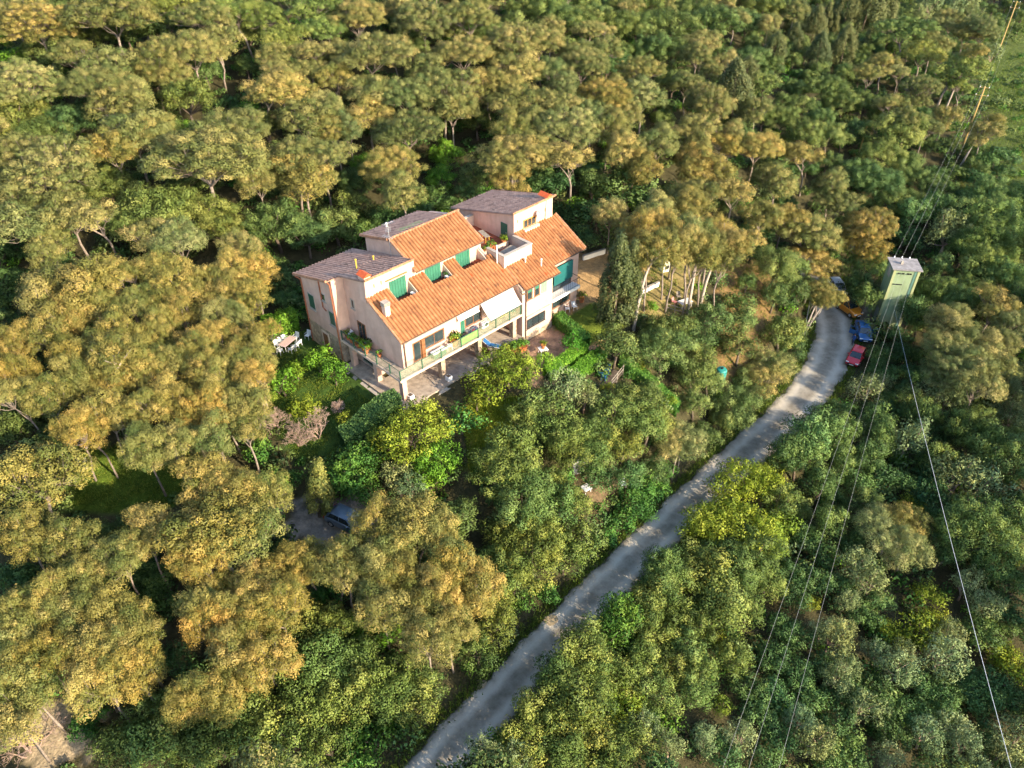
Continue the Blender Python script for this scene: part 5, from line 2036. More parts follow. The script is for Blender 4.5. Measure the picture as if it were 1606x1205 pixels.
# -- tiled roofs
def tiled(name, rects, h0, slope, b0, m, back=False, seed=1, parent=house):
    """rects (a0,a1,b0,b1); height h0 + slope*(b-b0); barrel tiles in rows over a slab"""
    r = random.Random(seed); V = []; Q = []; T = []; sg = 1 if slope > 0 else -1
    hz = lambda b: h0 + slope*(b - b0); ln = math.sqrt(1 + slope*slope); nb, nh = -slope/ln, 1/ln
    def quad(ps, t):
        n = len(V); V.extend(ps); T.extend([t]*len(ps)); Q.append((n, n+1, n+2, n+3))
    for a0, a1, c0, c1 in rects:
        th = .10
        P = [(a0, c0, hz(c0)), (a1, c0, hz(c0)), (a1, c1, hz(c1)), (a0, c1, hz(c1))]; L_ = [(x, y, z-th) for x, y, z in P]
        quad(P, .12); quad(L_[::-1], .1)
        for i in range(4): quad([P[i], L_[i], L_[(i+1) % 4], P[(i+1) % 4]], .2)
        W = a1 - a0; nc = max(2, round(W/.37)); st_ = W/nc; ex = .36; run = (c1 - c0)*ln; nr = max(1, round(run/ex)); ex = run/nr
        lowb = c0 if slope > 0 else c1
        for i in range(nc):
            ac = a0 + (i+.5)*st_ + r.uniform(-.012, .012)
            for j in range(nr):
                s0 = j*ex - .03 if j else -.05; s1 = (j+1)*ex + .02; t = min(1, max(0, r.gauss(.5, .16)))
                if r.random() < .012: t = 1.25
                if r.random() < .05: t = .1
                rr = .135 + r.uniform(-.008, .008); lift0, lift1 = .035 + r.uniform(0, .012), .008
                ring = []
                for s, lf, q in ((s0, lift0, rr), (s1, lift1, rr*.88)):
                    bb = lowb + sg*s/ln; zz = hz(bb) + lf
                    ring.append([(ac + q*math.cos(u), bb + nb*q*.85*math.sin(u), zz + nh*q*.85*math.sin(u)) for u in (0, .79, 1.57, 2.36, 3.14)])
                n = len(V); V.extend(ring[0] + ring[1]); T.extend([t]*10)
                for k in range(4): Q.append((n+k, n+k+1, n+6+k, n+5+k))
                m0 = len(V); V.append((ac, ring[0][0][1], ring[0][0][2])); T.append(.0)
    return obj(name, np_mesh(name, V, Q, mats=[m], tone=T), parent, kind='stuff')
tiled('roof_tiles', [(1.0, 15.75, .62, 3.95), (1.0, 3.5, 3.95, 5.40), (5.9, 7.7, 3.95, 5.40), (10.2, 11.55, 3.95, 5.40), (14.7, 15.4, 3.95, 4.25)], 6.02, SL, .62, tile_new, seed=1)
tiled('roof_tiles', [(6.55, 15.15, 5.02, 8.85)], 9.28, .51, 5.02, tile_new, seed=2)
tiled('roof_tiles', [(15.72, 20.8, -.42, 2.36), (19.42, 20.8, 2.36, 4.94), (20.8, 25.75, .5, 4.94)], 5.62, SL, -.42, tile_new, seed=3)
tiled('roof_tiles', [(.95, 6.58, 5.25, 9.4), (-.55, 6.68, 9.4, 15.55)], 10.46, -.275, 5.25, tile_old, seed=4)
tiled('roof_tiles', [(6.35, 13.9, 8.85, 13.55)], 11.24, -.26, 8.85, tile_old, seed=5)
tiled('roof_tiles', [(19.1, 25.5, 4.8, 14.6)], 10.82, -.26, 4.8, tile_old, seed=6)
tiled('roof_tiles', [(13.0, 19.1, 11.45, 14.6)], 8.12, -.26, 11.45, tile_old, seed=7)
tile_rim = mat('rim_tiles', (.40, .20, .11), .85, .3, 2.5)
rc = MB()
for a in np.arange(6.6, 15.1, .4): rc.tube([(a, 8.86, 11.24), (a+.42, 8.86, 11.25)], [.13, .115], 8)
rc.obj('ridge_tiles', tile_rim, house, kind='stuff')
for a0, a1, b_, h_ in ((1.0, 6.5, 5.25, 10.5), (19.1, 25.4, 4.8, 10.86)):
    rc = MB()
    for a in np.arange(a0, a1, .4): rc.tube([(a, b_, h_), (a+.42, b_, h_+.01)], [.12, .105], 8)
    rc.obj('ridge_tiles', tile_rim, house, kind='stuff')
for a_, pts in ((1.0, (.62, 6.05, 5.4, 8.68)), (15.75, (.62, 6.05, 3.95, 7.88)), (6.55, (5.02, 9.31, 8.85, 11.26)), (15.15, (5.02, 9.31, 8.85, 11.26)), (25.75, (.5, 6.16, 4.94, 8.6)), (-.5, (9.4, 9.35, 15.5, 7.67)), (25.45, (4.8, 10.84, 14.6, 8.3)), (6.4, (8.85, 11.26, 13.5, 10.05))):
    rc = MB(); b0_, h0_, b1_, h1_ = pts; n = int(math.hypot(b1_-b0_, h1_-h0_)/.4)
    for i in range(n): u, v = i/n, (i+1.06)/n; rc.tube([(a_, b0_+(b1_-b0_)*u, h0_+(h1_-h0_)*u+.02), (a_, b0_+(b1_-b0_)*v, h0_+(h1_-h0_)*v+.04)], [.115, .10], 7)
    rc.obj('verge_tiles', tile_rim, house, kind='stuff')
# gutters, downpipes, eave boards
g = MB(); g.tube([(1.0, .56, 5.98), (15.75, .56, 5.96)], .06, 6); g.tube([(15.7, -.5, 5.56), (20.8, -.5, 5.55)], .06, 6); g.tube([(20.8, .44, 6.05), (25.75, .44, 6.04)], .06, 6); g.tube([(6.55, 4.96, 9.2), (15.15, 4.96, 9.19)], .06, 6)
g.obj('gutter', gutter, house)
for pts, m in [([(16.05, -.48, 5.5), (16.05, -.13, 5.2), (16.05, -.13, -1)], gutter), ([(1.55, .56, 5.9), (1.55, 1.07, 5.6), (1.55, 1.07, 2.85)], gutter), ([(-.45, 15.3, 7.5), (-.08, 15.0, 7.1), (-.08, 15.0, -.2)], pipe_m), ([(-.3, 9.55, 9.1), (-.08, 9.6, 8.7), (-.08, 9.6, 3.0), (-.08, 9.6, -.2)], pipe_m), ([(-.07, 11.6, 8.4), (-.07, 11.6, 5.4), (-.07, 11.1, 5.2)], pipe_m), ([(15.75, .6, 5.9), (15.5, .2, 5.3), (15.52, -.12, 5.1), (16.05, -.16, 5.0)], gutter)]:
    b = MB(); b.tube(pts, .065, 6); b.obj('downpipe', m, house)
# stone base
s = MB(); s.box(-.04, 3.0, 9.36, 15.14, D, 2.55); s.obj('stone_base', stone, house); s = MB(); s.box(15.58, 20.07, -.09, 0, D, -.35); s.obj('stone_base', stone, house)
# slanted chimneys
def chimney(a0, a1, b0, b1, h0, h1, cap_m, fl):
    c = MB(); c.add([(a0-fl, b0-.05, h0), (a1+fl, b0-.05, h0), (a1+fl, b1, h0), (a0-fl, b1, h0), (a0, b0, h1), (a1, b0, h1), (a1, b1, h1), (a0, b1, h1)], [(3,2,1,0),(4,5,6,7),(0,1,5,4),(1,2,6,5),(2,3,7,6),(3,0,4,7)])
    o = c.obj('chimney', stucco, house)
    t = MB(); t.extr([(a0-.12, h1), ((a0+a1)/2, h1+.34), (a1+.12, h1)], b0-.12, b1+.12, 'b'); t.obj('chimney_cap', cap_m, o)
chimney(1.08, 1.75, 5.36, 6.3, 8.2, 10.75, redcap, .14); chimney(24.2, 24.95, 4.88, 6.0, 8.3, 10.95, redcap, .2)
c = MB(); c.box(1.42, 1.95, 3.15, 3.7, 7.0, 8.45); o = c.obj('chimney', stucco_pale, house)
for i in range(3):
    t = MB(); t.box(1.36, 2.01, 3.09, 3.76, 8.5+i*.15, 8.57+i*.15); t.obj('chimney_slat', concrete, o)
# vent pipes, mast aerials
for a, b, h, l, m in [(2.9, 9.3, 9.3, 1.0, yellow), (5.0, 9.5, 9.25, .5, yellow), (15.2, 3.1, 7.5, 1.9, white), (19.3, .9, 6.4, .75, white), (18.0, 1.9, 6.9, .5, white), (8.9, 12.4, 10.3, .5, white), (14.3, 12.6, 8.0, .6, white)]:
    q = MB(); q.tube([(a, b, h-.2), (a, b, h+l)], .065, 8); o = q.obj('vent_pipe', m, house)
    q = MB(); q.lathe([(.10, 0), (.12, .05), (.02, .12)], 8, (a, b, h+l)); q.obj('vent_cowl', m, o)
def aerial(a, b, h, L_):
    q = MB(); q.tube([(a, b, h), (a, b, h+L_)], .035, 6); o = q.obj('aerial_mast', galv, house)
    for z, d, n in ((L_-.1, 0, 7), (L_-.7, .9, 6), (L_-1.5, 1.8, 5)):
        q = MB(); u = Vector((math.cos(d), math.sin(d), 0)); v = Vector((-u.y, u.x, 0)); p0 = Vector((a, b, h+z)); q.tube([p0-u*.5, p0+u*.7], .02, 4)
        for i in range(n): c_ = p0 + u*(-.45+i*1.1/(n-1)); q.tube([c_-v*.28, c_+v*.28], .014, 4)
        q.obj('aerial', galv, o)
aerial(6.45, 8.6, 9.5, 3.6)
def dish(a, b, h):
    q = MB(); q.tube([(a, b, h), (a, b, h+.9)], .03, 5); o = q.obj('dish_mast', galv, house)
    q = MB(); q.lathe([(.02, 0), (.2, .03), (.38, .12)], 14); me_ = q.mesh('dish', white, True); d = obj('dish', me_, o, (a, b-.1, h+.9)); d.rotation_euler = (R(65), 0, .3)
dish(22.6, 4.75, 8.8); dish(13.9, 12.3, 8.3)
q = MB(); q.add([(8.6, 9.6, 11.14), (11.4, 9.6, 11.14), (11.4, 10.4, 10.93), (8.6, 10.4, 10.93)], [(0, 1, 2, 3)]); q.box(8.6, 11.4, 9.58, 9.62, 11.05, 11.13); q.obj('skylight_sheet', limecloth, house)
# -- openings
def shutter(a0, a1, h0, h1, b, n, m, parent=house):
    x = MB(); x.box(a0, a1, b-.02, b-.005, h0, h1); o = x.obj('shutter', m, parent)
    wd = (a1-a0)/n
    for i in range(n):
        y = MB(); y.box(a0+i*wd+.012, a0+(i+1)*wd-.012, b-.06, b-.02, h0, h1); y.obj('board', m, o)
    return o
for a0, a1 in ((3.66, 5.56), (7.85, 9.8), (11.75, 13.6)): shutter(a0, a1, 7.14, 9.12 if a0 > 6 else 9.2, 5.42, 6, green)
l = MB(); l.box(3.3, 5.75, 5.28, 5.42, 9.42, 9.5); l.obj('lintel', terra, house)
def window(a0, a1, h0, h1, b, n=2, fm=wood, blind=None, axis='b', shut=None):
    """framed opening in the wall plane b (facing -b) or, axis 'a', in the plane a=b (facing -a)"""
    mk = (lambda x: x) if axis == 'b' else (lambda x: x)
    def bx(M_, u0, u1, d0, d1, z0, z1):
        if axis == 'b': M_.box(u0, u1, b-d1, b-d0, z0, z1)
        else: M_.box(b-d1, b-d0, u0, u1, z0, z1)
    f = MB(); t = .08
    bx(f, a0-t, a0, -.02, .06, h0-t, h1+t); bx(f, a1, a1+t, -.02, .06, h0-t, h1+t); bx(f, a0, a1, -.02, .055, h1, h1+t); bx(f, a0, a1, -.02, .055, h0-t, h0)
    o = f.obj('window', fm, house)
    wd = (a1-a0)/n
    for i in range(n):
        g = MB(); bx(g, a0+i*wd+.03, a0+(i+1)*wd-.03, -.01, .012, h0+.02, h1-.02); g.obj('pane', glass, o)
        if i: m_ = MB(); bx(m_, a0+i*wd-.03, a0+i*wd+.03, -.01, .04, h0, h1); m_.obj('mullion', fm, o)
    sl = MB(); bx(sl, a0-.15, a1+.15, 0, .14, h0-.16, h0-.085); sl.obj('sill', concrete, o)
    if blind: bl = MB(); bx(bl, a0, a1, .02, .035, h1-(h1-h0)*blind[1], h1); bl.obj('blind', blind[0], o)
    return o
window(16.3, 16.95, 4.05, 5.3, -.05, 1, wood, (green, .38)); window(17.4, 18.0, 4.05, 5.3, -.05, 1, wood, (green, .38)); shutter(18.4, 19.15, 3.95, 5.35, -.05, 3, mat('pale_green_shutter', (.20, .36, .22), .6, .1, 2))
window(16.35, 18.9, .55, 1.55, -.05, 3, iron)
lb = MB(); lb.box(16.1, 19.6, -.22, -.05, 2.05, 2.13); lb.obj('lintel', concrete, house)
window(2.6, 3.4, 2.95, 4.9, 1.15, 1, wood); window(3.9, 6.2, 3.75, 4.9, 1.15, 2, wood); window(9.0, 11.0, 3.75, 4.9, 1.15, 2, wood); window(12.4, 14.3, 2.95, 4.9, 1.15, 2, wood)
shutter(8.35, 8.85, 3.2, 5.2, 1.15, 2, green)
o = MB(); o.box(3.46, 3.86, .98, 1.09, 2.92, 5.0); o.obj('door_leaf', wood, house)
# end wall and rear block windows (plane a)
window(11.0, 11.6, 6.3, 7.0, 0, 1, concrete, axis='a'); window(9.85, 10.7, 3.9, 5.4, 0, 1, concrete, (dgreen, .98), 'a'); window(13.2, 14.2, 4.3, 5.9, 0, 1, concrete, (dgreen, .98), 'a')
window(8.1, 8.5, 6.2, 7.1, 1.3, 1, concrete, axis='a'); window(6.8, 7.9, 2.95, 4.9, 1.3, 2, wood, axis='a')
window(6.2, 7.7, .5, 1.05, 1.26, 1, dgreen, axis='a')
dd = MB(); dd.box(-.10, -.05, 11.7, 12.6, -.1, 2.05); dd.obj('door', wood, house); dd = MB(); dd.box(-.12, -.05, 11.5, 11.7, -.1, 2.25); dd.box(-.12, -.05, 12.6, 12.8, -.1, 2.25); dd.box(-.12, -.05, 11.7, 12.6, 2.05, 2.25); dd.obj('door_frame', stucco_pale, house)
# right wing: recessed balcony and doors
window(21.2, 23.95, .3, 1.45, .95, 2, wood); window(21.0, 24.0, 2.45, 5.2, .95, 2, iron)
x = MB(); x.box(21.0, 23.95, .60, .64, 3.35, 5.45); x.obj('roller_blind', teal, house); x = MB(); x.box(20.07, 20.11, .05, .9, 2.5, 5.2); x.obj('roller_blind', teal, house)
x = MB(); x.box(20.05, 24.4, -.15, .95, 2.05, 2.4); x.obj('balcony_slab', white, house)
r_ = MB(); r_.tube([(20.1, -.1, 3.4), (24.35, -.1, 3.4)], .03, 5); r_.tube([(24.35, -.1, 3.4), (24.35, .95, 3.4)], .03, 5); r_.tube([(20.1, -.1, 2.55), (24.35, -.1, 2.55)], .02, 5)
ro = r_.obj('balcony_railing', iron, house)
for i in range(15): b = MB(); b.tube([(20.15+i*.3, -.1, 2.4), (20.15+i*.3, -.1, 3.4)], .018, 4); b.obj('baluster', iron, ro)
window(20.85, 22.55, 8.65, 9.45, 4.95, 3, mat('honey_wood', (.50, .24, .05), .6, .15, 4)); 
x = MB(); x.box(20.6, 22.8, 4.5, 4.93, 8.3, 8.62); x.obj('dormer_ledge', stucco_pale, house)
shutter_t = MB(); shutter_t.box(19.34, 19.38, 5.9, 6.85, 7.32, 9.25); do = shutter_t.obj('terrace_door', dgreen, house); k = MB(); k.box(19.30, 19.34, 6.0, 6.1, 8.2, 8.3); k.obj('door_handle', galv, do)
for a, h in ((19.9, 9.9), (24.0, 9.8), (2.0, 9.7), (2.8, 9.7)): k = MB(); k.box(a, a+.07, 4.90 if a > 5 else 5.37, 4.96 if a > 5 else 5.43, h-.35, h); k.obj('wall_vent', terra, house)
# -- balcony
x = MB(); x.box(0, 15.6, 0, 1.12, 2.42, 2.66); x.box(0, 1.28, 1.12, 9.36, 2.42, 2.66); x.obj('balcony_slab', stucco_pale, house)
x = MB(); x.box(.08, 15.55, .08, 1.14, 2.66, 2.70); x.box(.08, 1.28, 1.14, 9.3, 2.66, 2.70); x.obj('balcony_floor', paving, house)
ra = MB(); ra.tube([(.06, 9.2, 3.72), (.06, .06, 3.72), (15.5, .06, 3.72)], .035, 6); ra.tube([(.06, 9.2, 2.86), (.06, .06, 2.86), (15.5, .06, 2.86)], .022, 5)
rail = ra.obj('balcony_railing', rail_m, house)
posts = [(.06, .06)] + [(x_, .06) for x_ in (2.6, 4.9, 7.4, 9.6, 12.0, 13.9, 15.45)] + [(.06, y_) for y_ in (1.6, 3.6, 5.4, 7.2, 9.2)]
for px, py in posts: b = MB(); b.box(px-.045, px+.045, py-.045, py+.045, 2.6, 3.76); b.obj('railing_post', rail_m, rail)
pane_m = bpy.data.materials.new('clear_railing_glass'); pane_m.use_nodes = True; pp = pane_m.node_tree.nodes["Principled BSDF"]; pp.inputs["Base Color"].default_value = (.45, .50, .32, 1); pp.inputs["Roughness"].default_value = .05; pp.inputs["Transmission Weight"].default_value = .0; pp.inputs["Alpha"].default_value = .13
xs_ = [.06, 2.6, 4.9, 7.4, 9.6, 12.0, 13.9, 15.45]
for i in range(7):
    b = MB(); b.box(xs_[i]+.06, xs_[i+1]-.06, .05, .065, 2.9, 3.66); b.obj('railing_panel', limecloth if i == 3 else pane_m, rail)
ys_ = [.06, 1.6, 3.6, 5.4]
for i in range(3): b = MB(); b.box(.05, .065, ys_[i]+.06, ys_[i+1]-.06, 2.9, 3.66); b.obj('railing_panel', pane_m, rail)
# -- arcade
for px, py in ((.35, .3), (.35, 4.3), (.2, 8.0), (5.0, .3), (9.75, .3), (14.6, .3)):
    b = MB(); b.box(px, px+.5, py, py+.55, -.4, 2.42); b.obj('pillar', stone if px > 1 else stucco, house)
b = MB(); b.box(-.55, 15.5, -.75, 4.38, -.6, 0.0); b.box(-.55, 1.25, 4.38, 8.9, -.6, 0.0); b.obj('arcade_floor', paving, house)
for i in range(3): b = MB(); b.box(-.55-.38*(i+1), -.55-.38*i-.01, -.75-.38*(i+1), 8.6, -.9, -.02-.17*(i+1)); b.obj('step', concrete, house)
for i in range(2): b = MB(); b.box(-.54, 10.2, -.75-.40*(i+1), -.75-.4*i-.01, -.9, -.03-.16*(i+1)); b.obj('step', concrete, house)
b = MB(); b.box(.2, .9, 9.4, 9.9, -.4, 2.4); b.obj('pillar', stone, house)
# awning over the balcony
def cloth(name, pts, m, parent, n=10, sag=.12):
    (p0, p1, p2, p3) = [Vector(q) for q in pts]; b = MB(); V = []
    for i in range(n+1):
        for j in range(n+1):
            u, v = i/n, j/n; q = (p0*(1-u) + p1*u)*(1-v) + (p3*(1-u) + p2*u)*v; q.z -= sag*math.sin(math.pi*v)*(1 + .2*math.sin(u*9)); V.append(q)
    b.add(V, [(i*(n+1)+j, (i+1)*(n+1)+j, (i+1)*(n+1)+j+1, i*(n+1)+j+1) for i in range(n) for j in range(n)]); me_ = b.mesh(name, m, True)
    o_ = obj(name, me_, parent); md = o_.modifiers.new('thick', 'SOLIDIFY'); md.thickness = .02; return o_
aw = cloth('awning', [(10.9, 1.05, 5.6), (15.3, 1.05, 5.6), (15.2, -.35, 4.25), (11.0, -.35, 4.25)], awning, house)
for a in (11.05, 15.15): b = MB(); b.tube([(a, 1.1, 4.3), (a, -.33, 4.24)], .025, 5); b.obj('awning_arm', galv, aw)
b = MB(); b.tube([(10.95, -.35, 4.24), (15.25, -.35, 4.24)], .035, 6); b.obj('awning_bar', galv, aw)
cloth('awning', [(7.9, 1.12, 5.6), (10.6, 1.12, 5.6), (10.6, .8, 4.95), (7.9, .8, 4.95)], awning, house, 6, .03)
# ------------------------------------------------------------------ electricity substation tower
tw_m = mat('faded_green_render', (.27, .345, .195), .9, .10, .5, bump=.2, fine=25)
streaks(tw_m, .1)
TA = math.atan2(85.01-85.51, 52.6-49.65)
tower = empty('substation_tower', (49.65, 85.51, -.5), TA, 'tall pale green electricity substation tower with flat grey roof', 'tower')
W_, D_, HT = 3.2, 2.8, 9.1
b = MB(); b.box(0, W_, 0, D_, -1, HT-.15); b.obj('wall', tw_m, tower)
for x0, x1 in ((-.03, .28), (W_-.28, W_+.03)):
    b = MB(); b.box(x0, x1, -.07, 0, -1, HT-.15); b.obj('pilaster', mat('yellow_green_render', (.36, .385, .19), .9, .1, .6), tower)
b = MB(); b.box(W_-.62, W_-.38, -.05, 0, 0, HT-.2); b.obj('cable_duct', mat('teal_green_paint', (.10, .20, .16), .7, .1, 1), tower)
b = MB(); b.box(-.28, W_+.22, -.25, D_+.2, HT-.15, HT); ro = b.obj('roof', mat('grey_roof_slab', (.29, .27, .265), .9, .25, 1.2, bump=.3), tower)
b = MB(); b.box(1.0, 1.3, 1.2, 1.5, HT, HT+.4); b.obj('roof_vent', concrete, ro)
b = MB(); b.box(-.05, 0, .5, 1.5, .3, 2.6); b.obj('door', mat('pale_metal_door', (.33, .38, .36), .6, .1, 1), tower)
b = MB(); b.box(-.045, -.003, .9, 1.9, HT-1.9, HT-.7); b.obj('louvre', concrete, tower)
ins = [(.55, D_+.12), (1.5, D_+.12), (2.45, D_+.12)]
for x, y in ins: b = MB(); b.lathe([(.05, 0), (.1, .06), (.05, .12), (.09, .18), (.04, .26)], 8, (x, y, HT-.02)); b.obj('insulator', plastic, tower)
for x in (.6, 1.1, 1.7, 2.0): b = MB(); b.box(x, x+.25, -.12, 0, HT-.75, HT-.6); b.obj('bracket', iron, tower)
b = MB(); b.box(.35, 1.5, -.09, -.02, HT-2.35, HT-2.25); b.obj('bracket', iron, tower)
TM = Matrix.Translation((49.65, 85.51, -.5)) @ Matrix.Rotation(TA, 4, 'Z')
# ------------------------------------------------------------------ wooden poles and cables
pole_m = mat('yellow_pine_pole', (.50, .34, .12), .85, .15, 3)
def pole(x, y, H, lab, arms=True):
    z = tz(x, y); o = empty('utility_pole', (x, y, z), 0, lab, 'pole', 'wooden poles of the power line')
    b = MB(); b.tube([(0, 0, -.5), (0, 0, H)], [.17, .12], 8); b.obj('shaft', pole_m, o)
    if arms:
        for h, l in ((H-.2, .75), (H-1.5, 1.0)):
            b = MB(); u = Vector((.87, -.49, 0)); b.tube([-u*l + Vector((0, 0, h)), u*l + Vector((0, 0, h))], .06, 5); c = b.obj('crossarm', pole_m, o)
            for s in (-1, 1): k = MB(); p = u*l*s*.92; k.lathe([(.04, 0), (.08, .08), (.03, .22)], 6, (p.x, p.y, h)); k.obj('insulator', plastic, c)
    return o
pole(81.08, 131.95, 12, 'yellowish wooden pole beside the meadow, nearer of the two with crossarms'); pole(122.57, 199.39, 10.6, 'yellowish wooden pole at the top right corner, farther along the power line'); pole(60.93, 128, 4.4, 'short wooden pole stub among the oaks', False)
wire_m = mat('pale_cable', (.33, .33, .31), .5, .05, 2); white_m = mat('white_cable', (.55, .57, .60), .5, .02, 2)
def cable(p, q, sag, lab, r=.0075, m=wire_m, grp='overhead wires'):
    p, q = Vector(p), Vector(q); pts = []
    for i in range(25): t = i/24; c = p.lerp(q, t); c.z -= sag*4*t*(1-t); pts.append(c)
    b = MB(); b.tube(pts, r, 5); b.obj('overhead_wire', m, label=lab, cat='wire', group=grp)
zt = tz(81.08, 131.95); zp = tz(122.57, 199.39)
for i, (x, y) in enumerate(ins):
    q = TM @ Vector((x, y, HT+.2)); off = (-.8, 0, .85)[i]; qq = (81.08+.87*off, 131.95-.49*off, zt + (10.75 if i != 1 else 12))
    cable(q, qq, .8, '%s of three wires from the green tower up to the meadow pole' % ('leftmost', 'middle one', 'rightmost')[i]); cable(qq, (122.57+.87*off, 199.39-.49*off, zp + 10.3), 1.0, '%s of three wires between the two yellowish poles' % ('leftmost', 'middle one', 'rightmost')[i])
for i, (x, ex, ey) in enumerate(((.7, 4.7, 15.0), (1.5, 6.0, 14.4), (2.3, 7.6, 13.8))):
    q = TM @ Vector((x, -.12, HT-.6)); cable(q, (ex+4.2, ey, 12.0), .9, '%s of three wires from the green tower down across the road verge' % ('leftmost', 'middle one', 'rightmost')[i])
cable(TM @ Vector((1.75, -.1, HT-6.2)), (30.5, 19.5, 9.5), .5, 'thick white cable from the tower to the lower right corner', .016, white_m, None)
# ------------------------------------------------------------------ things on the balcony, terraces and in the garden
HM = Matrix.Translation((HO[0], HO[1], 13.0)) @ Matrix.Rotation(AZ, 4, 'Z')
def hl(a, b, h): return tuple(HM @ Vector((a, b, h)))
def gl(x, y, dz=0): return (x, y, tz(x, y) + dz)
def plastic_chair(loc, rz, m, lab, grp=None, s=1.0):
    o = empty('garden_chair', loc, rz, lab, 'chair', grp); o.scale = (s, s, s)
    b = MB(); b.box(-.24, .24, -.23, .24, .41, .45); b.obj('seat', m, o)
    b = MB(); b.extr([(.20, .45), (.25, .45), (.36, .88), (.31, .88)], -.23, .23); b.obj('backrest', m, o)
    for x in (-.21, .21):
        for y, dy in ((-.2, -.04), (.2, .05)): b = MB(); b.tube([(x, y, .42), (x*1.12, y+dy, 0)], [.03, .022], 4); b.obj('leg', m, o)
        b = MB(); b.box(x-.025 if x < 0 else x, x if x < 0 else x+.025, -.2, .25, .62, .66); b.obj('armrest', m, o)
    return o
def table(loc, rz, L_, W_, m, lab, h=.73, top=None, legs=4, grp=None):
    o = empty('garden_table', loc, rz, lab, 'table', grp)
    b = MB(); b.box(-L_/2, L_/2, -W_/2, W_/2, h-.04, h); b.obj('table_top', top or m, o, bevel=.012)
    for x in (-L_/2+.1, L_/2-.1):
        for y in (-W_/2+.1, W_/2-.1): b = MB(); b.tube([(x, y, h-.04), (x, y, 0)], .03, 5); b.obj('leg', m, o)
    return o
def foliage_ball(r, rad, sq, per, L_=.07, W_=.045, z=0, t=(.2, .8), n=7, spread_=.6):
    cen = rdir(r, n, -.6, 1)*rad*spread_*np.array([1, 1, sq]) + np.array([0, 0, z]); return crown_arrays(r, cen, r.uniform(.45, .65, n)*rad, .95, per, L_, W_, .5, -.7, r.uniform(*t, n), .2)
PLANT = [np_mesh('plant_leaves', q[0], q[1], mats=[m], tone=q[2], nrm=q[3]) for q, m in ((foliage_ball(np.random.default_rng(200+i), .34, .9, 260, z=.62), m) for i, m in enumerate((lm_bright, lm_deep, lm_yel)))]
POTM = MB().lathe([(.13, 0), (.2, .34), (.23, .34), (.23, .40), (.19, .40), (.18, .36)], 12).mesh('pot', terra)
def pot(loc, s, k, lab, grp='potted plants', pm=None):
    o = empty('potted_plant', loc, loc[0]*7, lab, 'plant', grp); o.scale = (s, s, s); obj('pot', pm or POTM, o); obj('foliage', PLANT[k % 3], o); return o
# balcony, short side: flowers, appliance; long side: seats, rack, bins
for i, (a, b) in enumerate(((.5, 8.8), (.45, 8.2), (.4, 7.6), (.42, 7.0), (.5, 6.3), (.95, 6.0), (.4, 5.7))):
    pot(hl(a, b, 2.7), 1.25, (2, 0, 1, 2, 0, 1, 0)[i], '%s potted plant from the far end of the balcony\'s short side' % ORD[i], 'pots on the short side of the balcony')
o = empty('washing_machine', hl(.75, 8.75, 2.7), AZ, 'white washing machine among pots at the balcony\'s far end', 'appliance'); b = MB(); b.box(-.3, .3, -.3, .3, 0, .85); b.obj('casing', plastic, o, bevel=.02); b = MB(); b.lathe([(.2, 0), (.2, .03), (.14, .05)], 14); d = obj('drum_door', b.mesh('drum_door', iron), o, (-.3, 0, .45)); d.rotation_euler = (0, R(-90), 0)
pot(hl(.9, 4.3, 2.7), .9, 0, 'low potted plant against the shaded end wall')
o = empty('storage_bench', hl(5.0, .55, 2.7), AZ, 'white topped dark storage bench on the balcony by the window', 'bench'); b = MB(); b.box(-.75, .75, -.25, .25, 0, .55); b.obj('box', dgreen, o); b = MB(); b.box(-.8, .8, -.28, .28, .55, .62); b.obj('lid', plastic, o)
plastic_chair(hl(6.4, .6, 2.7), AZ+2.6, plastic, 'white round-backed chair on the balcony beside the storage bench')
for i, a in enumerate((7.0, 7.35)): pot(hl(a, .75, 2.7), 1.5+.1*i, 2-i, '%s tall pot plant beside the white balcony chair' % ('nearer', 'farther')[i])
def rack(loc, rz):
    o = empty('drying_rack', loc, rz, 'drying rack hung with dark and red laundry on the balcony', 'drying rack')
    b = MB()
    for i in range(6): b.tube([(-.8, -.25+i*.1, .9), (.8, -.25+i*.1, .9)], .008, 4)
    for x in (-.8, .8): b.tube([(x, -.25, .9), (x, .25, .9)], .012, 4); b.tube([(x, -.25, .9), (x, .3, 0)], .012, 4); b.tube([(x, .25, .9), (x, -.3, 0)], .012, 4)
    b.obj('frame', galv, o)
    for x0, x1, y, l, m in ((-.7, -.3, -.2, .45, navy), (-.2, .1, -.2, .4, red_cloth), (.2, .6, -.1, .5, navy), (-.5, 0, .1, .35, iron), (.1, .7, .2, .45, navy)):
        c = MB(); c.extr([(y-.02, .91), (y, .93), (y+.02, .91), (y+.05, .91-l), (y+.03, .91-l), (y, .9), (y-.03, .91-l), (y-.05, .91-l)], x0, x1); c.obj('laundry', m, o)
rack(hl(9.4, .6, 2.7), AZ)
b = empty('laundry_basket', hl(8.2, .75, 2.7), AZ, 'navy bundle of laundry under the green balcony shutter', 'basket'); c = MB(); c.lathe([(.22, 0), (.32, .4), (.34, .45), (.24, .55), (.05, .62)], 12); c.obj('bundle', navy, b)
ac = empty('air_conditioner', hl(11.2, .85, 2.7), AZ, 'white air conditioner unit standing on the balcony', 'air conditioner'); c = MB(); c.box(-.42, .42, -.16, .16, .1, .75); c.obj('casing', plastic, ac, bevel=.02); c = MB(); c.lathe([(.22, 0), (.22, .02), (.05, .04)], 14); d = obj('fan_grille', c.mesh('fan_grille', iron), ac, (.12, -.16, .42)); d.rotation_euler = (R(90), 0, 0); c = MB(); c.box(-.4, -.3, -.15, .15, 0, .1); c.obj('foot', iron, ac); c = MB(); c.box(.3, .4, -.15, .15, 0, .1); c.obj('foot', iron, ac)
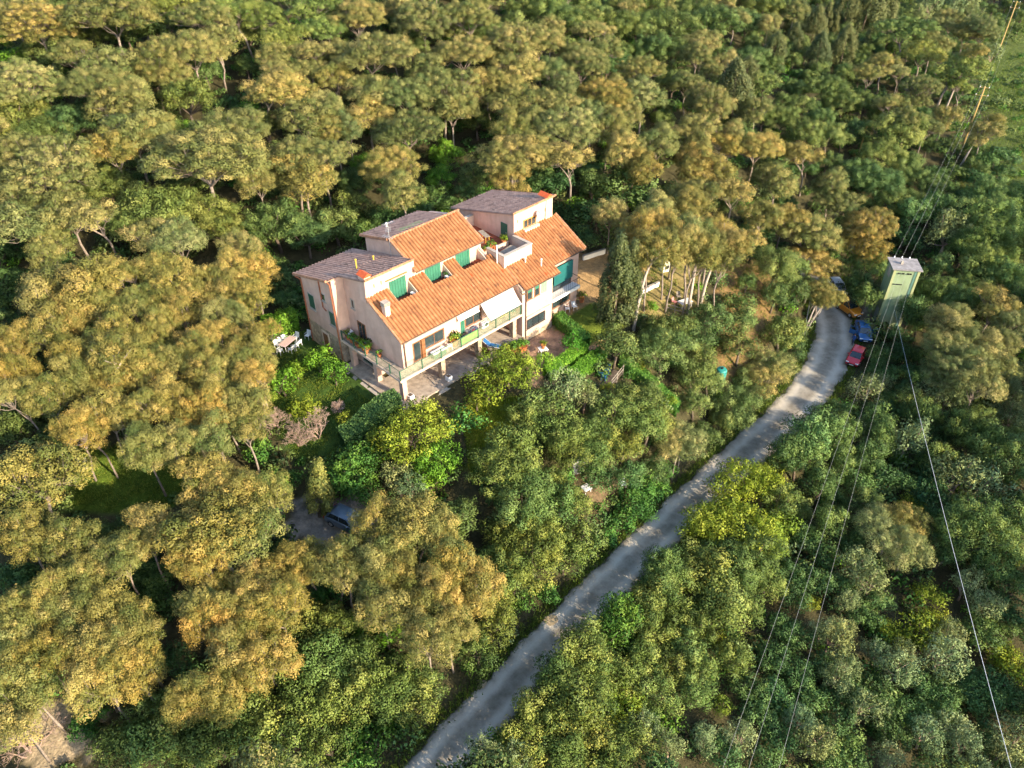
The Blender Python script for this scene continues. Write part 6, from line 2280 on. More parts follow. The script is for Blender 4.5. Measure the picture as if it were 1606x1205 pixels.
table(hl(13.4, .55, 2.7), AZ, 1.3, .6, greywood, 'wooden table under the large white awning', top=mat('oilcloth', (.55, .40, .14), .6, .15, 3)); plastic_chair(hl(14.9, .6, 2.7), AZ+1.4, dgreen, 'dark green chair at the balcony\'s end under the awning')
# arcade
for i, (a, b) in enumerate(((5.35, -.25), (.95, .1))):
    o = empty('planter_box', hl(a, b, 0), AZ, '%s white cube planter at the arcade' % ('farther', 'nearer corner')[i], 'planter', 'white cube planters'); c = MB(); c.box(-.26, .26, -.26, .26, 0, .5); c.obj('box', plastic, o, bevel=.02); c = MB(); c.box(-.2, .2, -.2, .2, .501, .51); c.obj('soil', bark_dark, o)
o = empty('sun_lounger', hl(12.0, .6, 0), AZ+.5, 'blue sun lounger with white frame under the arcade', 'sun lounger'); c = MB(); c.box(-.3, .3, -.9, .35, .3, .34); c.obj('seat', blue, o); c = MB(); c.extr([(.35, .32), (.35, .36), (.95, .86), (.97, .82)], -.3, .3); c.obj('backrest', blue, o)
for x in (-.32, .32): c = MB(); c.tube([(x, -.9, .32), (x, .35, .32), (x, .97, .85)], .022, 5); c.obj('side_rail', plastic, o)
for x in (-.32, .32):
    for y in (-.7, .5): c = MB(); c.tube([(x, y, .32), (x, y, 0)], .022, 5); c.obj('leg', plastic, o)
for i in range(9):
    a = 13.0 + (i % 5)*.55 + .1*(i % 2); b = -.75 - (i//5)*.55; pot((*hl(a, b, 0)[:2], tz(*hl(a, b, 0)[:2])), 1.15 + .25*((i*37) % 3)/2, (2, 0, 1)[i % 3], '%s terracotta pot plant counted along the arcade\'s end row' % ORD[i], 'pots at the end of the arcade')
o = empty('wooden_screen', (-3.0, 61.9, 12.75), AZ-1.57, 'reddish brown wooden screen between the arcade and the lounger terrace', 'screen')
for i in range(9): c = MB(); c.box(-1.2+i*.27, -1.2+i*.27+.25, -.02, .02, -.2, 1.0); c.obj('plank', mat('red_brown_wood', (.16, .06, .04), .8, .2, 3), o)
# table and chairs in the shade at the left
stripe = bpy.data.materials.new('striped_cloth'); stripe.use_nodes = True; N = stripe.node_tree.nodes; wv = N.new("ShaderNodeTexWave"); wv.inputs["Scale"].default_value = 2.4; tc = N.new("ShaderNodeTexCoord"); stripe.node_tree.links.new(tc.outputs["Object"], wv.inputs["Vector"]); cr = N.new("ShaderNodeValToRGB"); cr.color_ramp.interpolation = 'CONSTANT'; cr.color_ramp.elements[0].color = (.62, .58, .55, 1); cr.color_ramp.elements[1].color = (.48, .20, .17, 1); cr.color_ramp.elements[1].position = .5; stripe.node_tree.links.new(wv.outputs["Fac"], cr.inputs[0]); stripe.node_tree.links.new(cr.outputs[0], N["Principled BSDF"].inputs[0])
tx, ty = -22.9, 63.2; ta = AZ + .35
table(gl(tx, ty), ta, 1.9, .95, plastic, 'garden table with red and white striped cloth, ringed by white chairs', top=stripe)
for i, (u, v, r_) in enumerate(((-.6, -.85, 3.14), (0, -.9, 3.2), (.6, -.85, 3.0), (-.6, .85, 0), (0, .9, .1), (.6, .85, -.1), (-1.3, 0, 1.57), (1.3, 0, -1.57))):
    cx, cy = tx + u*math.cos(ta) - v*math.sin(ta), ty + u*math.sin(ta) + v*math.cos(ta); plastic_chair(gl(cx, cy), ta + r_, plastic, 'white plastic chair at the striped table, %s counted round it' % ORD[i], 'white chairs round the striped table')
plastic_chair(gl(-21.2, 64.7), AZ - 1.2, plastic, 'white plastic chair alone by the stone wall')
o = empty('exercise_ball', gl(-24.5, 63.9), 0, 'blue ball beside the striped table', 'ball'); c = MB(); c.lathe([(.38*math.sin(math.pi*i/10)+.001, .38-.38*math.cos(math.pi*i/10)) for i in range(11)], 16); c.obj('ball', blue, o, smooth=True); c = MB(); c.lathe([(.03, .755), (.03, .775)], 6); c.obj('valve', plastic, o)
o = empty('tarpaulin_heap', gl(-24.9, 61.2), .4, 'heap under black tarpaulin below the striped table', 'heap'); V = []; n = 14
for i in range(n+1):
    for j in range(n+1): u, v = i/n*2-1, j/n*2-1; V.append((u*1.3, v*.8, max(0, .75*(1-u*u)*(1-v*v)) + .12*math.sin(u*7+v*3)*(1-u*u)*(1-v*v) + .02))
MB().add(V, [(i*(n+1)+j, (i+1)*(n+1)+j, (i+1)*(n+1)+j+1, i*(n+1)+j+1) for i in range(n) for j in range(n)]).obj('tarpaulin', mat('black_tarpaulin', (.02, .02, .025), .45, .2, 3), o)
# hedges
def hedge(p, q, wd, h, m, lab, seed, n_per=420):
    r = np.random.default_rng(seed); p = np.array(p); q = np.array(q); L_ = np.linalg.norm(q-p); u = (q-p)/L_; v = np.array([-u[1], u[0]]); n = int(n_per*L_*(wd+2*h)/2.6)
    s = r.uniform(0, L_, n); side = r.random(n); t = r.uniform(-1, 1, n)
    w1 = np.where(side < .45, t*wd/2, np.sign(t)*wd/2); z = np.where(side < .45, h, r.uniform(.05, 1, n)*h); w1 = w1 + r.normal(0, .05, n) + .07*np.sin(s*3.1); z = z + r.normal(0, .05, n) + np.where(side < .45, .08*np.sin(s*2.3), 0)
    nn = np.where((side < .45)[:, None], np.array([0, 0, 1.]), np.c_[np.sign(t)[:, None]*v, np.zeros(n)]); nn = unit(nn + .5*r.normal(size=(n, 3)))
    xy = p + s[:, None]*u + w1[:, None]*v; zz = terrain(xy[:, 0], xy[:, 1]) + z; V, Q = flakes(r, np.c_[xy, zz], nn, .09, .06)
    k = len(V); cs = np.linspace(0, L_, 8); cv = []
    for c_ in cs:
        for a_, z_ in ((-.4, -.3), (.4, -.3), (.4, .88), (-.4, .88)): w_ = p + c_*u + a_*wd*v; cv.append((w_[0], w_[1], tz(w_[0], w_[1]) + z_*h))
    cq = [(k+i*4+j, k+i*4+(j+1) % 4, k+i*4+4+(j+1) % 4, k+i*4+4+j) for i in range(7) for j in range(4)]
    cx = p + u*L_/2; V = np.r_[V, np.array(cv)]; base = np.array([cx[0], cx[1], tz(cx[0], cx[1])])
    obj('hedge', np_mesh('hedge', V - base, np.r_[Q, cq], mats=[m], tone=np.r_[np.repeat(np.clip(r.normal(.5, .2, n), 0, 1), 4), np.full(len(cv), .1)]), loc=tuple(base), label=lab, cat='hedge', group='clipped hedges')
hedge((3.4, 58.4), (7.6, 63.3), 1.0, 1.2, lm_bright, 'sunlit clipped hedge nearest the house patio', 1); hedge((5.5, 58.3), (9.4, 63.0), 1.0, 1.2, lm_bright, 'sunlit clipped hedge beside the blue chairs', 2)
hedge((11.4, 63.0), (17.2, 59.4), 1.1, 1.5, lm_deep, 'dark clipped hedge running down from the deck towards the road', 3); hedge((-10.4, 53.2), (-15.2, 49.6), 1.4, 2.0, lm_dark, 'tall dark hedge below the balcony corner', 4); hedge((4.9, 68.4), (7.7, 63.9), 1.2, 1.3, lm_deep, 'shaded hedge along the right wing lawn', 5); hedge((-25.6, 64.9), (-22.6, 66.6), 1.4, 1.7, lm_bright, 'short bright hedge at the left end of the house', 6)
# deck with blue chairs
o = empty('timber_deck', (9.6, 60.6, tz(9.6, 60.6)), AZ+.25, 'dark timber deck with a rail, below the hedges', 'deck')
for i in range(11): c = MB(); c.box(-1.5, 1.5, -1.2+i*.22, -1.2+i*.22+.2, .05, .12); c.obj('plank', bark_dark, o)
for x in (-1.4, 0, 1.4): c = MB(); c.tube([(x, -1.2, -.8), (x, -1.2, 1.1)], .05, 5); c.obj('post', greywood, o)
for h in (.6, 1.05): c = MB(); c.tube([(-1.5, -1.2, h), (1.5, -1.2, h)], .045, 5); c.obj('rail', greywood, o)
plastic_chair((9.0, 60.6, tz(9.6, 60.6)+.12), 1.2, blue, 'blue chair on the deck, nearer the hedge'); plastic_chair((9.75, 61.2, tz(9.6, 60.6)+.12), -.4, blue, 'blue chair on the deck, beside the tree trunk'); plastic_chair((9.3, 60.0, tz(9.6, 60.6)+.12), 2.6, blue, 'blue chair on the deck, nearest the rail')
# patio right of the arcade
table(gl(3.2, 62.6), .4, .9, .9, plastic, 'small white table under yellow flowers on the patio'); pot((3.2, 62.6, tz(3.2, 62.6)+.73), 1.1, 2, 'pot of yellow flowers on the small white patio table')
plastic_chair(gl(6.2, 70.6), AZ+.9, plastic, 'white chair against the right wing, left one'); plastic_chair(gl(7.0, 71.0), AZ-.3, plastic, 'white chair against the right wing, right one'); pot(gl(7.9, 72.4), 1.5, 2, 'pot of red flowers at the right corner of the house', pm=None)
o = empty('garden_lamp', gl(3.0, 66.4), 0, 'white globe lamp by the right wing wall', 'lamp'); c = MB(); c.tube([(0, 0, 0), (0, 0, .7)], .04, 6); c.obj('post', plastic, o); c = MB(); c.lathe([(.001+.16*math.sin(math.pi*i/8), .86-.16*math.cos(math.pi*i/8)) for i in range(9)], 12); c.obj('globe', plastic, o, smooth=True)
# low white walls, posts and the rest of the yard
def lowwall(p, q, h, lab, m=white, th=.22):
    p, q = Vector((*p, tz(*p))), Vector((*q, tz(*q))); d = (q-p); L_ = d.length; rz = math.atan2(d.y, d.x); o = empty('low_wall', tuple(p), rz, lab, 'wall', 'low garden walls'); o.rotation_euler[1] = -math.atan2(d.z, math.hypot(d.x, d.y)); c = MB(); c.box(0, L_, -th/2, th/2, -.4, h); c.obj('wall', m, o); c = MB(); c.box(-.03, L_+.03, -th/2-.04, th/2+.04, h, h+.06); c.obj('coping', concrete, o)
lowwall((8.7, 81.0), (11.6, 83.2), .6, 'low white wall along the top of the gravel yard'); lowwall((15.0, 75.5), (17.6, 78.0), .55, 'low white wall in the yard behind the pine trunks')
o = empty('stone_oven', gl(18.9, 81.6), .6, 'white masonry garden oven at the back of the yard', 'oven'); c = MB(); c.box(-.6, .6, -.4, .4, -.2, 1.0); c.obj('base', white, o); c = MB(); c.extr([(-.5, 1.0), (.5, 1.0), (.2, 1.9), (-.2, 1.9)], -.3, .3, 'b'); c.obj('hood', white, o); c = MB(); c.box(-.15, .15, -.15, .15, 1.9, 2.6); c.obj('flue', white, o); c = MB(); c.box(-.35, .35, -.42, -.401, .3, .8); c.obj('mouth', iron, o)
table(gl(20.4, 75.3), .5, 1.6, 1.0, plastic, 'table with white cloth in the yard by the leaning pines', top=white); plastic_chair(gl(19.1, 75.1), .8, mat('rose_plastic', (.50, .22, .20), .5, .1, 2), 'rose coloured chair beside the white yard table'); plastic_chair(gl(19.8, 76.3), .1, greywood, 'brown chair behind the white yard table')
o = empty('wooden_fence', gl(18.0, 73.7), 0, 'grey wooden rail fence below the yard table', 'fence')
for i in range(4): x = i*.95; z0 = tz(18.0+x, 73.7) - tz(18, 73.7); c = MB(); c.tube([(x, 0, z0-.3), (x, 0, z0+1.0)], .05, 5); c.obj('post', greywood, o)
for h in (.45, .9): c = MB(); c.tube([(0, 0, h), (2.85, 0, h + tz(20.85, 73.7)-tz(18, 73.7))], .04, 5); c.obj('rail', greywood, o)
c = np.random.default_rng(33); q_ = foliage_ball(c, .7, 1.2, 260, z=.9, n=9); obj('topiary_bush', np_mesh('topiary_bush', q_[0], q_[1], mats=[lm_bright], tone=q_[2], nrm=q_[3]), loc=gl(15.9, 72.4), label='clipped round topiary bush on the yard lawn', cat='bush')
o = empty('water_tank', gl(23.5, 67.0), .5, 'teal water tank among the trees above the road', 'tank'); c = MB(); c.lathe([(.02, 0), (.55, 0), (.58, .1), (.58, 1.1), (.5, 1.25), (.15, 1.32)], 16); c.obj('tank', mat('teal_plastic', (.03, .25, .22), .5, .1, 2), o, smooth=False); c = MB(); c.lathe([(.15, 1.32), (.15, 1.42)], 10); c.obj('lid', iron, o)
# shed corner
o = empty('garden_shed', gl(6.0, 49.9), AZ-.35, 'small white garden shed under the oaks', 'shed'); o.scale = (.75, .75, .85); c = MB(); c.box(-1.0, 1.0, -.7, .7, -.4, 1.5); c.obj('wall', mat('grey_white_panel', (.45, .44, .42), .8, .15, 2), o); c = MB(); c.extr([(-.85, 1.5), (.85, 1.5), (.85, 1.62), (0, 1.9), (-.85, 1.62)], -1.15, 1.15); c.obj('roof', mat('grey_sheet', (.35, .34, .36), .6, .15, 2), o); c = MB(); c.box(-.35, .35, -.73, -.7, 0, 1.35); c.obj('door', greywood, o)
table(gl(6.7, 48.0), .6, .8, .8, plastic, 'square white table on the bare soil by the shed', .5); plastic_chair(gl(10.4, 49.9), .3, plastic, 'white chair near the spiky agave')
o = empty('pond_cover', gl(8.2, 52.8), .5, 'teal sheet over a small pond under the oaks', 'cover'); V = [(2.0*math.cos(t), 1.1*math.sin(t), .25) for t in [k*.3491 for k in range(18)]]; c = MB(); c.add(V + [(x, y, -.5) for x, y, z in V] + [(0, 0, .33)], [(i, (i+1) % 18, 36) for i in range(18)] + [(i, i+18, (i+1) % 18+18, (i+1) % 18) for i in range(18)]); c.obj('sheet', mat('teal_sheet', (.03, .11, .12), .5, .15, 2), o)
c = MB(); c.tube([(2.0*math.cos(t), 1.1*math.sin(t), .25) for t in [k*.3491 for k in range(19)]], .06, 5); c.obj('rim', mat('grey_sheet', (.35, .34, .36)), o)
ag = MB(); r = random.Random(5)
for i in range(46): t = r.uniform(0, 6.28); e = r.uniform(.2, 1.3); d = Vector((math.cos(t)*math.cos(e), math.sin(t)*math.cos(e), math.sin(e))); s = Vector((-math.sin(t), math.cos(t), 0)); L_ = r.uniform(.7, 1.1); ag.add([d*.05-s*.05, d*.05+s*.05, d*L_*.6+s*.05-Vector((0, 0, .02)), d*L_-Vector((0, 0, .18*math.cos(e))), d*L_*.6-s*.05-Vector((0, 0, .02))], [(0, 1, 2, 3, 4)])
ag.obj('agave_plant', lm_bright, loc=gl(11.2, 50.2), label='spiky agave in the shade above the road', cat='plant')
o = empty('garden_statue', gl(14.0, 59.3), 0, 'pale garden statue on a plinth beside the dark hedge', 'statue'); c = MB(); c.box(-.25, .25, -.25, .25, -.3, .6); c.obj('plinth', concrete, o); c = MB(); c.lathe([(.2, .6), (.22, .9), (.15, 1.2), (.2, 1.45), (.07, 1.6), (.11, 1.72), (.02, 1.84)], 10); c.obj('figure', white, o)
o = empty('bird_bath', gl(-37.3, 47.2), 0, 'white stone bird bath on the left lawn', 'bird bath'); c = MB(); c.lathe([(.3, 0), (.25, .1), (.09, .2), (.08, .7), (.14, .8)], 12); c.obj('pedestal', white, o); c = MB(); c.lathe([(.1, .8), (.42, .92), (.45, 1.0), (.38, .96), (.05, .88)], 14); c.obj('basin', white, o)
o = empty('toy_goal', gl(1.1, 55.0), .5, 'little white goal frame on the sunny lawn', 'goal'); 
for k, pts in enumerate(([(-.5, 0, 0), (-.5, 0, .6), (.5, 0, .6), (.5, 0, 0)], [(-.5, 0, .6), (-.5, .5, 0), (.5, .5, 0), (.5, 0, .6)])): c = MB(); c.tube(pts, .03, 5); c.obj('bar', plastic, o)
# roof terrace
table(hl(17.6, 3.9, 7.06), AZ+.15, 1.9, .9, greywood, 'weathered wooden table on the lower roof terrace'); o = table(hl(17.9, 7.9, 7.3), AZ+1.3, 1.7, .6, yellow, 'yellow-legged bench table against the upper terrace wall', top=greywood)
o = empty('parasol_base', hl(16.4, 6.6, 7.3), 0, 'dark green mat on the upper terrace', 'mat'); c = MB(); c.box(-.5, .5, -.3, .3, 0, .03); c.obj('mat', dgreen, o); c = MB(); c.box(-.5, .5, -.3, -.26, .03, .035); c.obj('hem', green, o)
for i, a in enumerate((15.9, 16.3, 16.75, 17.3, 18.7, 19.0)): pot(hl(a, 5.75, 7.3), (.85, .9, 1.3, .8, 1.2, 1.0)[i], (2, 1, 1, 0, 2, 0)[i], '%s potted plant from the stairs along the terrace divider' % ORD[i], 'pots along the terrace divider')
for i, (a, b) in enumerate(((5.55, 4.3), (9.8, 4.3))): o = empty('air_conditioner', hl(a, b, 7.1), AZ+1.57, 'white air conditioner in the %s roof notch' % ('left', 'middle')[i], 'air conditioner', 'units in the roof notches'); c = MB(); c.box(-.4, .4, -.15, .15, .05, .6); c.obj('casing', plastic, o, bevel=.02); c = MB(); c.lathe([(.2, 0), (.2, .02), (.05, .04)], 12); d = obj('fan_grille', c.mesh('fan_grille', iron), o, (.1, .15, .33)); d.rotation_euler = (R(-90), 0, 0)
pot(hl(10.0, 4.9, 7.1), .9, 1, 'orange pot in the middle roof notch')
# bare shrubs
for i, (x, y, rr, H, lab, sc) in enumerate(((-17.6, 50.9, 1.9, 3.0, 'large reddish bare shrub in the shaded garden', 1), (-21.4, 51.4, 1.3, 2.6, 'smaller bare shrub left of the large reddish one', 1), (-16.0, 53.6, .8, 1.5, 'tiny bare sapling on the lawn near the steps', 1), (-32.9, 24.6, 2.2, 3.2, 'pale leafless bush in the bottom left corner', 1), (-19.2, 50.2, 1.5, 2.2, 'low bare shrub in front of the large reddish one', 1))):
    bare(300+i, rr, H, 5, .5).obj('bare_shrub', bark_pale, loc=gl(x, y), label=lab, cat='shrub', group='leafless shrubs')
# pines with long bare trunks beside the yard and at the field edge
def tall_pine(x, y, H, bend, ci, sc, lab):
    z = tz(x, y); o = empty('pine_tree', (x, y, z), 0, lab, 'pine', 'pines with bare trunks'); b = MB(); bx, by = bend
    b.tube([(0, 0, -.4), (bx*.15, by*.1, H*.3), (bx*.45, by*.5, H*.6), (bx, by, H*.88)], [.2, .17, .14, .10], 7)
    for k in range(4): t = k*1.6; b.tube([(bx*.6, by*.6, H*.7), (bx+math.cos(t)*.8, by+math.sin(t)*.8, H*.85), (bx+math.cos(t)*1.7, by+math.sin(t)*1.7, H*.95)], [.08, .06, .03], 4, False)
    b.obj('trunk', mat('pale_pine_trunk', (.42, .36, .30), .9, .2, 4, bump=.4), o); e = LIB['P'][ci]; c = obj('crown', e[2], o, (bx, by, H - e[1]*sc)); c.scale = (sc, sc, sc); c.color = (1.05, .95, .8, 1)
tall_pine(13.4, 68.8, 10.5, (1.6, 1.2), 0, .95, 'pine with long pale trunk right of the big cypress'); tall_pine(20.6, 74.3, 9.5, (.6, 1.4), 1, .9, 'pine with forked pale trunk beside the yard table'); tall_pine(22.6, 76.6, 10, (1.8, .4), 2, .95, 'leaning pale-trunked pine behind the yard table'); tall_pine(78.5, 126.5, 8.5, (4.5, 2.0), 3, .75, 'strongly leaning pine below the wooden pole'); tall_pine(86, 150, 12.5, (2.0, .5), 1, .8, 'tall pine with twin bare trunks at the meadow edge')
tall_pine(-34.9, 50.5, 9.5, (1.0, 1.6), 0, .9, 'pine whose dark trunk rises from the left lawn')
def multi(x, y, lab):
    z = tz(x, y); o = empty('pine_tree', (x, y, z), 0, lab, 'pine', 'pines with bare trunks'); b = MB()
    for k, (dx, dy, h) in enumerate(((1.2, 1.5, 5.0), (2.0, .8, 4.6), (2.6, 2.0, 5.2), (.6, 2.4, 5.0))): b.tube([(0, 0, -.3), (dx*.3, dy*.25, h*.35), (dx*.8, dy*.7, h*.7), (dx, dy, h)], [.13, .11, .08, .05], 6)
    b.obj('trunk', mat('pale_pine_trunk', (.42, .36, .30)), o); e = LIB['P'][2]; c = obj('crown', e[2], o, (1.8, 1.8, 6.1 - e[1]*.72)); c.scale = (.72, .72, .72); c.color = (1.1, 1, .8, 1)
multi(38.8, 82.5, 'small pine with several pale trunks leaning over the bend of the road')
# fence by the drive, bottom left
o = empty('wooden_fence', gl(-30.8, 27.2), 0, 'dark rail fence between the drive and the ivy bank', 'fence'); P4 = [(-30.8, 27.2), (-29.3, 26.4), (-27.9, 28.2), (-28.8, 30.6), (-29.8, 32.6)]; z0 = tz(*P4[0])
pts = [Vector((x+30.8, y-27.2, tz(x, y)-z0)) for x, y in P4]
for q in pts: c = MB(); c.tube([q-Vector((0, 0, .3)), q+Vector((0, 0, .95))], .05, 5); c.obj('post', bark_dark, o)
for h in (.4, .85):
    for i in range(4): c = MB(); c.tube([pts[i]+Vector((0, 0, h)), pts[i+1]+Vector((0, 0, h))], .035, 5); c.obj('rail', bark_dark, o)
# ------------------------------------------------------------------ grass
def grass(name, poly, n, h, m, lab, seed):
    r = np.random.default_rng(seed); P = np.array(poly); x = r.uniform(P[:, 0].min(), P[:, 0].max(), n*4); y = r.uniform(P[:, 1].min(), P[:, 1].max(), n*4); k = in_poly(x, y, poly); x, y = x[k][:n], y[k][:n]
    a_, b_ = house_ab(x, y); k = ~((a_ > -1.8) & (a_ < 26) & (b_ > -2) & (b_ < 16)); x, y = x[k], y[k]; z = terrain(x, y); n = len(x)
    t = r.uniform(0, 6.28, n); hh = h*r.uniform(.5, 1.5, n); w_ = .05; d = np.c_[np.cos(t), np.sin(t)]*w_; ln = r.normal(0, .5, (n, 2))*hh[:, None]
    V = np.stack([np.c_[x-d[:, 0], y-d[:, 1], z-.03], np.c_[x+d[:, 0], y+d[:, 1], z-.03], np.c_[x+ln[:, 0], y+ln[:, 1], z+hh]], 1).reshape(-1, 3)
    obj(name, np_mesh(name, V, None, np.arange(3*n).reshape(-1, 3), mats=[m], tone=np.repeat(np.clip(r.normal(.5, .25, n), 0, 1), 3)), label=lab, cat='grass', kind='stuff')
lm_grass = leaf_mat('grass_blades', (.045, .085, .012), (.11, .17, .02), (.24, .26, .04), .3)
grass('grass', CLEAR['lawn_left'], 14000, .10, lm_grass, 'rough grass on the left lawn', 1); grass('grass', CLEAR['garden'], 26000, .10, lm_grass, 'shaded grass of the garden below the end wall', 2); grass('grass', CLEAR['lawn_mid'], 14000, .12, lm_yel, 'yellow-green grass on the sunny lawn', 3)
grass('grass', CLEAR['field'], 40000, .35, lm_grass, 'long green grass of the meadow beyond the power poles', 4); grass('grass', CLEAR['yard2'], 9000, .10, lm_grass, 'thin grass in the yard with the oven', 5); grass('grass', CLEAR['slope'], 7000, .12, lm_grass, 'dry grass on the slope above the bend', 6)

def edge_grass(n, seed):
    """weeds along both verges of the road"""
    r = np.random.default_rng(seed); k = r.integers(0, len(FR)-1, n); sd = np.sign(r.normal(size=n)); off = (FR[k, 3]*.98 + np.abs(r.normal(0, .45, n)))*sd; x = FR[k, 0] + nrm[k, 0]*off + r.normal(0, .2, n); y = FR[k, 1] + nrm[k, 1]*off + r.normal(0, .2, n); z = terrain(x, y); t = r.uniform(0, 6.28, n); hh = r.uniform(.08, .4, n); d = np.c_[np.cos(t), np.sin(t)]*.05; ln = r.normal(0, .5, (n, 2))*hh[:, None]
    V = np.stack([np.c_[x-d[:, 0], y-d[:, 1], z-.1], np.c_[x+d[:, 0], y+d[:, 1], z-.1], np.c_[x+ln[:, 0], y+ln[:, 1], z+hh]], 1).reshape(-1, 3)
    obj('grass', np_mesh('verge_grass', V, None, np.arange(3*n).reshape(-1, 3), mats=[lm_grass], tone=np.repeat(np.clip(r.normal(.4, .25, n), 0, 1), 3)), label='weeds and grass along the verges of the dirt road', cat='grass', kind='stuff')
edge_grass(26000, 9)
def big_cypress(x, y, s, H, lab):
    e = LIB['C'][1]; o = empty('cypress_tree', gl(x, y, -.05), 1.0, lab, 'cypress', 'columnar cypresses'); o.scale = (s/e[0], s/e[0], H/e[1]); c = obj('crown', e[2], o); obj('trunk', e[3], o); c.color = (.78, .85, .85, 1)
big_cypress(11.0, 67.9, 2.1, 11.0, 'tall dark cypress column beside the yard, nearest the house'); big_cypress(12.7, 69.4, 1.5, 10.0, 'slimmer cypress just right of the tall dark one')
# ------------------------------------------------------------------ cars: length along +y (front at -y), built from lofted sections
def paint(n, c, metal=.35): return mat(n, c, .28, .04, 1.5, spec=.5, metal=metal, coat=.6)
car_glass = mat('car_glass', (.02, .03, .035), .05, .1, 1, spec=.9); rubber = mat('tyre_rubber', (.02, .02, .02), .9, .1, 4); alloy = mat('alloy_rim', (.45, .45, .46), .35, .05, 3, metal=.8); lampm = mat('headlamp_glass', (.62, .63, .62), .15, .05, 2, spec=.8); tail = mat('tail_lamp', (.40, .02, .015), .25, .05, 2); plate = mat('number_plate', (.75, .75, .72), .5, .03, 2); trim = mat('black_trim', (.025, .025, .027), .6, .1, 4)
def loft(secs):
    """secs: list of (y, [(x,z)...]) half profiles mirrored"""
    b = MB(); n = None
    for y, pr in secs:
        ring = [(x, y, z) for x, z in pr] + [(-x, y, z) for x, z in pr[::-1]]; n = len(ring); b.v += ring
    for i in range(len(secs)-1):
        for k in range(n): a = i*n+k; c = i*n+(k+1) % n; b.f.append((a, c, c+n, a+n))
    b.f.append(tuple(range(n))[::-1]); e = (len(secs)-1)*n; b.f.append(tuple(e+k for k in range(n))); return b
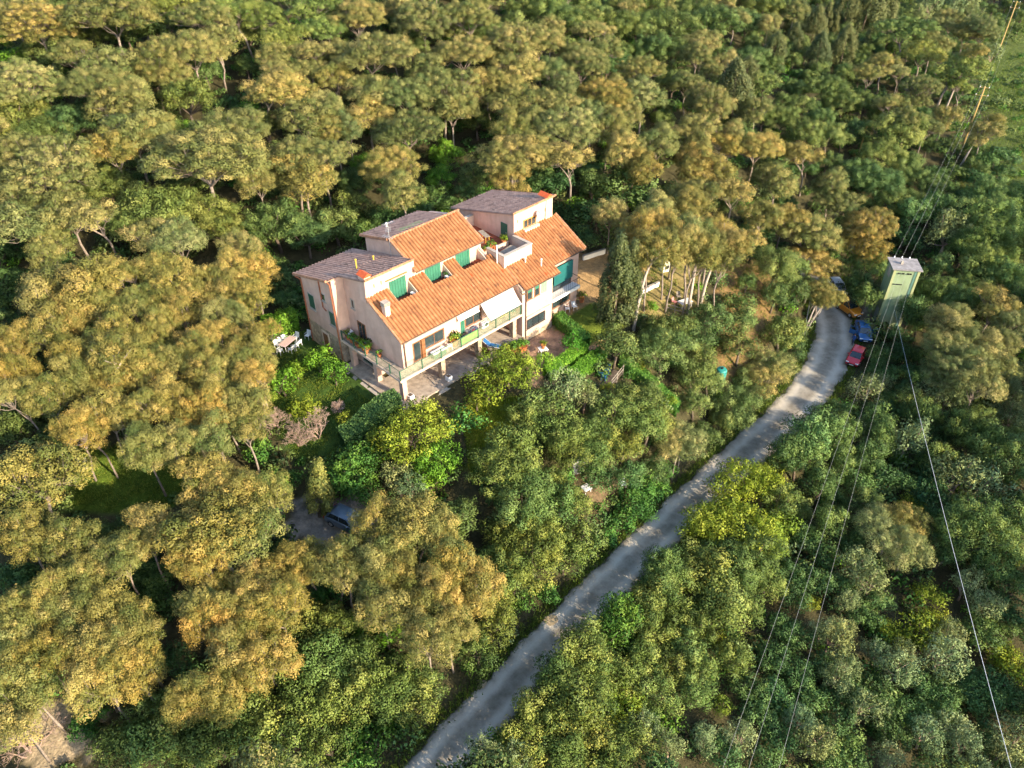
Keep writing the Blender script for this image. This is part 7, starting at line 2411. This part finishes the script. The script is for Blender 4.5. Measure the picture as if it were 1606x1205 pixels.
def car(loc, rz, body_m, lab, L_=4.1, W_=1.74, H=1.5, kind='hatch', roof_m=None, open_doors=False, rack=False, pitch=0, person=False):
    o = empty('parked_car', loc, rz, lab, 'car', 'parked cars'); o.rotation_euler[0] = pitch
    w = W_/2; f = -L_/2; belt = H*.62; hood = H*.60 if kind != 'suv' else H*.62
    def sec(y, zb, zt, ww, tum=.06): return (y, [(ww*.86, zb), (ww, zb+.14), (ww, zt-.18), (ww-tum*.5, zt-.05), (ww-tum-.06, zt)])
    tailz = belt*1.02
    S = [sec(f, .32, .62, w*.72), sec(f+.12, .24, .74, w*.88), sec(f+.45, .20, hood*.90, w*.97), sec(f+1.05, .20, hood, w), sec(f+1.5, .20, belt, w), sec(0, .20, belt+.02, w), sec(-f-1.0, .20, belt+.04, w), sec(-f-.4, .22, tailz, w*.98), sec(-f-.08, .26, tailz*.94, w*.92), sec(-f, .36, tailz*.80, w*.82)]
    loft(S).obj('body', body_m, o, smooth=False, bevel=.0)
    # greenhouse: windscreen, side glass, rear glass as one dark glass body, then pillars and roof skin
    y0, y1, y2, y3 = f+1.05, f+1.75, -f-(.75 if kind != 'sedan' else 1.3), -f-(.25 if kind != 'sedan' else .75)
    gz = belt-.03; rt = H-.04; wb, wt = w-.10, w-.24
    b = MB(); P = [(-wb, y0, gz), (wb, y0, gz), (wb, y3, gz), (-wb, y3, gz), (-wt, y1, rt), (wt, y1, rt), (wt, y2, rt), (-wt, y2, rt)]
    b.add(P, [(0, 1, 2, 3), (4, 5, 6, 7), (0, 1, 5, 4), (1, 2, 6, 5), (2, 3, 7, 6), (3, 0, 4, 7)]); b.obj('glasshouse', car_glass, o)
    b = MB(); rr = []
    for y, z, ww in ((y1-.06, rt-.015, wt+.015), (y1+.15, H-.01, wt+.03), ((y1+y2)/2, H+.015, wt+.035), (y2-.12, H, wt+.03), (y2+.06, rt-.02, wt+.015)): rr.append((y, [(ww, z-.03), (ww-.06, z), (ww*.4, z+.02)]))
    loft(rr).obj('roof', roof_m or body_m, o)
    for s in (-1, 1):
        for pa, pb in (((wb, y0, gz), (wt, y1, rt)), ((wb, y3, gz), (wt, y2, rt)), ((wb+.005, (y1+y2)/2-.05, gz), (wt+.01, (y1+y2)/2-.05, rt))):
            b = MB(); b.tube([(s*pa[0], pa[1], pa[2]), (s*pb[0], pb[1], pb[2])], .045, 4); b.obj('pillar', body_m, o)
        b = MB(); b.box(s*w-.02 if s > 0 else s*w-.16, s*w+.16 if s > 0 else s*w+.02, f+1.42, f+1.55, belt-.02, belt+.13); b.obj('mirror', body_m, o, bevel=.02)
        b = MB(); b.box(s*w*.45 if s > 0 else s*w*.88, s*w*.88 if s > 0 else s*w*.45, f+.03, f+.2, .60, .74); b.obj('headlight', lampm, o, bevel=.02)
        b = MB(); b.box(s*w*.62 if s > 0 else s*w*.93, s*w*.93 if s > 0 else s*w*.62, -f-.1, -f+.01, .62, .82); b.obj('tail_light', tail, o)
        for y in (f+.78, -f-.75):
            b = MB(); b.lathe([(.20, -.10), (.31, -.09), (.325, 0), (.31, .09), (.20, .10)], 18); me_ = b.mesh('tyre', rubber); wh = obj('wheel', me_, o, (s*(w-.09), y, .315)); wh.rotation_euler = (0, R(90), 0)
            b = MB(); b.lathe([(.03, .085 if s > 0 else -.085), (.20, .095 if s > 0 else -.095), (.20, .11 if s > 0 else -.11), (.05, .115 if s > 0 else -.115)], 12); b.obj('rim', alloy, wh)
            b = MB(); b.tube([(s*(w-.02), y+.39*math.cos(t), .33+.39*math.sin(t)) for t in [math.pi*k/8 for k in range(9)]], .03, 4); b.obj('wheel_arch', trim, o)
        if rack: b = MB(); b.tube([(s*(wt-.05), y1+.1, H+.07), (s*(wt-.05), y2-.1, H+.07)], .025, 5); b.obj('roof_rail', galv, o)
        if open_doors:
            d = empty_door = MB(); dx = s*w; an = -R(62)*s
            M_ = Matrix.Translation((dx, f+1.45, 0)) @ Matrix.Rotation(an, 4, 'Z'); d.box(-.03, .03, 0, 1.05, .28, belt, M_); do = d.obj('door', body_m, o)
            g = MB(); 
            for q in ((0, .06), (.98, 1.05)): g.box(-.025, .025, q[0], q[1], belt, H-.15, M_)
            g.box(-.025, .025, 0, 1.05, H-.15, H-.09, M_); g.obj('window_frame', body_m, do)
    b = MB(); b.box(-w*.6, w*.6, f-.02, f+.05, .36, .56); b.obj('grille', trim, o); b = MB(); b.box(-.26, .26, f-.04, f-.02, .38, .49); b.obj('number_plate', plate, o)
    b = MB(); b.box(-w*.8, w*.8, -f-.02, -f+.04, .30, .45); b.obj('bumper', trim, o); b = MB(); b.box(-.26, .26, -f+.0, -f+.03, .55, .66); b.obj('number_plate', plate, o)
    for s in (-.3, .3): b = MB(); b.tube([(s, y0-.05, gz+.06), (s+.5, y0+.12, gz+.12)], .012, 4); b.obj('wiper', trim, o)
    return o
def place(p0, p1):
    """p0 rear, p1 front on the ground"""
    c = ((p0[0]+p1[0])/2, (p0[1]+p1[1])/2); z = max(tz(*c), tz(*p0), tz(*p1))+.02; d = (p1[0]-p0[0], p1[1]-p0[1]); return (c[0], c[1], z), math.atan2(d[0], -d[1])
l, r_ = place((45.2, 79.2), (42.4, 75.2)); car(l, r_, paint('red_car_paint', (.55, .018, .03)), 'red hatchback at the near end of the parked row', 4.0, 1.72, 1.46)
l, r_ = place((47.1, 84.6), (46.2, 80.4)); car(l, r_, paint('blue_car_paint', (.02, .11, .30)), 'blue saloon with both front doors open beside the tower', 4.4, 1.76, 1.46, 'sedan', open_doors=True)
l, r_ = place((46.1, 89.4), (46.7, 85.6)); car(l, r_ + .25, paint('orange_car_paint', (.68, .25, .02)), 'orange off-road car with roof rails behind the blue one', 3.9, 1.8, 1.7, 'suv', roof_m=trim, rack=True)
l, r_ = place((46.3, 94.2), (46.1, 90.2)); car(l, r_ + .1, paint('white_car_paint', (.62, .64, .68), .1), 'white car at the far end of the parked row, half under a pine', 4.1, 1.75, 1.5)
l, r_ = place((-15.3, 43.3), (-12.2, 41.6)); car(l, r_, paint('grey_car_paint', (.10, .14, .19)), 'grey-blue car half hidden under the pines below the garden', 4.1, 1.72, 1.5)
# ------------------------------------------------------------------ the person beside the blue car
def person(loc, rz, lab):
    V = [(0, 0, .95), (0, .02, 1.15), (0, .05, 1.38), (0, .04, 1.50), (0, .0, 1.62), (0, -.02, 1.74), (.10, 0, .90), (.12, -.05, .50), (.13, .02, .09), (.13, -.13, .04), (-.10, 0, .90), (-.11, .03, .50), (-.12, .10, .09), (-.12, -.05, .04), (.19, .05, 1.42), (.27, -.02, 1.16), (.24, -.24, 1.06), (-.19, .05, 1.42), (-.27, -.02, 1.16), (-.22, -.25, 1.10), (.22, -.34, 1.04), (-.20, -.35, 1.09)]
    E = [(0, 1), (1, 2), (2, 3), (3, 4), (4, 5), (0, 6), (6, 7), (7, 8), (8, 9), (0, 10), (10, 11), (11, 12), (12, 13), (2, 14), (14, 15), (15, 16), (2, 17), (17, 18), (18, 19), (16, 20), (19, 21)]
    rad = [.15, .14, .16, .065, .095, .085, .095, .07, .045, .04, .095, .07, .045, .04, .075, .05, .04, .075, .05, .04, .038, .038]
    m = bpy.data.meshes.new('person'); m.from_pydata(V, E, []); o = obj('person', m, loc=loc, rz=rz, label=lab, cat='person')
    sk = o.modifiers.new('skin', 'SKIN'); lay = m.skin_vertices[0].data if m.skin_vertices else None
    if lay is None:
        import bmesh as _b
        bm = _b.new(); bm.from_mesh(m); ly = bm.verts.layers.skin.verify(); bm.to_mesh(m); bm.free(); lay = m.skin_vertices[0].data
    for i, r in enumerate(rad): lay[i].radius = (r, r*.85)
    lay[0].use_root = True
    sb = o.modifiers.new('sub', 'SUBSURF'); sb.levels = 1; sb.render_levels = 2
    sm_ = bpy.data.materials.new('skin_and_clothes'); sm_.use_nodes = True; N = sm_.node_tree.nodes; K = sm_.node_tree.links; tc = N.new("ShaderNodeTexCoord"); sx = N.new("ShaderNodeSeparateXYZ"); K.new(tc.outputs["Object"], sx.inputs[0])
    mr = N.new("ShaderNodeMath"); mr.operation = 'MULTIPLY'; mr.inputs[1].default_value = .5; K.new(sx.outputs[2], mr.inputs[0]); cr = N.new("ShaderNodeValToRGB"); cr.color_ramp.interpolation = 'CONSTANT'; e = cr.color_ramp.elements
    while len(e) < 4: e.new(.5)
    for i, (t, c) in enumerate(((0, (.02, .02, .02)), (.06, (.03, .045, .09)), (.46, (.02, .07, .24)), (.765, (.50, .29, .22)))): e[i].position = t; e[i].color = (*c, 1)
    K.new(mr.outputs[0], cr.inputs[0]); K.new(cr.outputs[0], N["Principled BSDF"].inputs["Base Color"]); m.materials.append(sm_)
    h = MB(); h.lathe([(.04, 1.62), (.10, 1.66), (.105, 1.74), (.08, 1.81), (.01, 1.84)], 12, (0, .02, 0)); h.obj('hair', mat('brown_hair', (.07, .045, .03), .7, .2, 8), o, smooth=True)
person((44.55, 80.4, tz(44.55, 80.4)+.03), -1.2, 'person in a blue jacket standing beside the blue car')
